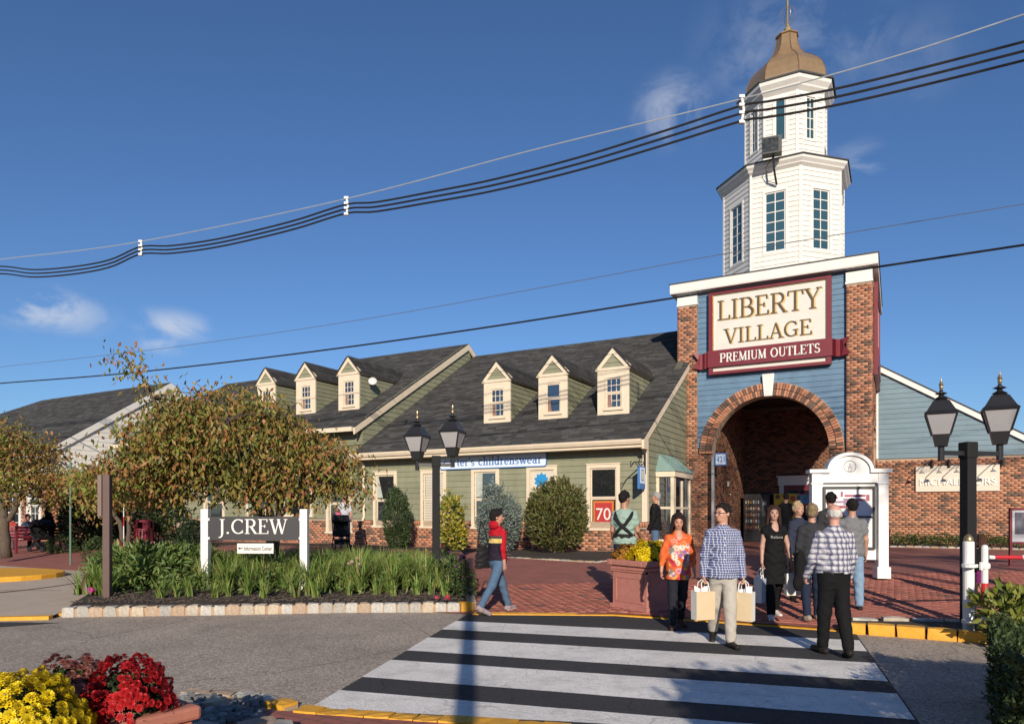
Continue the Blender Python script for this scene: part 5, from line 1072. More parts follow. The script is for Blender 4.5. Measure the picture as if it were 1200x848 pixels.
hd_ = hedge('boxwood_hedge', 3.48, 4.98, 3.69, 5.89, .70, 30000, 'dense clipped boxwood hedge in shade at the lower right corner', .06); hd_.rotation_euler = (0, 0, -math.atan2(.551, .834))
hedge('boxwood_hedge', 4.3, 7.5, 1.3, 2.9, 1.72, 9000, 'added unseen hedge right of the island, sized to shade the corner hedge', .09)  # out of view, added to throw shade on the lower right hedge
# trees behind the photographer whose shade falls into the picture
tree('street_tree', (4.7, -2.2, 0), [([(4.7, -2.2, 0), (4.6, -2.2, 1.6), (3.6, -2.3, 2.7), (2.4, -2.3, 3.1)], .06)],
     [(2.3, -2.4, 2.92, .6, .6, .32), (2.75, -2.3, 3.05, .35, .4, .25)], 120, 34, .14, .08, AUT, 'young leaning street tree behind the photographer, shading the crossing', droop=.5, cr=.16, ppick=AP)
tree('street_tree', (9.5, -11, 0), [([(9.5, -11, 0), (9.4, -11, 6), (9.0, -11, 12), (8.6, -11, 17)], .28), ([(9.4, -11, 6), (11, -10.5, 10), (12, -10, 14)], .15), ([(9.4, -11, 7), (7.6, -11, 11), (7.0, -11.3, 15)], .13), ([(9.2, -11, 9), (9.9, -11.3, 13), (10.3, -11.6, 17)], .11)],
     [(9, -11, 14, 3.2, 2.0, 3.6), (11.6, -10.5, 12, 1.8, 1.5, 2.4)], 170, 14, .26, .12, AUT, 'tall thinly leaved tree behind the photographer, dappling the plaza and tower', droop=.5, cr=.5, ppick=AP)
# ================================================================== street furniture
LG_ = mat('lantern_frosted_glass', (.33, .32, .33), .3, .06, 3, spec=.6)
def lantern(parent, x, z, s, lrot=0):
    """square tapering lantern; z = underside of its stem"""
    t = bpy.data.objects.new('lantern', None)
    q = MB(); r2_ = math.sqrt(2)
    q.lathe([(.045 * s, 0), (.045 * s, .22 * s)], 10); q.lathe([(.085 * s * r2_, .22 * s), (.115 * s * r2_, .38 * s), (.12 * s * r2_, .40 * s)], 4, ph=.5)
    q.lathe([(.215 * s * r2_, .70 * s), (.225 * s * r2_, .725 * s), (.19 * s * r2_, .76 * s), (.11 * s * r2_, .91 * s), (.075 * s * r2_, .935 * s)], 4, ph=.5)
    q.lathe([(.06 * s, .93 * s), (.10 * s, .955 * s), (.045 * s, .985 * s), (.03 * s, 1.01 * s), (.09 * s, 1.03 * s), (.03 * s, 1.06 * s), (.02 * s, 1.09 * s)], 10)
    for i in range(4):
        a = math.pi / 4 + i * math.pi / 2; q.tube([(.125 * s * r2_ * math.cos(a), .125 * s * r2_ * math.sin(a), .40 * s), (.205 * s * r2_ * math.cos(a), .205 * s * r2_ * math.sin(a), .705 * s)], .014 * s, 5)
    o = q.build('lantern', BLACK, parent); o.location = (x, 0, z); o.rotation_euler = (0, 0, R(lrot))
    g = MB(); g.lathe([(.118 * s * r2_, .40 * s), (.198 * s * r2_, .70 * s)], 4, ph=.5); g.build('pane', LG_, o)
    f = MB(); f.lathe([(.012 * s, 1.08 * s), (.03 * s, 1.12 * s), (.022 * s, 1.15 * s), (.035 * s, 1.17 * s), (.012 * s, 1.22 * s), (.004 * s, 1.27 * s)], 8); f.build('finial', mat('brass', (.45, .33, .16), .35, metal=.8), o)
    return o
def lamp(name, x, y, z0, ztop, w_, rz, items, zb, label, lrot=0):
    t = empty(name, (x, y, z0), rz, label, 'street lamp', 'black twin lantern street lamps')
    q = MB(); q.box(-w_ / 2, w_ / 2, -w_ / 2, w_ / 2, -.2, ztop - z0); q.box(-w_ * .58, w_ * .58, -w_ * .58, w_ * .58, ztop - z0 - .22, ztop - z0 + .002); q.build('post', BLACKM, t, bevel=.012)
    q = MB(); xs_ = [a for a, _, _ in items]; q.box(min(xs_), max(xs_), -.03, .03, zb - z0 - .03, zb - z0 + .03); q.build('crossarm', BLACK, t)
    for a, zz, s in items: lantern(t, a, zz - z0, s, lrot)
    return t
Y = 14.0; lamp('street_lamp', X(511, Y), Y, .2, Z(534, Y), .15, R(8), ((-.37, Z(551, Y), .93), (.33, Z(547, Y), .98)), Z(544.5, Y), 'black post with two lanterns standing at the back of the garden bed', -26)
Y = 9.6; lamp('street_lamp', X(1134.5, Y), Y, .1, Z(518, Y), .145, R(10), ((-.42, Z(540, Y), .88), (.50, Z(538, Y), .96)), Z(531, Y), 'black post with two lanterns behind the white bollard at the right', -40)
# roadside shop sign
rs = empty('roadside_sign', (X(299, 13.1), 13.1, .16), R(-2), 'dark grey sign board with white capitals between two white posts in the garden bed', 'sign')
WP = mat('white_post_paint', (.74, .73, .71), .5, .06, 5)
for a in (-.935, .93): MB().box(a - .07, a + .07, -.07, .07, -.1, 1.52).build('post', WP, rs, bevel=.008)
q = MB(); q.box(-.862, .857, -.03, .03, .94, 1.38); q.build('board', mat('sign_charcoal', (.035, .034, .038), .55, .08, 4), rs)
q = MB()
for a in (-.865, .86):
    for z in (.98, 1.33): q.box(a - .02, a + .02, -.045, -.0305, z - .025, z + .025)
for i, k_ in enumerate(((-.865, .98), (-.865, 1.33), (.86, .98), (.86, 1.33))): MB().box(k_[0] - .02, k_[0] + .02, -.045, -.031, k_[1] - .025, k_[1] + .025).build('bracket', WP, rs)
serif_text('J.CREW', 1.30, .275, lambda a, b, d: (a - .03, -.03 - d, b + 1.06), .0, .012).build('lettering', WHITET, rs)
ip = empty('direction_plate', (X(299.5, 13.0), 13.0, .16), R(-2), 'small white Information Center plate with arrow hanging under the dark sign', 'sign')
MB().box(-.34, .34, -.012, .012, .70, .885).build('plate', WHITET, ip); MB().tube([(.2, .018, -.1), (.2, .018, .88)], .006, 5).build('stake', BLACKM, ip); MB().tube([(-.2, .018, -.1), (-.2, .018, .88)], .006, 5).build('stake', BLACKM, ip)
sans_text('lettering', 'Information Center', .52, .075, BLACKM, ip, (.055, -.015, .792), (R(90), 0, 0), .002)
q = MB(); q.prism([(-.325, .795), (-.285, .82), (-.285, .77)], lambda a, b, d: (a, d, b), -.016, -.0125); q.prism([(-.285, .802), (-.235, .802), (-.235, .788), (-.285, .788)], lambda a, b, d: (a, d, b), -.016, -.0125); q.build('arrow', BLACKM, ip)
# brown post with sign seen from behind, thin green pole, thin marker rod
bp_ = empty('brown_signpost', (X(126, 11.9), 11.9, .15), R(4), 'square brown post carrying a road sign seen from its edge', 'sign post')
BRN = mat('brown_paint', (.105, .062, .055), .6, .1, 6)
MB().box(-.055, .055, -.055, .055, -.1, Z(556, 11.9) - .15).build('post', BRN, bp_)
o = MB(); o.box(-.03, .03, -.40, .40, -.35, .35); o = o.build('panel', mat('sign_back_brown', (.16, .10, .085), .55, .1, 3), bp_); o.location = (-.235, .37, Z(579, 11.9) - .17); o.rotation_euler = (0, 0, R(16))
gp_ = MB(); gp_.tube([(0, 0, -.1), (0, 0, 3.0)], .028, 8); tag(gp_.build('thin_pole', mat('green_pole', (.09, .16, .12), .5), loc=(X(82.5, 20.3), 20.3, .1)), 'thin green metal pole standing in front of the dark yew', 'pole')
mr__ = empty('marker_rod', (X(145, 19), 19, .2), 0, 'thin white and red marker rod above the fire hydrant', 'pole')
MB().tube([(0, 0, 0), (0, 0, 1.05)], .012, 6).build('rod', WP, mr__); MB().tube([(0, 0, 1.05), (0, 0, 1.3)], .013, 6).build('red_band', mat('signal_red', (.5, .02, .03), .5), mr__); MB().tube([(0, 0, 1.3), (0, 0, 1.55)], .012, 6).build('tip', WP, mr__)
# hydrant
hy = empty('fire_hydrant', (X(138, 19.3), 19.3, .16), 0, 'red fire hydrant beside the forked tree at the edge of the garden bed', 'fire hydrant'); RED = mat('hydrant_red', (.42, .03, .045), .4, .12, 8)
MB().lathe([(.16, 0), (.16, .04), (.11, .05), (.11, .45), (.15, .46), (.15, .50), (.12, .51)], 16).build('barrel', RED, hy, smooth=False); MB().lathe([(.135, .51), (.14, .54), (.12, .60), (.07, .66), (.03, .67), (.03, .72), (.0, .72)], 16).build('bonnet', RED, hy)
for a, r in ((-90, .055), (180, .045), (0, .045)):
    o = MB().lathe([(r, 0), (r, .08), (r * 1.3, .081), (r * 1.3, .12), (.02, .13)], 12).build('outlet', RED, hy); o.location = (.1 * math.cos(R(a)), .1 * math.sin(R(a)), .34); o.rotation_euler = (R(90), 0, R(a + 90))
# litter bin
lb_ = empty('litter_bin', (X(168.5, 25), 25, .3), 0, 'maroon slatted litter bin with hooded top behind the garden bed', 'litter bin')
for i in range(20): a = 2 * math.pi * i / 20; o = MB().box(-.035, .035, -.012, .012, 0, .66).build('slat', MAROON, lb_); o.location = (.30 * math.cos(a), .30 * math.sin(a), .05); o.rotation_euler = (0, 0, a + math.pi / 2)
MB().lathe([(.27, .05), (.27, .7)], 20).build('liner', BLACKM, lb_); MB().lathe([(.33, .70), (.33, .75), (.30, .76)], 24).build('rim', MAROON, lb_)
q = MB(); q.lathe([(.30, .98), (.27, 1.04), (.15, 1.07), (.0, 1.075)], 24)
for a in (45, 135, 225, 315): q.cbox(.27 * math.cos(R(a)), .27 * math.sin(R(a)), .87, .05, .24, .24, R(a))
q.build('hood', MAROON, lb_)
# benches
def bench(x, y, z, rz, label):
    t = empty('park_bench', (x, y, z), rz, label, 'bench', 'maroon benches by the white shop')
    for i in range(5): MB().box(-.75, .75, -.22 + i * .09, -.15 + i * .09, .43, .46).build('seat_slat', MAROON, t)
    for i in range(4): MB().box(-.75, .75, .24 + i * .015, .265 + i * .015, .52 + i * .11, .60 + i * .11).build('back_slat', MAROON, t)
    for a in (-.72, .72):
        q = MB(); q.box(a - .03, a + .03, -.24, -.18, 0, .64); q.box(a - .03, a + .03, .22, .30, 0, .95); q.box(a - .03, a + .03, -.26, .24, .62, .66); q.build('end_frame', MAROON, t)
bench(X(17, 26), 26.0, .2, R(200), 'maroon slatted bench beside the grey tree trunk, its back to the road'); bench(X(41, 25), 25.0, .2, R(240), 'maroon slatted bench angled beside the pushchair, right of its neighbour')
# bollard and barrier
bo = empty('bollard', (X(1135, 9.05), 9.05, .08), 0, 'white steel bollard with brass cap in front of the right lamp post', 'bollard')
MB().lathe([(.066, -.1), (.066, 1.16), (.05, 1.17)], 18).build('post', WP, bo, smooth=False); MB().lathe([(.055, 1.165), (.058, 1.19), (.045, 1.23), (.015, 1.26), (.0, 1.262)], 14).build('cap', mat('brass', (.45, .33, .16), .35, metal=.8), bo, smooth=True)
ba = empty('barrier_gate', (X(1154, 8.95), 8.95, .06), 0, 'white and red swing barrier with its post beside the white bollard', 'barrier'); SR = mat('signal_red', (.5, .02, .03), .5)
for a, b_, m_ in ((-.1, .36, WP), (.36, .66, SR), (.66, 1.0, WP), (1.0, 1.10, WP)): MB().tube([(0, 0, a), (0, 0, b_)], .038, 12).build('post_band', m_, ba)
MB().lathe([(.04, 1.10), (.03, 1.14), (0, 1.15)], 12).build('post_cap', WP, ba)
for a, b_, m_ in ((.05, .12, WP), (.12, .48, SR), (.48, .85, WP), (.85, 1.2, SR), (1.2, 2.4, WP)): MB().tube([(a, .02 * a, .99), (b_, .02 * b_, .985)], .025, 10).build('arm_band', m_, ba)
for z in (.17, .88):
    q = MB(); q.box(-.24, .06, -.02, .02, z - .02, z + .02); q.lathe([(.055, z - .035), (.055, z + .035)], 10); q.lathe([(.085, z - .02), (.085, z + .02)], 12, -.2); q.lathe([(.02, z - .05), (.02, z + .05)], 6, -.08, -.05); q.build('clamp', WP, ba)
# poster stand at the right edge
po = empty('poster_stand', (X(1190, 15.5), 15.5, .42), R(-6), 'maroon framed poster stand near the right brick wall', 'poster stand')
q = MB(); q.box(-.13, -.08, -.03, .03, 0, 1.30); q.box(.92, .97, -.03, .03, 0, 1.30); q.box(-.13, .97, -.03, .03, 1.25, 1.3); q.box(-.0799, .9199, -.028, .028, .5, .55); q.box(-.25, .2, -.2, .2, 0, .03); q.box(.7, 1.1, -.2, .2, 0, .03); q.build('frame', MAROON, po)
MB().box(-.079, .919, -.01, .01, .551, 1.249).build('panel', mat('poster_grey', (.52, .52, .55), .5, .1, 2), po); MB().box(-.02, .3, -.016, -.0105, .72, 1.2).build('print', mat('poster_photo', (.10, .10, .13), .5, .6, 9), po)
# directory kiosk
kx, ky, kz = X(994, 13.6), 13.6, .36
ki = empty('directory_kiosk', (kx, ky, kz), -VA * .35, 'white directory kiosk with arched pediment and coloured site map', 'kiosk'); KW_ = mat('kiosk_white', (.76, .75, .73), .5, .04, 4)
q = MB()
for a in (-.60, .60): q.box(a - .09, a + .09, -.12, .12, .0, 2.06); q.box(a - .12, a + .12, -.15, .15, 0, .22); q.box(a - .11, a + .11, -.14, .14, 1.80, 1.83)
q.build('pilasters', KW_, ki, bevel=.006)
q = MB(); f_ = lambda a, b, d: (a, d, b); arcp = [(.37 * math.cos(R(a)), 2.06 + .30 * math.sin(R(a))) for a in range(0, 181, 12)]
q.prism([(-.69, 1.83), (.69, 1.83), (.69, 2.02)] + [(.37, 2.02)] + arcp + [(-.37, 2.02), (-.69, 2.02)], f_, -.11, .11); q.build('pediment', KW_, ki)
q = MB(); q.box(-.74, -.36, -.17, .17, 2.02, 2.09); q.box(.36, .74, -.17, .17, 2.02, 2.09); ao = [((.37 + e) * math.cos(R(a)), 2.06 + (.30 + e) * math.sin(R(a))) for e, rg in ((.05, range(0, 181, 12)), (-.01, range(180, -1, -12))) for a in rg]
na = len(ao) // 2
for i in range(na - 1): q.prism([ao[i], ao[i + 1], ao[2 * na - 2 - i], ao[2 * na - 1 - i]], f_, -.16, .16)
q.build('cornice', KW_, ki)
q = MB(); q.box(-.515, .515, -.03, .09, .35, 1.83); q.build('back_panel', KW_, ki)
q = MB(); q.box(-.47, -.43, -.09, -.031, .55, 1.76); q.box(.43, .47, -.09, -.031, .55, 1.76); q.box(-.43, .43, -.088, -.031, 1.72, 1.76); q.box(-.43, .43, -.088, -.031, .55, .59); q.box(-.43, .43, -.085, -.031, 1.16, 1.19); q.build('case_frame', BLACK, ki)
MB().box(-.429, .429, -.045, -.032, .591, 1.719).build('map_sheet', mat('map_paper', (.66, .66, .69), .4, .03, 3), ki)
MPm = [mat('map_maroon', (.33, .07, .11), .6), mat('map_mauve', (.28, .18, .28), .6)]
mp1, mp2 = MB(), MB()
for (a, b_, z0, z1, k_) in ((-.34, -.30, 1.50, 1.62, 0), (-.30, -.2, 1.52, 1.56, 0), (-.15, -.11, 1.56, 1.66, 0), (-.08, .30, 1.56, 1.60, 0), (.31, .37, 1.48, 1.60, 0), (-.34, -.1, 1.44, 1.48, 1), (-.1, .12, 1.40, 1.53, 1), (-.2, .0, 1.34, 1.39, 0), (.1, .3, 1.48, 1.52, 0), (-.02, .14, 1.30, 1.40, 1), (-.16, -.1, 1.22, 1.27, 0)):
    (mp2 if k_ else mp1).box(a, b_, -.0475, -.0455, z0, z1)
mp1.build('map_print', MPm[0], ki); mp2.build('map_print', MPm[1], ki)
q = MB()
for i in range(8): q.box(-.38, .36 - .05 * (i % 3), -.0475, -.0455, .66 + i * .055, .675 + i * .055)
q.build('map_text', mat('map_ink', (.12, .11, .13), .6), ki)
q = MB(); cp = [(.11 * math.cos(R(a)), 2.14 + .11 * math.sin(R(a))) for a in range(0, 361, 15)]; q.tube([(a, -.112, b) for a, b in cp], .006, 5, cap=False)
q.tube([(-.03, -.112, 2.08), (0, -.112, 2.2), (.03, -.112, 2.08)], .005, 4); q.tube([(-.02, -.112, 2.12), (.02, -.112, 2.12)], .005, 4); q.box(-.04, .04, -.114, -.111, 2.05, 2.062); q.build('emblem', mat('emblem_grey', (.15, .15, .16), .6), ki)
bn = MB(); bn.lathe([(.15, 0), (.16, .7), (.18, .71), (.18, .76)], 16); tag(bn.build('litter_bin', MAROON, loc=(X(1034, 17), 17, .44)), 'maroon bin half hidden behind the right side of the kiosk', 'litter bin')
# planter on the plaza with yellow and bronze mums
PT = mat('planter_rose_concrete', (.43, .175, .14), .8, .12, 10, .35, 60)
pl = empty('planter', (2.22, 11.5, .06), R(33), 'square dusty rose planter box at the end of the crossing, full of mums', 'planter'); pl.scale = (1, 1, 1.13)
q = MB(); q.box(-.40, .40, -.40, .40, 0, .52); q.box(-.44, .44, -.44, .44, .0, .06); q.box(-.43, .43, -.43, .43, .56, .61); q.build('body', PT, pl, bevel=.006)
q = MB(); q.box(-.47, .47, -.47, -.36, .62, .70); q.box(-.47, .47, .36, .47, .62, .70); q.box(-.47, -.36, -.359, .359, .62, .70); q.box(.36, .47, -.359, .359, .62, .70); q.build('rim', PT, pl, bevel=.012)
q = MB(); q.box(-.38, .38, -.418, -.4005, .515, .53); 
for i in range(18):
    for s in (0, 1):
        a = -.38 + i * .045
        if s: q.box(-.418, -.4005, a, a + .025, .53, .558)
        else: q.box(a, a + .025, -.418, -.4005, .53, .558)
q.build('dentil_moulding', PT, pl)
q = MB()
for r in ((-.33, -.30, .1, .47), (.30, .33, .1, .47)): q.box(r[0], r[1], -.412, -.4005, r[2], r[3]); q.box(-.412, -.4005, r[0], r[1], r[2], r[3])
for z in (.1, .44): q.box(-.30, .30, -.411, -.4005, z, z + .03); q.box(-.411, -.4005, -.30, .30, z, z + .03)
q.build('panel_moulding', PT, pl); MB().box(-.36, .36, -.36, .36, .55, .66).build('soil', SOIL, pl)
# ---- mums: one bloom mesh per colour, each bloom an object
def bloom_mesh(r, c, seed):
    rr = random.Random(seed); V, F, C = [], [], []
    for ringi, (n_, rad, h_, l_) in enumerate(((11, .22, -.02, .78), (10, .18, .26, .62), (9, .10, .50, .46), (6, .02, .62, .32))):
        for i in range(n_):
            a = 2 * math.pi * (i + .5 * ringi) / n_ + rr.uniform(-.1, .1); o = len(V); w_ = .30 * l_; ca, sa = math.cos(a), math.sin(a); k_ = rr.uniform(.8, 1.15)
            V += [(r * rad * ca, r * rad * sa, r * h_ * .5), (r * (rad + l_ * .6) * ca - r * w_ * sa, r * (rad + l_ * .6) * sa + r * w_ * ca, r * (h_ + .12)), (r * (rad + l_) * ca, r * (rad + l_) * sa, r * (h_ + .02)), (r * (rad + l_ * .6) * ca + r * w_ * sa, r * (rad + l_ * .6) * sa - r * w_ * ca, r * (h_ + .12))]
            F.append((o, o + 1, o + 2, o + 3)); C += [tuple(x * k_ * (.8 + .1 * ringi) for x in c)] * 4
    o = np_mesh('bloom', V, F, LEAF, None, cols=np.array(C)); d = o.data; bpy.data.objects.remove(o); return d
def mum(name, base, rx, ry, rz_, n_, r, c, label, tilt=0, lo=-.02):
    t = empty(name, base, 0, label, 'flowering plant'); bm_ = [bloom_mesh(r, c, s) for s in range(3)]
    P = rdir(2600); P = P[P[:, 2] > 0] * np.array([rx, ry, rz_]) * rng.uniform(.72, .97, (1, 1))
    leaf_mesh('foliage', P * rng.uniform(.55, 1, (len(P), 1)), .05, .03, [(.03, .055, .016), (.045, .075, .02), (.02, .035, .012)], t, up=.2)['kind'] = 'stuff'
    pts = []
    for i in range(n_ * 30):
        d = rdir(1)[0]
        if d[2] < lo or len(pts) >= n_: continue
        bump = 1 + .10 * math.sin(d[0] * 7 + 1) * math.sin(d[1] * 6 + d[2] * 5); p = d * np.array([rx, ry, rz_]) * bump * random.uniform(.93, 1.04)
        if math.sin(p[0] * 13 + 2) * math.sin(p[1] * 11) * math.sin(p[2] * 12 + 1) > .45: continue
        if all(np.linalg.norm(p - o_) > r * 1.05 for o_ in pts): pts.append(p)
    for i, p in enumerate(pts):
        o = bpy.data.objects.new('bloom', bm_[i % 3]); COL.objects.link(o); o.parent = t; o.location = p; nrm = Vector((p[0] / rx ** 2, p[1] / ry ** 2, p[2] / rz_ ** 2 + .3 / rz_)).normalized(); o.rotation_euler = (nrm + Vector([random.uniform(-.3, .3) for _ in range(3)])).to_track_quat('Z', 'Y').to_euler()
        s_ = random.uniform(.8, 1.2); o.scale = (s_, s_, s_)
    return t
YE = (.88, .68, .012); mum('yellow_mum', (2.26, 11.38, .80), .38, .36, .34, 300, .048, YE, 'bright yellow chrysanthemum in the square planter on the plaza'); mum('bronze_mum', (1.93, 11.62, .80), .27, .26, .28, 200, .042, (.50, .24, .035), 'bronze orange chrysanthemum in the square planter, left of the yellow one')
# foreground trough
tr = empty('flower_trough', (-2.515, 3.74, 0), math.atan2(.787, .617), 'terracotta trough with moulded rim in the lower left corner', 'planter')
q = MB(); q.box(-.56, .56, -.46, .46, 0, .46); q.box(-.585, .585, -.485, .485, .405, .47); q.build('body', ORANGEB, tr, bevel=.01)
q = MB(); q.box(-.62, .62, -.52, -.42, .471, .55); q.box(-.62, .62, .42, .52, .471, .55); q.box(.52, .62, -.419, .419, .471, .55); q.box(-.62, -.52, -.419, .419, .471, .55); q.build('rim', ORANGEB, tr, bevel=.02); MB().box(-.52, .52, -.42, .42, .4, .51).build('soil', SOIL, tr)
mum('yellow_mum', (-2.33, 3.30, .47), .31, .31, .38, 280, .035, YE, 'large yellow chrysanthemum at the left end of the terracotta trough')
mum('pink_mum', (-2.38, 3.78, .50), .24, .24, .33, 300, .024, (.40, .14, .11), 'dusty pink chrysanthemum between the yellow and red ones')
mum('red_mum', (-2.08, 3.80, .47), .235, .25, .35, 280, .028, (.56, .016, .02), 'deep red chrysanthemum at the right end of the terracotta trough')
# ---- overhead lines
def wire(px_pts, plan, r, n_=70):
    """px_pts: heights (x_px, y_px) read along the wire; plan: straight line on the ground (x0,y0)-(x1,y1)"""
    (x0, y0), (x1, y1) = plan; out = []; pxs = [p[0] for p in px_pts]
    for px in np.linspace(pxs[0], pxs[-1], n_):
        k_ = (px - 600) / 823; t = (k_ * y0 - x0) / ((x1 - x0) - k_ * (y1 - y0)); y = y0 + (y1 - y0) * t; py = float(np.interp(px, pxs, [p[1] for p in px_pts])); out.append((k_ * y, y, Z(py, y)))
    if n_ > 2:                                       # run on past the frame to the next poles
        a, b_ = Vector(out[0]) - Vector(out[1]), Vector(out[-1]) - Vector(out[-2]); a.z = abs(a.z) * .3; out = [tuple(Vector(out[0]) + a.normalized() * 22)] + out + [tuple(Vector(out[-1]) + b_.normalized() * 16)]
    return out
def dense(pts, sag=()):
    """smooth curve through px points: Catmull-Rom"""
    o = []; P = [pts[0]] + list(pts) + [pts[-1]]
    for i in range(1, len(P) - 2):
        for s in range(8):
            t = s / 8; o.append(tuple(.5 * ((2 * P[i][c]) + (-P[i - 1][c] + P[i + 1][c]) * t + (2 * P[i - 1][c] - 5 * P[i][c] + 4 * P[i + 1][c] - P[i + 2][c]) * t * t + (-P[i - 1][c] + 3 * P[i][c] - 3 * P[i + 1][c] + P[i + 2][c]) * t ** 3) for c in (0, 1)))
    return o + [pts[-1]]
PA = ((-15.6, 21.4), (8.2, 11.3)); CBL = mat('cable_black', (.012, .012, .013), .5)
base = [(-60, 316), (0, 312), (40, 316), (90, 312), (130, 304), (165, 289), (200, 288), (250, 281), (300, 270), (350, 257), (406, 239.5), (440, 237), (500, 226), (580, 210), (680, 184), (780, 153), (869, 124), (900, 119), (980, 104), (1080, 80), (1200, 49), (1290, 25)]
cb = empty('power_cable', (0, 0, 0), 0, 'bundle of three thick black power cables hung from a grey messenger wire with white spacers', 'cable')
gap_ = lambda px: float(np.interp(px, [-60, 165, 406, 869, 1290], [4.3, 4.3, 5.2, 9.0, 11.5]))
dn = dense(base)
for k_ in range(3): MB().tube(wire([(a, b + gap_(a) * k_) for a, b in dn], PA, .022, 160), .021, 6).build('cable', CBL, cb)
mes = [(-60, 312), (0, 304), (165, 283), (406, 233), (640, 172), (869, 116), (1050, 66), (1200, 17), (1290, -12)]
MB().tube(wire(dense(mes), PA, .01, 90), .012, 5).build('messenger_wire', mat('galvanised_wire', (.34, .36, .38), .45), cb)
for px, y0, y1 in ((165, 282, 299), (406, 231, 252), (869, 112, 145)):
    p0, p1 = wire([(px - .01, y0), (px + .01, y0)], PA, 0, 2)[0], wire([(px - .01, y1), (px + .01, y1)], PA, 0, 2)[0]; a, b_ = Vector(p0), Vector(p1); q = MB(); q.tube([a, a.lerp(b_, .5) + Vector((.04, 0, 0)), b_], .026, 6)
    for t_ in (.05, .35, .62, .95): c = a.lerp(b_, t_); q.cbox(c.x, c.y, c.z, .10, .07, .05)
    q.build('spacer', WP, cb)
PB = ((-19.4, 26.6), (9.4, 12.9)); tag(MB().tube(wire(dense([(-60, 455), (0, 449), (150, 437), (350, 414), (560, 385), (790, 349), (1000, 317), (1200, 287), (1290, 273)]), PB, .02, 90), .022, 6).build('telephone_line', CBL), 'single black overhead line running down to the left across the tower roof', 'cable')
PC_ = ((-22, 31), (11, 14.5)); tag(MB().tube(wire(dense([(-60, 438), (0, 430), (200, 407), (420, 375), (640, 336), (840, 299), (1000, 272), (1200, 239), (1290, 224)]), PC_, .01, 90), .009, 5).build('thin_wire', mat('thin_wire_grey', (.10, .11, .13), .5)), 'thin grey overhead wire crossing the sky and the white cupola', 'cable')
# utility pole behind the photographer whose shadow crosses the road
up_ = MB(); up_.tube([(0, 0, 0), (-.85, 0, 8.5)], [.10, .085], 12); tag(up_.build('utility_pole', BARK, loc=(.10, -3.2, 0)), 'round wooden utility pole behind the photographer, its shadow crossing the stripes', 'pole')
# pushchairs
def pushchair(x, y, z, rz, label):
    t = empty('pushchair', (x, y, z), rz, label, 'pushchair', 'pushchairs')
    q = MB(); q.tube([(-.25, .45, 1.0), (-.25, .1, .5), (-.22, -.45, .1)], .018, 6); q.tube([(.25, .45, 1.0), (.25, .1, .5), (.22, -.45, .1)], .018, 6); q.tube([(-.25, .45, 1.0), (.25, .45, 1.0)], .02, 6); q.tube([(-.25, -.1, .55), (-.25, .35, .1)], .016, 6); q.tube([(.25, -.1, .55), (.25, .35, .1)], .016, 6); q.build('frame', BLACK, t)
    q = MB(); q.prism([(.25, .45), (-.15, .42), (-.22, .50), (.12, .55), (.32, .95), (.38, .92)], lambda a, b, d: (d, a, b), -.22, .22); q.build('seat', BLACKM, t)
    q = MB(); q.prism([(.40, .85), (.30, 1.05), (.08, 1.12), (-.15, 1.02), (-.2, .92), (.05, .98), (.28, .84)], lambda a, b, d: (d, a, b), -.24, .24); q.build('canopy', BLACKM, t)
    MB().box(-.2, .2, -.1, .3, .18, .34).build('basket', BLACKM, t)
    for a in (-.24, .24):
        for b_ in (-.45, .35): o = MB().lathe([(.02, -.02), (.095, -.02), (.1, 0), (.095, .02), (.02, .02)], 14).build('wheel', BLACK, t); o.location = (a, b_, .1); o.rotation_euler = (0, R(90), 0)
pushchair(X(400, 22.5), 22.5, .42, R(20), 'black pushchair beside the man holding a child, by the shop corner'); pushchair(X(50, 24.3), 24.3, .25, R(60), 'black pushchair beside the benches at the far left')
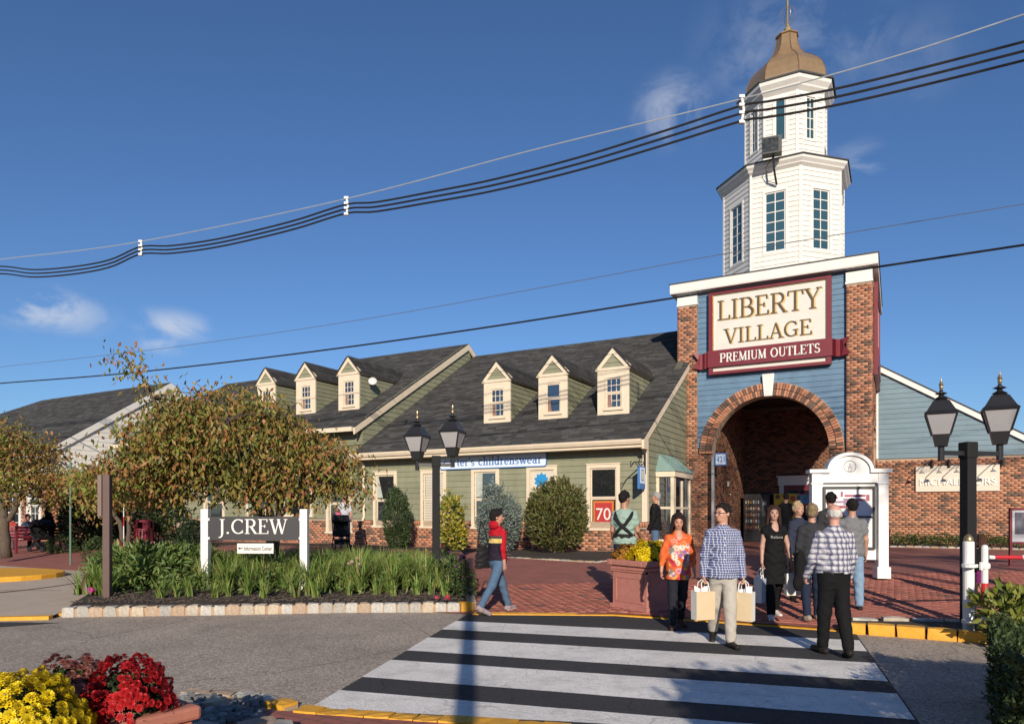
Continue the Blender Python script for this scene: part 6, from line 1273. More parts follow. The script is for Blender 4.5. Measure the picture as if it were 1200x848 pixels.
# ================================================================== people: smooth-blended distance fields turned into one continuous surface per body
def nets(D, org, h):
    S_ = D < 0; nx, ny, nz = D.shape
    cnt = np.zeros((nx - 1, ny - 1, nz - 1), np.int8)
    for a in (0, 1):
        for b_ in (0, 1):
            for c in (0, 1): cnt += S_[a:nx - 1 + a, b_:ny - 1 + b_, c:nz - 1 + c]
    act = (cnt > 0) & (cnt < 8); I = np.argwhere(act); n = len(I)
    if n == 0: return None
    idm = -np.ones(act.shape, np.int32); idm[act] = np.arange(n)
    corner = {(a, b_, c): D[I[:, 0] + a, I[:, 1] + b_, I[:, 2] + c] for a in (0, 1) for b_ in (0, 1) for c in (0, 1)}
    acc = np.zeros((n, 3), np.float32); num = np.zeros(n, np.float32)
    for ax in range(3):
        for p in (0, 1):
            for q in (0, 1):
                c0 = [0, 0, 0]; o1, o2 = [i for i in range(3) if i != ax]; c0[o1], c0[o2] = p, q; c1 = list(c0); c1[ax] = 1
                d0, d1 = corner[tuple(c0)], corner[tuple(c1)]; m = (d0 < 0) != (d1 < 0); t = np.where(m, d0 / (d0 - d1 + 1e-12), 0)
                pos = np.zeros((n, 3), np.float32); pos[:, o1], pos[:, o2], pos[:, ax] = p, q, t; acc += pos * m[:, None]; num += m
    V = (I + acc / np.maximum(num, 1)[:, None]) * h + org
    Fs = []
    for ax in range(3):
        o1, o2 = (ax + 1) % 3, (ax + 2) % 3
        sl0 = [slice(None)] * 3; sl1 = [slice(None)] * 3; sl0[ax] = slice(0, -1); sl1[ax] = slice(1, None); sl0[o1] = sl1[o1] = slice(1, -1); sl0[o2] = sl1[o2] = slice(1, -1)
        a, b_ = S_[tuple(sl0)], S_[tuple(sl1)]; E_ = np.argwhere(a != b_)
        if len(E_) == 0: continue
        fl = a[tuple(E_.T)]; base_ = E_.copy(); base_[:, o1] += 1; base_[:, o2] += 1
        def cid(d1, d2): q = base_.copy(); q[:, o1] += d1; q[:, o2] += d2; return idm[q[:, 0], q[:, 1], q[:, 2]]
        f = np.stack([cid(-1, -1), cid(0, -1), cid(0, 0), cid(-1, 0)], 1); f[~fl] = f[~fl][:, ::-1]; Fs.append(f)
    return V, np.concatenate(Fs)
class SDF:
    def __init__(s, lo, hi, h):
        s.lo = np.array(lo, np.float32); s.h = h; s.n = np.ceil((np.array(hi) - s.lo) / h).astype(int) + 1; s.D = np.full(s.n, .3, np.float32)
    def _sub(s, lo, hi):
        a = np.clip(np.floor((np.array(lo) - s.lo) / s.h).astype(int), 0, s.n - 1); b_ = np.clip(np.ceil((np.array(hi) - s.lo) / s.h).astype(int) + 1, 1, s.n)
        if np.any(b_ <= a): return None
        sl = tuple(slice(i, j) for i, j in zip(a, b_)); g = [s.lo[k] + s.h * np.arange(a[k], b_[k], dtype=np.float32) for k in range(3)]
        return sl, g[0][:, None, None], g[1][None, :, None], g[2][None, None, :]
    def _mix(s, sl, d, k):
        o = s.D[sl]
        if k <= 0: s.D[sl] = np.minimum(o, d); return
        t = np.clip(.5 + .5 * (o - d) / k, 0, 1); s.D[sl] = o * (1 - t) + d * t - k * t * (1 - t)
    def cap(s, a, b_, ra, rb, k=.02):
        a, b_ = np.array(a, np.float32), np.array(b_, np.float32); m = max(ra, rb) + .05; r = s._sub(np.minimum(a, b_) - m, np.maximum(a, b_) + m)
        if r is None: return s
        sl, x, y, z = r; e = b_ - a; l2 = float(e @ e) + 1e-9; t = np.clip(((x - a[0]) * e[0] + (y - a[1]) * e[1] + (z - a[2]) * e[2]) / l2, 0, 1)
        d = np.sqrt((x - a[0] - t * e[0]) ** 2 + (y - a[1] - t * e[1]) ** 2 + (z - a[2] - t * e[2]) ** 2) - (ra + (rb - ra) * t); s._mix(sl, d, k); return s
    def ell(s, c, r, k=.02, M=None, cut=None):
        c = np.array(c, np.float32); m = max(r) + .05; q = s._sub(c - m, c + m)
        if q is None: return s
        sl, x, y, z = q; x, y, z = x - c[0], y - c[1], z - c[2]
        if M is not None: x, y, z = (M[0][i] * x + M[1][i] * y + M[2][i] * z for i in range(3))
        k0 = np.sqrt((x / r[0]) ** 2 + (y / r[1]) ** 2 + (z / r[2]) ** 2); k1 = np.sqrt((x / r[0] ** 2) ** 2 + (y / r[1] ** 2) ** 2 + (z / r[2] ** 2) ** 2) + 1e-6
        d = k0 * (k0 - 1) / k1
        if cut is not None: d = np.maximum(d, cut(x, y, z))
        s._mix(sl, np.broadcast_to(d, s.D[sl].shape), k); return s
    def stack(s, secs, k=.02, lo=None, hi=None, wr=0.0, seed=0):
        """elliptic sections (z,cx,cy,rx,ry)"""
        A = np.array(secs, np.float32); A = A[np.argsort(A[:, 0])]; zl, zh = (A[0, 0] if lo is None else lo), (A[-1, 0] if hi is None else hi)
        mx_ = A[:, 3:].max() + np.abs(A[:, 1:3]).max() + .05; r = s._sub((-mx_, -mx_, zl - .03), (mx_, mx_, zh + .03))
        if r is None: return s
        sl, x, y, z = r; zz = z.ravel(); P = [np.interp(zz, A[:, 0], A[:, i])[None, None, :].astype(np.float32) for i in range(1, 5)]
        q = np.sqrt(((x - P[0]) / P[2]) ** 2 + ((y - P[1]) / P[3]) ** 2); d = (q - 1) * np.minimum(P[2], P[3])
        if wr: d = d + wr * (np.sin(z * 38 + x * 23 + seed) * np.sin(x * 31 + y * 17 + seed * 2) + .6 * np.sin(z * 71 - x * 19 + y * 29 + seed))
        d = np.maximum(d, np.maximum(zl - z, z - zh)); s._mix(sl, d.astype(np.float32), k); return s
    def mesh(s, name, m, parent, colf=None):
        r = nets(s.D, s.lo, s.h)
        if r is None: return None
        V, F = r; o = np_mesh(name, V, F, m, parent, cols=colf(V) if colf else None, smooth=True); return o
SKINM = mat('person_skin', (1, 1, 1), .5, .05, 12, attr=True); CLOTHA = mat('cloth_coloured', (1, 1, 1), .85, .08, 30, .5, 16, attr=True, spec=.12)
def cloth(name, c, var=.1, rough=.85): return mat('cloth_' + name, c, rough, var, 20, .5, 16, spec=.12)
def check_mat(name, base_, l1, l2, per, w1, w2, mid=None):
    m = mat(name, base_, .85, .05, 20, .5, 16, spec=.12); t = m.node_tree; L = t.links.new; b = t.nodes['Principled BSDF']; N = t.nodes.new
    co = N('ShaderNodeTexCoord'); sx = N('ShaderNodeSeparateXYZ'); L(co.outputs['Object'], sx.inputs[0])
    ad = N('ShaderNodeMath'); L(sx.outputs[0], ad.inputs[0]); hy_ = N('ShaderNodeMath'); hy_.operation = 'MULTIPLY'; hy_.inputs[1].default_value = .6; L(sx.outputs[1], hy_.inputs[0]); L(hy_.outputs[0], ad.inputs[1])
    def stripe(src, p, w_, off=0):
        a = N('ShaderNodeMath'); a.operation = 'MULTIPLY_ADD'; a.inputs[1].default_value = 1 / p; a.inputs[2].default_value = off + 50; L(src, a.inputs[0])
        f = N('ShaderNodeMath'); f.operation = 'FRACT'; L(a.outputs[0], f.inputs[0]); c = N('ShaderNodeMath'); c.operation = 'LESS_THAN'; c.inputs[1].default_value = w_; L(f.outputs[0], c.inputs[0]); return c.outputs[0]
    cur = b.inputs['Base Color'].links[0].from_socket
    for col, w_, off in ((l1, w1, 0), (l2, w2, .5)):
        if col is None: continue
        for src in (ad.outputs[0], sx.outputs[2]):
            mxn = N('ShaderNodeMixRGB'); mxn.inputs[2].default_value = (*col, 1); h_ = N('ShaderNodeMath'); h_.operation = 'MULTIPLY'; h_.inputs[1].default_value = .72; L(stripe(src, per, w_, off), h_.inputs[0]); L(h_.outputs[0], mxn.inputs[0]); L(cur, mxn.inputs[1]); cur = mxn.outputs[0]
    L(cur, b.inputs['Base Color']); return m
def rotz(a): c, s = math.cos(R(a)), math.sin(R(a)); return np.array([[c, -s, 0], [s, c, 0], [0, 0, 1]])
def rotx(a): c, s = math.cos(R(a)), math.sin(R(a)); return np.array([[1, 0, 0], [0, c, -s], [0, s, c]])
def person(px, Y, zg, Ht, head_deg, label, legs=((0, 0, 3, 0), (0, 0, 3, 0)), arms=((0, 8, 8), (0, 8, 8)), yaw=0, pitch=0, skin=(.43, .22, .15), hair=(.018, .012, .010), hairstyle='short', top=None, topcol=None, sleeve='long', hem=.88, collar=False,
           bottom=None, skirt=None, shoe=None, fem=False, bulk=1.0, h=.0095, lean=0, curl=(35, 35), neck_v=False, flare=0, seat=None, face=True, sole=None):
    """legs: (swing, knee bend, abduction, heel lift) for the person's right then left; arms: (swing, abduction, elbow bend)"""
    s = Ht / 1.75; t = empty('person', (X(px, Y), Y, zg), R(head_deg), label, 'person')
    ln = lambda z: -math.tan(R(lean)) * max(0, z - .95 * s)
    # --- joints
    hipz = .92 * s; J = {}
    def dirv(sw, ab, sd): return np.array([sd * math.sin(R(ab)), -math.sin(R(sw)) * math.cos(R(ab)), -math.cos(R(sw)) * math.cos(R(ab))])
    low = 9
    for i, sd in enumerate((-1, 1)):
        sw, kb, ab, hl = legs[i]; hp = np.array([sd * .080 * s, 0, hipz]); kn = hp + dirv(sw, ab, sd) * .43 * s; an = kn + dirv(sw - kb, ab * .5, sd) * .405 * s
        f = np.array([sd * .22, -1, 0]); f /= np.linalg.norm(f); f = f * math.cos(R(hl)) + np.array([0, 0, -math.sin(R(hl))]); toe = an + f * .15 * s + np.array([0, 0, -.055 * s * math.cos(R(hl))]); heel = an - f * .055 * s + np.array([0, 0, -.05 * s])
        J[i] = [hp, kn, an, toe, heel]; low = min(low, an[2] - .085 * s, toe[2] - .03 * s, heel[2] - .035 * s)
    dz = -low if seat is None else seat - hipz + .09 * s; off = np.array([0, 0, dz])
    for i in (0, 1): J[i] = [p + off for p in J[i]]
    hz = hipz + dz; O = lambda x, y, z: np.array([x * s, y * s + ln(z * s), z * s + dz])
    sh = .136 if fem else .154
    for i, sd in enumerate((-1, 1)):
        sw, ab, eb = arms[i][:3]; inn = arms[i][3] if len(arms[i]) > 3 else 0; S0 = O(sd * sh * bulk ** .5, .0, 1.395); el = S0 + dirv(sw, ab, sd) * .285 * s; fd = dirv(sw + eb, ab * .4 - inn, sd); wr = el + fd * .245 * s; J[2 + i] = [S0, el, wr, fd]
    allp = np.array([p for i in range(4) for p in J[i][:3]] + [O(0, 0, 1.8), O(0, 0, 0)] + [J[i][3] for i in (0, 1)]); lo = allp.min(0) - .26; hi = allp.max(0) + .26; lo[2] = max(lo[2], -.05 if seat is None else -.3)
    hi[2] = O(0, 0, 1.80)[2]
    HM = rotz(yaw) @ rotx(pitch); piv = O(0, .01, 1.53)
    hd = lambda x, y, z: piv + HM @ (np.array([x, y, z - 1.53]) * s)
    # --- body
    B = SDF(lo, hi, h); w_ = (.92 if fem else 1.0); bk = bulk
    tor = [(.86, .150, .105), (.95, .158, .112), (1.05, .132 * bk, .098 * bk), (1.12, .128 * bk, .098 * bk), (1.25, .150 * bk ** .5, .112 * bk ** .5), (1.345, .158, .108), (1.40, .140, .090), (1.445, .100, .072), (1.485, .056, .056)]
    secs = [(z * s + dz, 0, ln(z * s), rx * w_ * s, ry * s) for z, rx, ry in tor]
    B.stack(secs, 0); B.cap(O(0, .015, 1.44), hd(0, .012, 1.57), .058 * s * w_, .052 * s * w_, .03)
    B.ell(hd(0, .012, 1.652), (.074 * s, .093 * s, .098 * s), .0, HM); B.ell(hd(0, -.028, 1.592), (.056 * s, .064 * s, .072 * s), .03, HM); B.ell(hd(0, -.052, 1.556), (.03 * s, .034 * s, .026 * s), .02, HM)
    B.cap(hd(0, -.088, 1.640), hd(0, -.112, 1.606), .008 * s, .014 * s, .012); B.cap(hd(-.025, -.082, 1.66), hd(.025, -.082, 1.66), .012 * s, .012 * s, .02)
    for sd in (-1, 1): B.ell(hd(sd * .077, .012, 1.625), (.012 * s, .021 * s, .031 * s), .006, HM); B.ell(hd(sd * .034, -.066, 1.607), (.022 * s, .02 * s, .02 * s), .02, HM)
    B.cap(hd(-.014, -.086, 1.578), hd(.014, -.086, 1.578), .009 * s, .009 * s, .01)
    for i, sd in enumerate((-1, 1)):
        hp, kn, an, toe, heel = J[i]; B.cap(hp, kn, .078 * s, .050 * s, .02); B.cap(kn, kn + (an - kn) * .3, .049 * s, .052 * s, .012); B.cap(kn + (an - kn) * .3, an, .052 * s, .034 * s, .012); B.cap(heel, toe, .034 * s, .030 * s, .03)
        S0, el, wr, fd = J[2 + i]; B.cap(S0, el, .050 * s * w_, .039 * s * w_, .03); B.cap(el, wr, .039 * s * w_, .027 * s * w_, .02)
        # hand: four metacarpals, four curled fingers, a thumb from the side of the palm
        d = fd / np.linalg.norm(fd); n_ = np.array([-sd, 0, 0]) * 1.0; n_ = n_ - d * (n_ @ d); n_ /= np.linalg.norm(n_); tt = np.cross(d, n_) * sd * -1; tt = tt if tt[1] < 0 else -tt
        hs = s * (.92 if fem else 1.0)
        for q, (ox, ln_) in enumerate(((.030, .066), (.010, .076), (-.011, .070), (-.030, .055))):
            k0 = wr + d * .088 * hs * (1 - .05 * abs(q - 1)) + tt * ox * hs; B.cap(wr + tt * ox * .5 * hs + d * .01, k0, .0135 * hs, .0105 * hs, .012); p, a = k0, 8.0
            for g in range(3):
                a += curl[i] * (.7 + .35 * g) * (.85 + .08 * q); v_ = d * math.cos(R(a)) + n_ * math.sin(R(a)); e = p + v_ * ln_ * (.45, .32, .25)[g] * hs; B.cap(p, e, (.0098, .0088, .0080)[g] * hs, (.0088, .0080, .007)[g] * hs, .003); p = e
        b0 = wr + d * .028 * hs + tt * .024 * hs; b1 = b0 + (d * .62 + tt * .62 + n_ * .25) * .042 * hs; b2 = b1 + (d * .85 + tt * .15 + n_ * .45) * .034 * hs; B.cap(b0, b1, .0135 * hs, .0105 * hs, .010); B.cap(b1, b2, .0102 * hs, .0082 * hs, .004)
    iHM = np.linalg.inv(HM); sk = np.array(skin)
    def bcol(V):
        q = ((V - piv) @ iHM.T) / s; x, y, z = q[:, 0], q[:, 1], q[:, 2] + 1.53; c = np.tile(sk, (len(V), 1))
        if face:
            fr = y < -.045; ax = np.abs(x)
            c[fr & (((x / .020) ** 2 + ((z - 1.578) / .008) ** 2) < 1)] = sk * np.array([.85, .5, .5])
            c[fr & ((((ax - .031) / .0135) ** 2 + ((z - 1.637) / .0065) ** 2) < 1)] = (.05, .035, .03)
            c[fr & ((((ax - .032) / .020) ** 2 + ((z - 1.660) / .005) ** 2) < 1)] = np.array(hair) * .6 + sk * .25
            ck = fr & ((((ax - .038) / .022) ** 2 + ((z - 1.60) / .02) ** 2) < 1); c[ck] = c[ck] * np.array([1.06, .92, .9])
        return c
    B.mesh('body', SKINM, t, bcol)
    # --- hair
    hh = min(h, .0105); Hg = SDF(hd(0, 0, 1.6) - np.array([.16, .16, .40]) * s, hd(0, 0, 1.6) + np.array([.16, .16, .22]) * s, hh); hm = mat('hair_%s' % '_'.join(str(int(a * 1000)) for a in hair), hair, .8, .35, 60, .9, 50, stretch=(1, 1, .2), spec=.2)
    line = {'short': lambda x, y, z: (np.interp(y / s, [-.12, -.085, -.062, -.045, -.02, .012, .03, .06, .12], [.055, .05, .036, .0, -.024, -.026, -.055, -.092, -.092]) * s - z) * .8,
            'bald': lambda x, y, z: np.maximum(np.maximum(-y - .0 * s, z - .028 * s), -z - .06 * s),
            'bob': lambda x, y, z: (np.interp(y / s, [-.13, -.09, -.07, -.055, -.03, .02, .12], [.06, .052, .035, -.01, -.06, -.12, -.12]) * s - z) * .7}
    f_ = line['short'] if hairstyle == 'crop' else line.get(hairstyle, line['bob']); ctr = hd(0, .012, 1.655)
    if hairstyle == 'bald': Hg.ell(ctr, (.081 * s, .101 * s, .100 * s), 0, HM, f_)
    else:
        th_ = .011 if hairstyle == 'short' else .014; Hg.ell(ctr, ((.074 + th_) * s, (.093 + th_) * s, (.100 + th_) * s), 0, HM, f_)
    if hairstyle in ('bob', 'long', 'shoulder'):
        dn_ = {'bob': 1.535, 'shoulder': 1.47, 'long': 1.36}[hairstyle]
        for a in range(-6, 7):
            an_ = R(90 + a * 17); r1 = .094; wob = .006 * math.sin(a * 2.3); Hg.cap(hd(r1 * .80 * math.cos(an_), .012 + .085 * math.sin(an_), 1.70), hd((r1 + .012 + wob) * math.cos(an_), .018 + .1 * math.sin(an_), dn_ + .02 * math.sin(a * 1.7)), .026 * s, .022 * s, .02)
    if hairstyle == 'crop': Hg.ell(hd(0, .055, 1.63), (.078 * s, .07 * s, .085 * s), .02, HM); Hg.ell(hd(0, .03, 1.70), (.084 * s, .09 * s, .07 * s), .02, HM)
    if hairstyle == 'updo': Hg.ell(hd(0, .10, 1.70), (.055 * s, .05 * s, .055 * s), .02, HM); Hg.ell(hd(0, .085, 1.62), (.06 * s, .035 * s, .06 * s), .02, HM)
    if hairstyle == 'curly':
        for q in range(40):
            d = rdir(1)[0]; d[1] = abs(d[1]) * 1.0 - .25; d[2] = d[2] * .9 + .15; p = hd(d[0] * .085, .012 + d[1] * .1, 1.655 + d[2] * .105); Hg.ell(p, (.028 * s,) * 3, .008)
    for q in range(0 if hairstyle in ('bald', 'curly') else 46):
        d = rdir(1)[0]; d[2] = abs(d[2]); 
        if d[1] < -.55 and d[2] < .5 or (d[1] < -.2 and d[2] < .12): continue
        rr_ = .012 if hairstyle == 'short' else .016; Hg.ell(hd(d[0] * .084, .012 + d[1] * .103, 1.655 + d[2] * .108), (rr_ * s, rr_ * 1.5 * s, rr_ * 1.2 * s), .008, HM)
    Hg.D += .0026 * np.sin(np.arange(Hg.n[0])[:, None, None] * 1.9) * np.sin(np.arange(Hg.n[1])[None, :, None] * 1.7)
    Hg.mesh('hair', hm, t)
    # --- upper garment
    seed = int(px) % 17
    if top is not None:
        G_ = SDF(lo, hi, h); o_ = .016; hemz = hem * s + dz if seat is None else hz - .02
        ts = []
        for z, rx, ry in tor: ts.append((z * s + dz, 0, ln(z * s), (rx * w_ + o_ + (.028 if z < 1.0 else .014 if z < 1.2 else 0)) * s, (ry + o_ + (.026 if z < 1.0 else .014 if z < 1.2 else 0)) * s))
        ts[-1] = (1.492 * s + dz, 0, ln(1.48 * s), .064 * s, .064 * s)
        if hem < .86: ts = [(hem * s + dz, 0, 0, (.196 * w_ + flare) * s, (.146 + flare) * s)] + ts
        G_.stack(ts, 0, lo=hemz, wr=.006 * s, seed=seed)
        for i in (0, 1):
            S0, el, wr, fd = J[2 + i]; sr = .012
            G_.cap(S0 - np.array([0, 0, .012]), S0 + (el - S0) * (.55 if sleeve == 'short' else .2 if sleeve == 'cap' else 1), (.050 * w_ + sr) * s, (.047 * w_ + sr) * s, .045)
            if sleeve in ('long', 'three'): G_.cap(el, el + (wr - el) * (1.0 if sleeve == 'long' else .55), (.040 * w_ + sr) * s, (.032 * w_ + sr) * s, .02)
        if collar:
            for sd in (-1, 1): G_.cap(O(sd * .05, .05, 1.49), O(sd * .055, -.045, 1.468), .017 * s, .013 * s, .01); 
            G_.cap(O(-.05, .055, 1.495), O(.05, .055, 1.495), .017 * s, .017 * s, .01)
        if neck_v: G_.D = np.maximum(G_.D, -(np.sqrt((((G_.lo[0] + G_.h * np.arange(G_.n[0])) / .055)[:, None, None]) ** 2 + ((((G_.lo[1] + G_.h * np.arange(G_.n[1])) - ln(1.4 * s) + .10) / .085)[None, :, None]) ** 2 + (((G_.lo[2] + G_.h * np.arange(G_.n[2]) - 1.46 * s - dz) / .10)[None, None, :]) ** 2) - 1) * .05).astype(np.float32)
        G_.D += (.0042 * np.sin((G_.lo[2] + h * np.arange(G_.n[2])) * 55)[None, None, :] * np.sin((G_.lo[0] + h * np.arange(G_.n[0])) * 43 + seed)[:, None, None]).astype(np.float32)
        G_.mesh('shirt' if not skirt else 'top', top, t, (lambda V: topcol(V / s - np.array([0, 0, dz / s]))) if topcol else None)
    # --- trousers
    if bottom is not None:
        G_ = SDF(lo, hi, h); o_ = .014
        G_.stack([(.78 * s + dz, 0, .0, .125 * w_ * s, .085 * s), (.86 * s + dz, 0, .0, .162 * w_ * s, .113 * s), (.95 * s + dz, 0, 0, (.160 * w_ + o_) * s, (.113 + o_) * s), (1.02 * s + dz, 0, 0, (.140 * w_ * bk ** .5 + o_) * s, (.104 * bk ** .5 + o_) * s)], 0, wr=.002)
        for i in (0, 1):
            hp, kn, an, toe, heel = J[i]; lw_ = 1 if fem else 1.12
            G_.cap(hp, kn, .094 * s, (.069 * lw_) * s, .045); G_.cap(kn, an + (kn - an) * .04, .069 * lw_ * s, (.056 * lw_ + flare * .5) * s, .035)
        zz = (G_.lo[2] + h * np.arange(G_.n[2])); xx = (G_.lo[0] + h * np.arange(G_.n[0])); G_.D += (.004 * np.sin(zz * 47 + seed)[None, None, :] * np.sin(xx * 39)[:, None, None] * np.clip(1.2 - zz / (.9 * s), 0, 1)[None, None, :]).astype(np.float32)
        if seat is None: G_.D = np.maximum(G_.D, (.022 - zz)[None, None, :].astype(np.float32))
        G_.mesh('trousers', bottom, t)
    if skirt is not None:
        G_ = SDF(lo, hi, h); G_.stack([(.58 * s + dz, 0, 0, .19 * s, .16 * s), (.95 * s + dz, 0, 0, .165 * s, .125 * s), (1.05 * s + dz, 0, 0, .14 * s, .11 * s)], 0, wr=.005); G_.mesh('skirt', skirt, t)
    sm_ = shoe or cloth('black_shoe', (.02, .018, .017), rough=.45)
    for i in (0, 1):
        hp, kn, an, toe, heel = J[i]; G_ = SDF(np.minimum(heel, toe) - .1, np.maximum(np.maximum(heel, toe), an) + .12, min(h, .009)); f = toe - heel; f /= np.linalg.norm(f)
        G_.cap(heel, heel + f * .06 * s, .040 * s, .042 * s, .02); G_.cap(heel + f * .06 * s, toe + f * .03 * s, .044 * s, .036 * s, .02); G_.cap(an + np.array([0, 0, .0]), heel + f * .05, .042 * s, .042 * s, .03)
        zz = (G_.lo[2] + G_.h * np.arange(G_.n[2]))
        if legs[i][3] < 5 and seat is None: G_.D = np.maximum(G_.D, (.002 - zz)[None, None, :].astype(np.float32))
        G_.mesh('shoe', sm_, t)
        if sole:
            q = MB(); 
            if legs[i][3] < 5: q.tube([heel * np.array([1, 1, 0]) + np.array([0, 0, .012]), (toe + f * .03 * s) * np.array([1, 1, 0]) + np.array([0, 0, .012])], .046 * s, 8); o = q.build('sole', sole, t); o.scale = (1, 1, .4)
    return t, J, hd, s
def bag(px, Y, zt, w_, hgt, dep, rz, label, m, name='shopping_bag', handles=True, paper=True):
    x = X(px, Y); t = empty(name, (x, Y, zt - hgt), R(rz), label, 'bag'); q = MB(); a, d = w_ / 2, dep / 2
    P = [(-a, -d, 0), (a, -d, 0), (a, d, 0), (-a, d, 0), (-a * 1.03, -d * 1.1, hgt), (a * 1.03, -d * 1.1, hgt * .985), (a * 1.0, d * 1.1, hgt), (-a * 1.0, d * 1.1, hgt * 1.01), (-a * 1.0, 0, hgt * .5), (a * 1.0, 0, hgt * .5), (0, -d * 1.16, hgt * .55), (0, d * 1.1, hgt * .5)]
    q.add(P, [(3, 2, 1, 0), (0, 1, 10), (1, 5, 10), (5, 4, 10), (4, 0, 10), (1, 2, 9), (2, 6, 9), (6, 5, 9), (5, 1, 9), (2, 3, 11), (3, 7, 11), (7, 6, 11), (6, 2, 11), (3, 0, 8), (0, 4, 8), (4, 7, 8), (7, 3, 8)])
    q.m = [1 if 5 <= i_ <= 8 or i_ >= 13 else 0 for i_ in range(len(q.f))]; q.build('bag_body', [m, KW2], t)
    if paper:
        q = MB(); tr_ = random.Random(int(px)); pts = [(-a * .8 + 2 * a * .8 * i / 4, (-1) ** i * d * .5, hgt + tr_.uniform(.0, .07)) for i in range(5)]; lo_ = [(p[0], p[1] * .6, hgt * .8) for p in pts]
        q.add(pts + lo_, [(i, i + 1, i + 6, i + 5) for i in range(4)]); q.build('tissue_paper', mat('tissue_white', (.78, .77, .78), .7), t)
    if handles:
        for sd in (-1, 1): MB().tube([(-a * .45, sd * d, hgt - .03), (-a * .35, sd * d * .6, hgt + .10), (0, sd * .012, hgt + .145), (a * .35, sd * d * .6, hgt + .10), (a * .45, sd * d, hgt - .03)], .007, 6).build('handle', mat('cord_white', (.7, .68, .62), .7), t)
    return t
KRAFT = mat('kraft_paper', (.58, .455, .29), .75, .06, 4, .1); KW2 = mat('white_paper_bag', (.70, .68, .62), .7, .05, 4)
NAVY = cloth('navy_denim', (.018, .026, .052)); JEAN = cloth('mid_denim', (.075, .125, .20), .18); LJEAN = cloth('light_denim', (.20, .30, .43), .15); BLK = cloth('black', (.010, .010, .011)); CHAR = cloth('charcoal', (.035, .036, .04)); KHAKI = cloth('stone_trousers', (.40, .37, .33)); WSHOE = cloth('white_shoe', (.62, .60, .58), rough=.5); BRSH = cloth('brown_shoe', (.07, .035, .025), rough=.5)
# 1 striding woman
def hood(V):
    c = np.tile(np.array([.38, .012, .022]), (len(V), 1)); x, y, z = V.T; tors = np.abs(x) < .185
    c[tors & (z < 1.30) & (z >= 1.24)] = (.045, .04, .045); c[tors & (z < 1.285) & (z >= 1.21)] = (.62, .45, .16); c[tors & (z < 1.21)] = (.022, .016, .028); c[tors & (z >= 1.285) & (z < 1.33) & (y > .03)] = (.06, .05, .05); return c
Yp = 11.25; pr = person(583, Yp, .02, 1.70, 132, 'woman in red hooded top with black and yellow band, striding to the right', ((-27, 10, 2, 28), (25, 4, 2, 0)), ((-8, 8, 14), (12, 10, 10)), yaw=-34, hair=(.012, .010, .010), hairstyle='crop', top=CLOTHA, topcol=hood, sleeve='three', hem=.93, bottom=JEAN, fem=True, shoe=cloth('grey_trainer', (.30, .24, .25)), h=.0085, sole=WSHOE)
q = SDF((-.2, -.15, 1.25), (.2, .25, 1.6), .01); q.ell((0, .085, 1.40), (.11, .055, .07), .02); q.mesh('hood', cloth('red_hood', (.38, .012, .022)), pr[0])
hb = empty('handbag', (X(566.5, Yp + .02), Yp + .02, .92), R(132), 'large black shoulder bag on the back of the striding woman', 'bag'); q = SDF((-.3, -.3, -.2), (.3, .3, .3), .012); q.stack([(-.21, 0, 0, .045, .13), (-.18, 0, 0, .06, .16), (-.05, 0, 0, .065, .165), (.10, 0, 0, .05, .13), (.16, 0, 0, .02, .09)], 0, wr=.008); q.mesh('bag_body', cloth('bag_leather', (.02, .018, .02), rough=.5), hb); MB().tube([(0, -.12, .12), (.03, -.06, .40), (.07, .0, .56), (.03, .06, .40), (0, .12, .12)], .012, 6).build('strap', BLACKM, hb)
# 2 floral woman
def floral(V):
    c = np.tile(np.array([.60, .12, .035]), (len(V), 1)); x, y, z = V.T; m = (np.abs(x) < .155) & (z < 1.40) & (y < .06); pal = np.array([(.66, .58, .50), (.50, .04, .06), (.28, .12, .34), (.66, .34, .08), (.62, .56, .48), (.62, .26, .28), (.22, .24, .20), (.64, .50, .36)])
    sd = np.random.default_rng(3); ct = np.stack([sd.uniform(-.2, .2, 60), sd.uniform(.75, 1.45, 60)], 1); ci = sd.integers(0, len(pal), 60); d = ((V[:, None, [0, 2]] - ct[None]) ** 2).sum(2); k = d.argmin(1); dm = np.sqrt(d.min(1)); f = m & (dm < .045) & ((z < 1.28) | (sd.random(len(V)) < .25)); c[f] = pal[ci[k[f]]]; c[f & (dm < .011)] = (.40, .10, .10)
    s_ = ~m; c[s_] *= (1 + .25 * np.sin(x[s_] * 40) * np.sin(z[s_] * 33))[:, None]; return c
person(795, 9.75, .0, 1.60, -3, 'woman in orange floral tunic and dark trousers looking down as she walks', ((3, 2, 1, 0), (-12, 14, 0, 14)), ((4, 17, 8), (-6, 12, 20)), yaw=-4, pitch=14, hair=(.022, .012, .010), hairstyle='shoulder', top=CLOTHA, topcol=floral, sleeve='three', hem=.76, bottom=cloth('dark_trousers', (.018, .02, .028)), shoe=BRSH, fem=True, bulk=1.3, h=.0085, neck_v=True, skin=(.45, .23, .155))
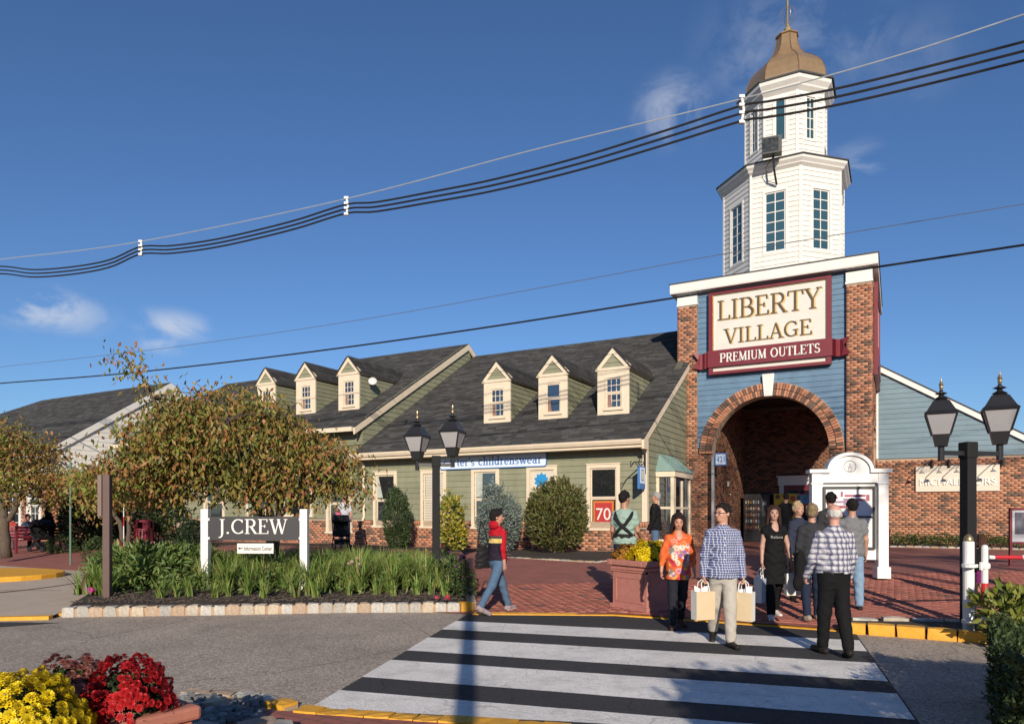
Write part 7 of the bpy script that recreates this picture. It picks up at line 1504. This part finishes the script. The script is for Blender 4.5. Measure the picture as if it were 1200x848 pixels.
# 3 man in checked shirt
CHK = check_mat('cloth_blue_check', (.055, .075, .20), (.55, .56, .62), None, .030, .24, .1); Yp = 8.6
m3, J3, hd3, s3 = person(847, Yp, .0, 1.74, -6, 'man in blue checked shirt and stone trousers carrying a paper bag in each hand', ((-15, 16, -1.5, 24), (13, 3, -1.5, 0)), ((-6, 12, 14), (2, 11, 10)), yaw=-52, hair=(.014, .011, .010), hairstyle='short', top=CHK, sleeve='long', hem=.84, collar=True, bottom=KHAKI, h=.0085, curl=(62, 62), skin=(.50, .27, .19))
q = MB()
for sd in (-1, 1):
    c = [hd3(sd * .032 + .02 * math.cos(a), -.100, 1.635 + .016 * math.sin(a)) for a in [2 * math.pi * i / 12 for i in range(13)]]; q.tube(c, .0028, 4, cap=False); q.tube([hd3(sd * .055, -.098, 1.64), hd3(sd * .080, .0, 1.635)], .0028, 4)
q.tube([hd3(-.012, -.103, 1.637), hd3(.012, -.103, 1.637)], .0028, 4); q.build('glasses', BLACK, m3)
q = MB()
for i in range(6): q.cbox(0, -.128 - .005 * math.sin(i), (1.40 - i * .085) * s3, .014, .012, .014)
q.build('button', WHITET, m3)
def hand_px(J, i, Y, px, rz):
    w_ = J[2 + i][2] + J[2 + i][3] * .085; a = R(rz); x = X(px, Y) + w_[0] * math.cos(a) - w_[1] * math.sin(a); y = Y + w_[0] * math.sin(a) + w_[1] * math.cos(a); return x, y, w_[2]
for i, (lb, rz_, wd_) in enumerate((('kraft paper bag with white tissue held between the couple', 18, .33), ('kraft paper bag with white tissue between the checked shirt man and the woman in black', -38, .30))):
    x, y, z = hand_px(J3, i, Yp, 847, -6); b_ = bag(600, y, z - .11, wd_ * .78, .35, .12, rz_, lb, KRAFT); b_.location.x = x
# 4 woman in black dress
Yp = 10.4; m4, J4, hd4, s4 = person(907, Yp, .06, 1.66, -4, 'woman in long black tunic and white trainers with long brown hair, facing the camera', ((12, 6, 0, 0), (-12, 10, 0, 12)), ((0, 9, 10), (4, 15, 12)), yaw=-6, hair=(.035, .018, .012), hairstyle='long', top=BLK, sleeve='cap', hem=.55, flare=.02, bottom=BLK, shoe=WSHOE, fem=True, h=.009, neck_v=True, curl=(60, 60), sole=WSHOE, skin=(.42, .24, .18))
x, y, z = hand_px(J4, 1, Yp, 907, -4); b_ = bag(600, y, z - .02, .26, .32, .10, 5, 'plain white paper bag in the hand of the woman in black', KW2, handles=False, paper=False); b_.location.x = x + .02
x, y, z = hand_px(J4, 0, Yp, 907, -4); b_ = bag(600, y, z - .08, .22, .36, .12, 40, 'pale blue and white bag at the side of the woman in black', mat('pale_blue_bag', (.35, .42, .52), .6, .3, 5)); b_.location.x = x
sans_text('lettering', 'Relaxe', .17, .04, mat('print_silver', (.25, .25, .25), .5), m4, (-.0, -.142, 1.20), (R(88), 0, 0), .002)
# 5 + 6 women behind
person(951, 10.1, .06, 1.66, 176, 'woman in charcoal top and navy jeans seen from behind, grey blonde hair pinned up', ((6, 3, 3, 0), (-6, 8, 3, 10)), ((10, 10, 30), (0, 8, 10)), yaw=-18, hair=(.22, .155, .09), hairstyle='updo', top=CHAR, sleeve='long', hem=.82, bottom=NAVY, fem=True, bulk=1.2, h=.0095, shoe=cloth('tan_shoe', (.32, .25, .2)))
co_ = empty('folded_coat', (X(938, 10.0), 10.0, .80), R(10), 'black coat hanging over the arm of the woman in charcoal', 'coat'); q = SDF((-.2, -.2, -.35), (.2, .2, .3), .014); q.ell((0, 0, .02), (.085, .07, .26), .02); q.ell((-.04, 0, -.18), (.07, .05, .12), .03); q.mesh('cloth', BLK, co_)
person(936, 11.6, .12, 1.66, 14, 'older blonde woman in dark clothes, mostly hidden behind the others', ((0, 0, 3, 0), (0, 0, 3, 0)), hair=(.36, .26, .15), hairstyle='curly', top=cloth('navy_top', (.03, .035, .06)), bottom=BLK, fem=True, h=.011, skin=(.45, .25, .18))
# 7 man in plaid shirt
PLD = check_mat('cloth_plaid', (.27, .275, .35), (.55, .54, .56), (.06, .06, .11), .062, .34, .26); Yp = 7.95
m7, J7, hd7, s7 = person(977, Yp, .0, 1.71, 179, 'older man with thin white hair in plaid shirt and black trousers, walking away', ((-9, 12, -.5, 14), (9, 3, 0, 0)), ((4, 11, 26), (6, 11, 28)), yaw=-14, hair=(.52, .50, .47), hairstyle='bald', top=PLD, sleeve='long', hem=.955, collar=True, bottom=BLK, bulk=1.22, h=.0085, skin=(.55, .29, .22))
q = SDF((-.25, -.25, .9), (.25, .25, 1.1), .01); q.stack([(.955 * s7, 0, 0, .192, .152), (.99 * s7, 0, 0, .188, .148)], 0); q.mesh('belt', BLACK, m7)
# 8 man in grey t-shirt
person(998, 10.75, .12, 1.70, 172, 'man in grey T-shirt and light blue jeans seen from behind, reading the kiosk map', ((3, 2, 4, 0), (-2, 3, 4, 0)), ((2, 9, 10), (4, 12, 42)), yaw=4, hair=(.010, .009, .009), hairstyle='short', top=cloth('grey_tshirt', (.16, .165, .175)), sleeve='short', hem=.86, bottom=LJEAN, h=.009, skin=(.42, .22, .15), bulk=1.2)
person(973, 12.2, .2, 1.76, 176, 'dark haired person close to the kiosk map, only the head showing over the others', hair=(.010, .009, .009), hairstyle='short', top=CHAR, bottom=NAVY, h=.012)
# 10 man with baby carrier harness
Yp = 12.15; m10, J10, hd10, s10 = person(732, Yp, .12, 1.86, 158, 'man in mint shirt with black crossed carrier straps, behind the planter', ((2, 2, 4, 0), (-3, 3, 4, 0)), ((8, 10, 50), (8, 12, 40)), yaw=-25, hair=(.012, .010, .010), hairstyle='short', top=cloth('mint_shirt', (.26, .36, .31)), sleeve='short', hem=.90, bottom=NAVY, h=.009, skin=(.38, .20, .13))
q = MB()
for sd in (-1, 1): q.tube([(sd * .15, .04, 1.50), (sd * .13, .125, 1.42), (sd * .05, .150, 1.30), (-sd * .07, .150, 1.20), (-sd * .16, .09, 1.10)], [.026, .032, .03, .028, .026], 8)
q.build('carrier_straps', BLACKM, m10); q = SDF((-.25, -.25, .98), (.25, .25, 1.2), .011); q.stack([(1.04, 0, 0, .178, .150), (1.13, 0, 0, .178, .150)], 0); q.mesh('waist_strap', BLACKM, m10)
# 11 grey haired man in black
person(768, 16.6, .34, 1.75, -112, 'grey haired man in black sweater and jeans by the shop bay window', ((2, 2, 3, 0), (-3, 3, 3, 0)), ((4, 8, 20), (4, 8, 20)), yaw=10, hair=(.30, .29, .28), hairstyle='short', top=BLK, hem=.86, bottom=JEAN, h=.0115)
# 12 man with child by the corner
person(404, 23.2, .42, 1.78, 12, 'man in pale grey T-shirt holding a small child beside the pushchair', ((0, 0, 3, 0), (0, 0, 3, 0)), ((35, 10, 75), (10, 10, 40)), top=cloth('pale_grey_tshirt', (.45, .46, .5)), sleeve='short', bottom=cloth('pale_trousers', (.38, .40, .45)), h=.014, hair=(.10, .06, .04), yaw=-20)
person(396, 22.9, .95, .85, 150, 'small child in pink top and denim carried in the arms of the man', ((30, 40, 10, 0), (30, 40, 10, 0)), ((40, 10, 30), (40, 10, 30)), top=cloth('pink_top', (.55, .12, .22)), bottom=JEAN, h=.012, hair=(.10, .06, .04), hairstyle='short', fem=True)
# 13 girl behind the barrier
person(1149, 11.2, .12, 1.14, -150, 'young girl with brown hair, black top and purple skirt, half hidden by the white bollard', ((10, 6, 3, 0), (-10, 8, 3, 10)), hair=(.06, .03, .018), hairstyle='shoulder', top=BLK, bottom=None, skirt=cloth('purple_skirt', (.17, .02, .12)), fem=True, h=.010)
# 14-16 group at the far left
person(13, 26.2, .2, 1.66, 30, 'person in red top sitting on the bench by the left tree', ((84, 84, 8, 0), (84, 84, 8, 0)), ((20, 8, 50), (20, 8, 50)), top=cloth('red_orange_top', (.42, .06, .05), .3), bottom=CHAR, seat=.46, h=.015, hair=(.02, .015, .012), hairstyle='bob', fem=True)
person(33, 25.4, .2, 1.70, 60, 'dark haired person in navy and white seated on the bench beside the pushchair', ((84, 84, 8, 0), (84, 84, 8, 0)), ((30, 8, 50), (30, 8, 50)), top=cloth('navy_white_top', (.12, .14, .22), .6), bottom=BLK, seat=.46, h=.015)
person(60, 25.2, .25, 1.72, -60, 'person in black coat leaning over the pushchair in front of the brick wall', ((4, 2, 4, 0), (-4, 4, 4, 0)), ((30, 8, 30), (25, 8, 30)), top=BLK, bottom=BLK, h=.015, lean=14, hem=.7, hairstyle='shoulder')
# 17 at the machines
person(921, 20.5, .45, 1.72, 170, 'shopper in black with pale armband standing at the vending machines', ((2, 2, 3, 0), (-2, 3, 3, 0)), ((30, 8, 40), (10, 8, 20)), top=BLK, bottom=BLK, h=.014)
# ================================================================== across the road, behind the photographer: what the shop windows reflect
hall = empty('brick_hall', (0, -34, 0), 0, 'long brick shop row across the road, behind the photographer', 'building')
MB().box(-34, 30, -4, 0, 0, 4.2).build('wall', mat('hall_brick', (.30, .16, .11), .85, .2, 3), hall)
MB().prism([(-4.6, 4.2), (.6, 4.2), (-2, 6.6)], lambda a, b, d: (d, a, b), -34.5, 30.5).build('roof', mat('roof_deck', (.045, .045, .047), .9, .15, 20), hall)
for i in range(9): MB().box(-30 + i * 6.6, -28.2 + i * 6.6, .001, .05, 1.0, 2.8).build('window', GLASS, hall)
P = blob_points([(-40 + i * 9 + random.uniform(-2, 2), -44 + random.uniform(-2, 2), 6 + random.uniform(-1, 1), 5, 4, 5.5) for i in range(10)], 9000)
tag(leaf_mesh('far_wood', P, .9, .5, AUT, droop=.2), kind='stuff')
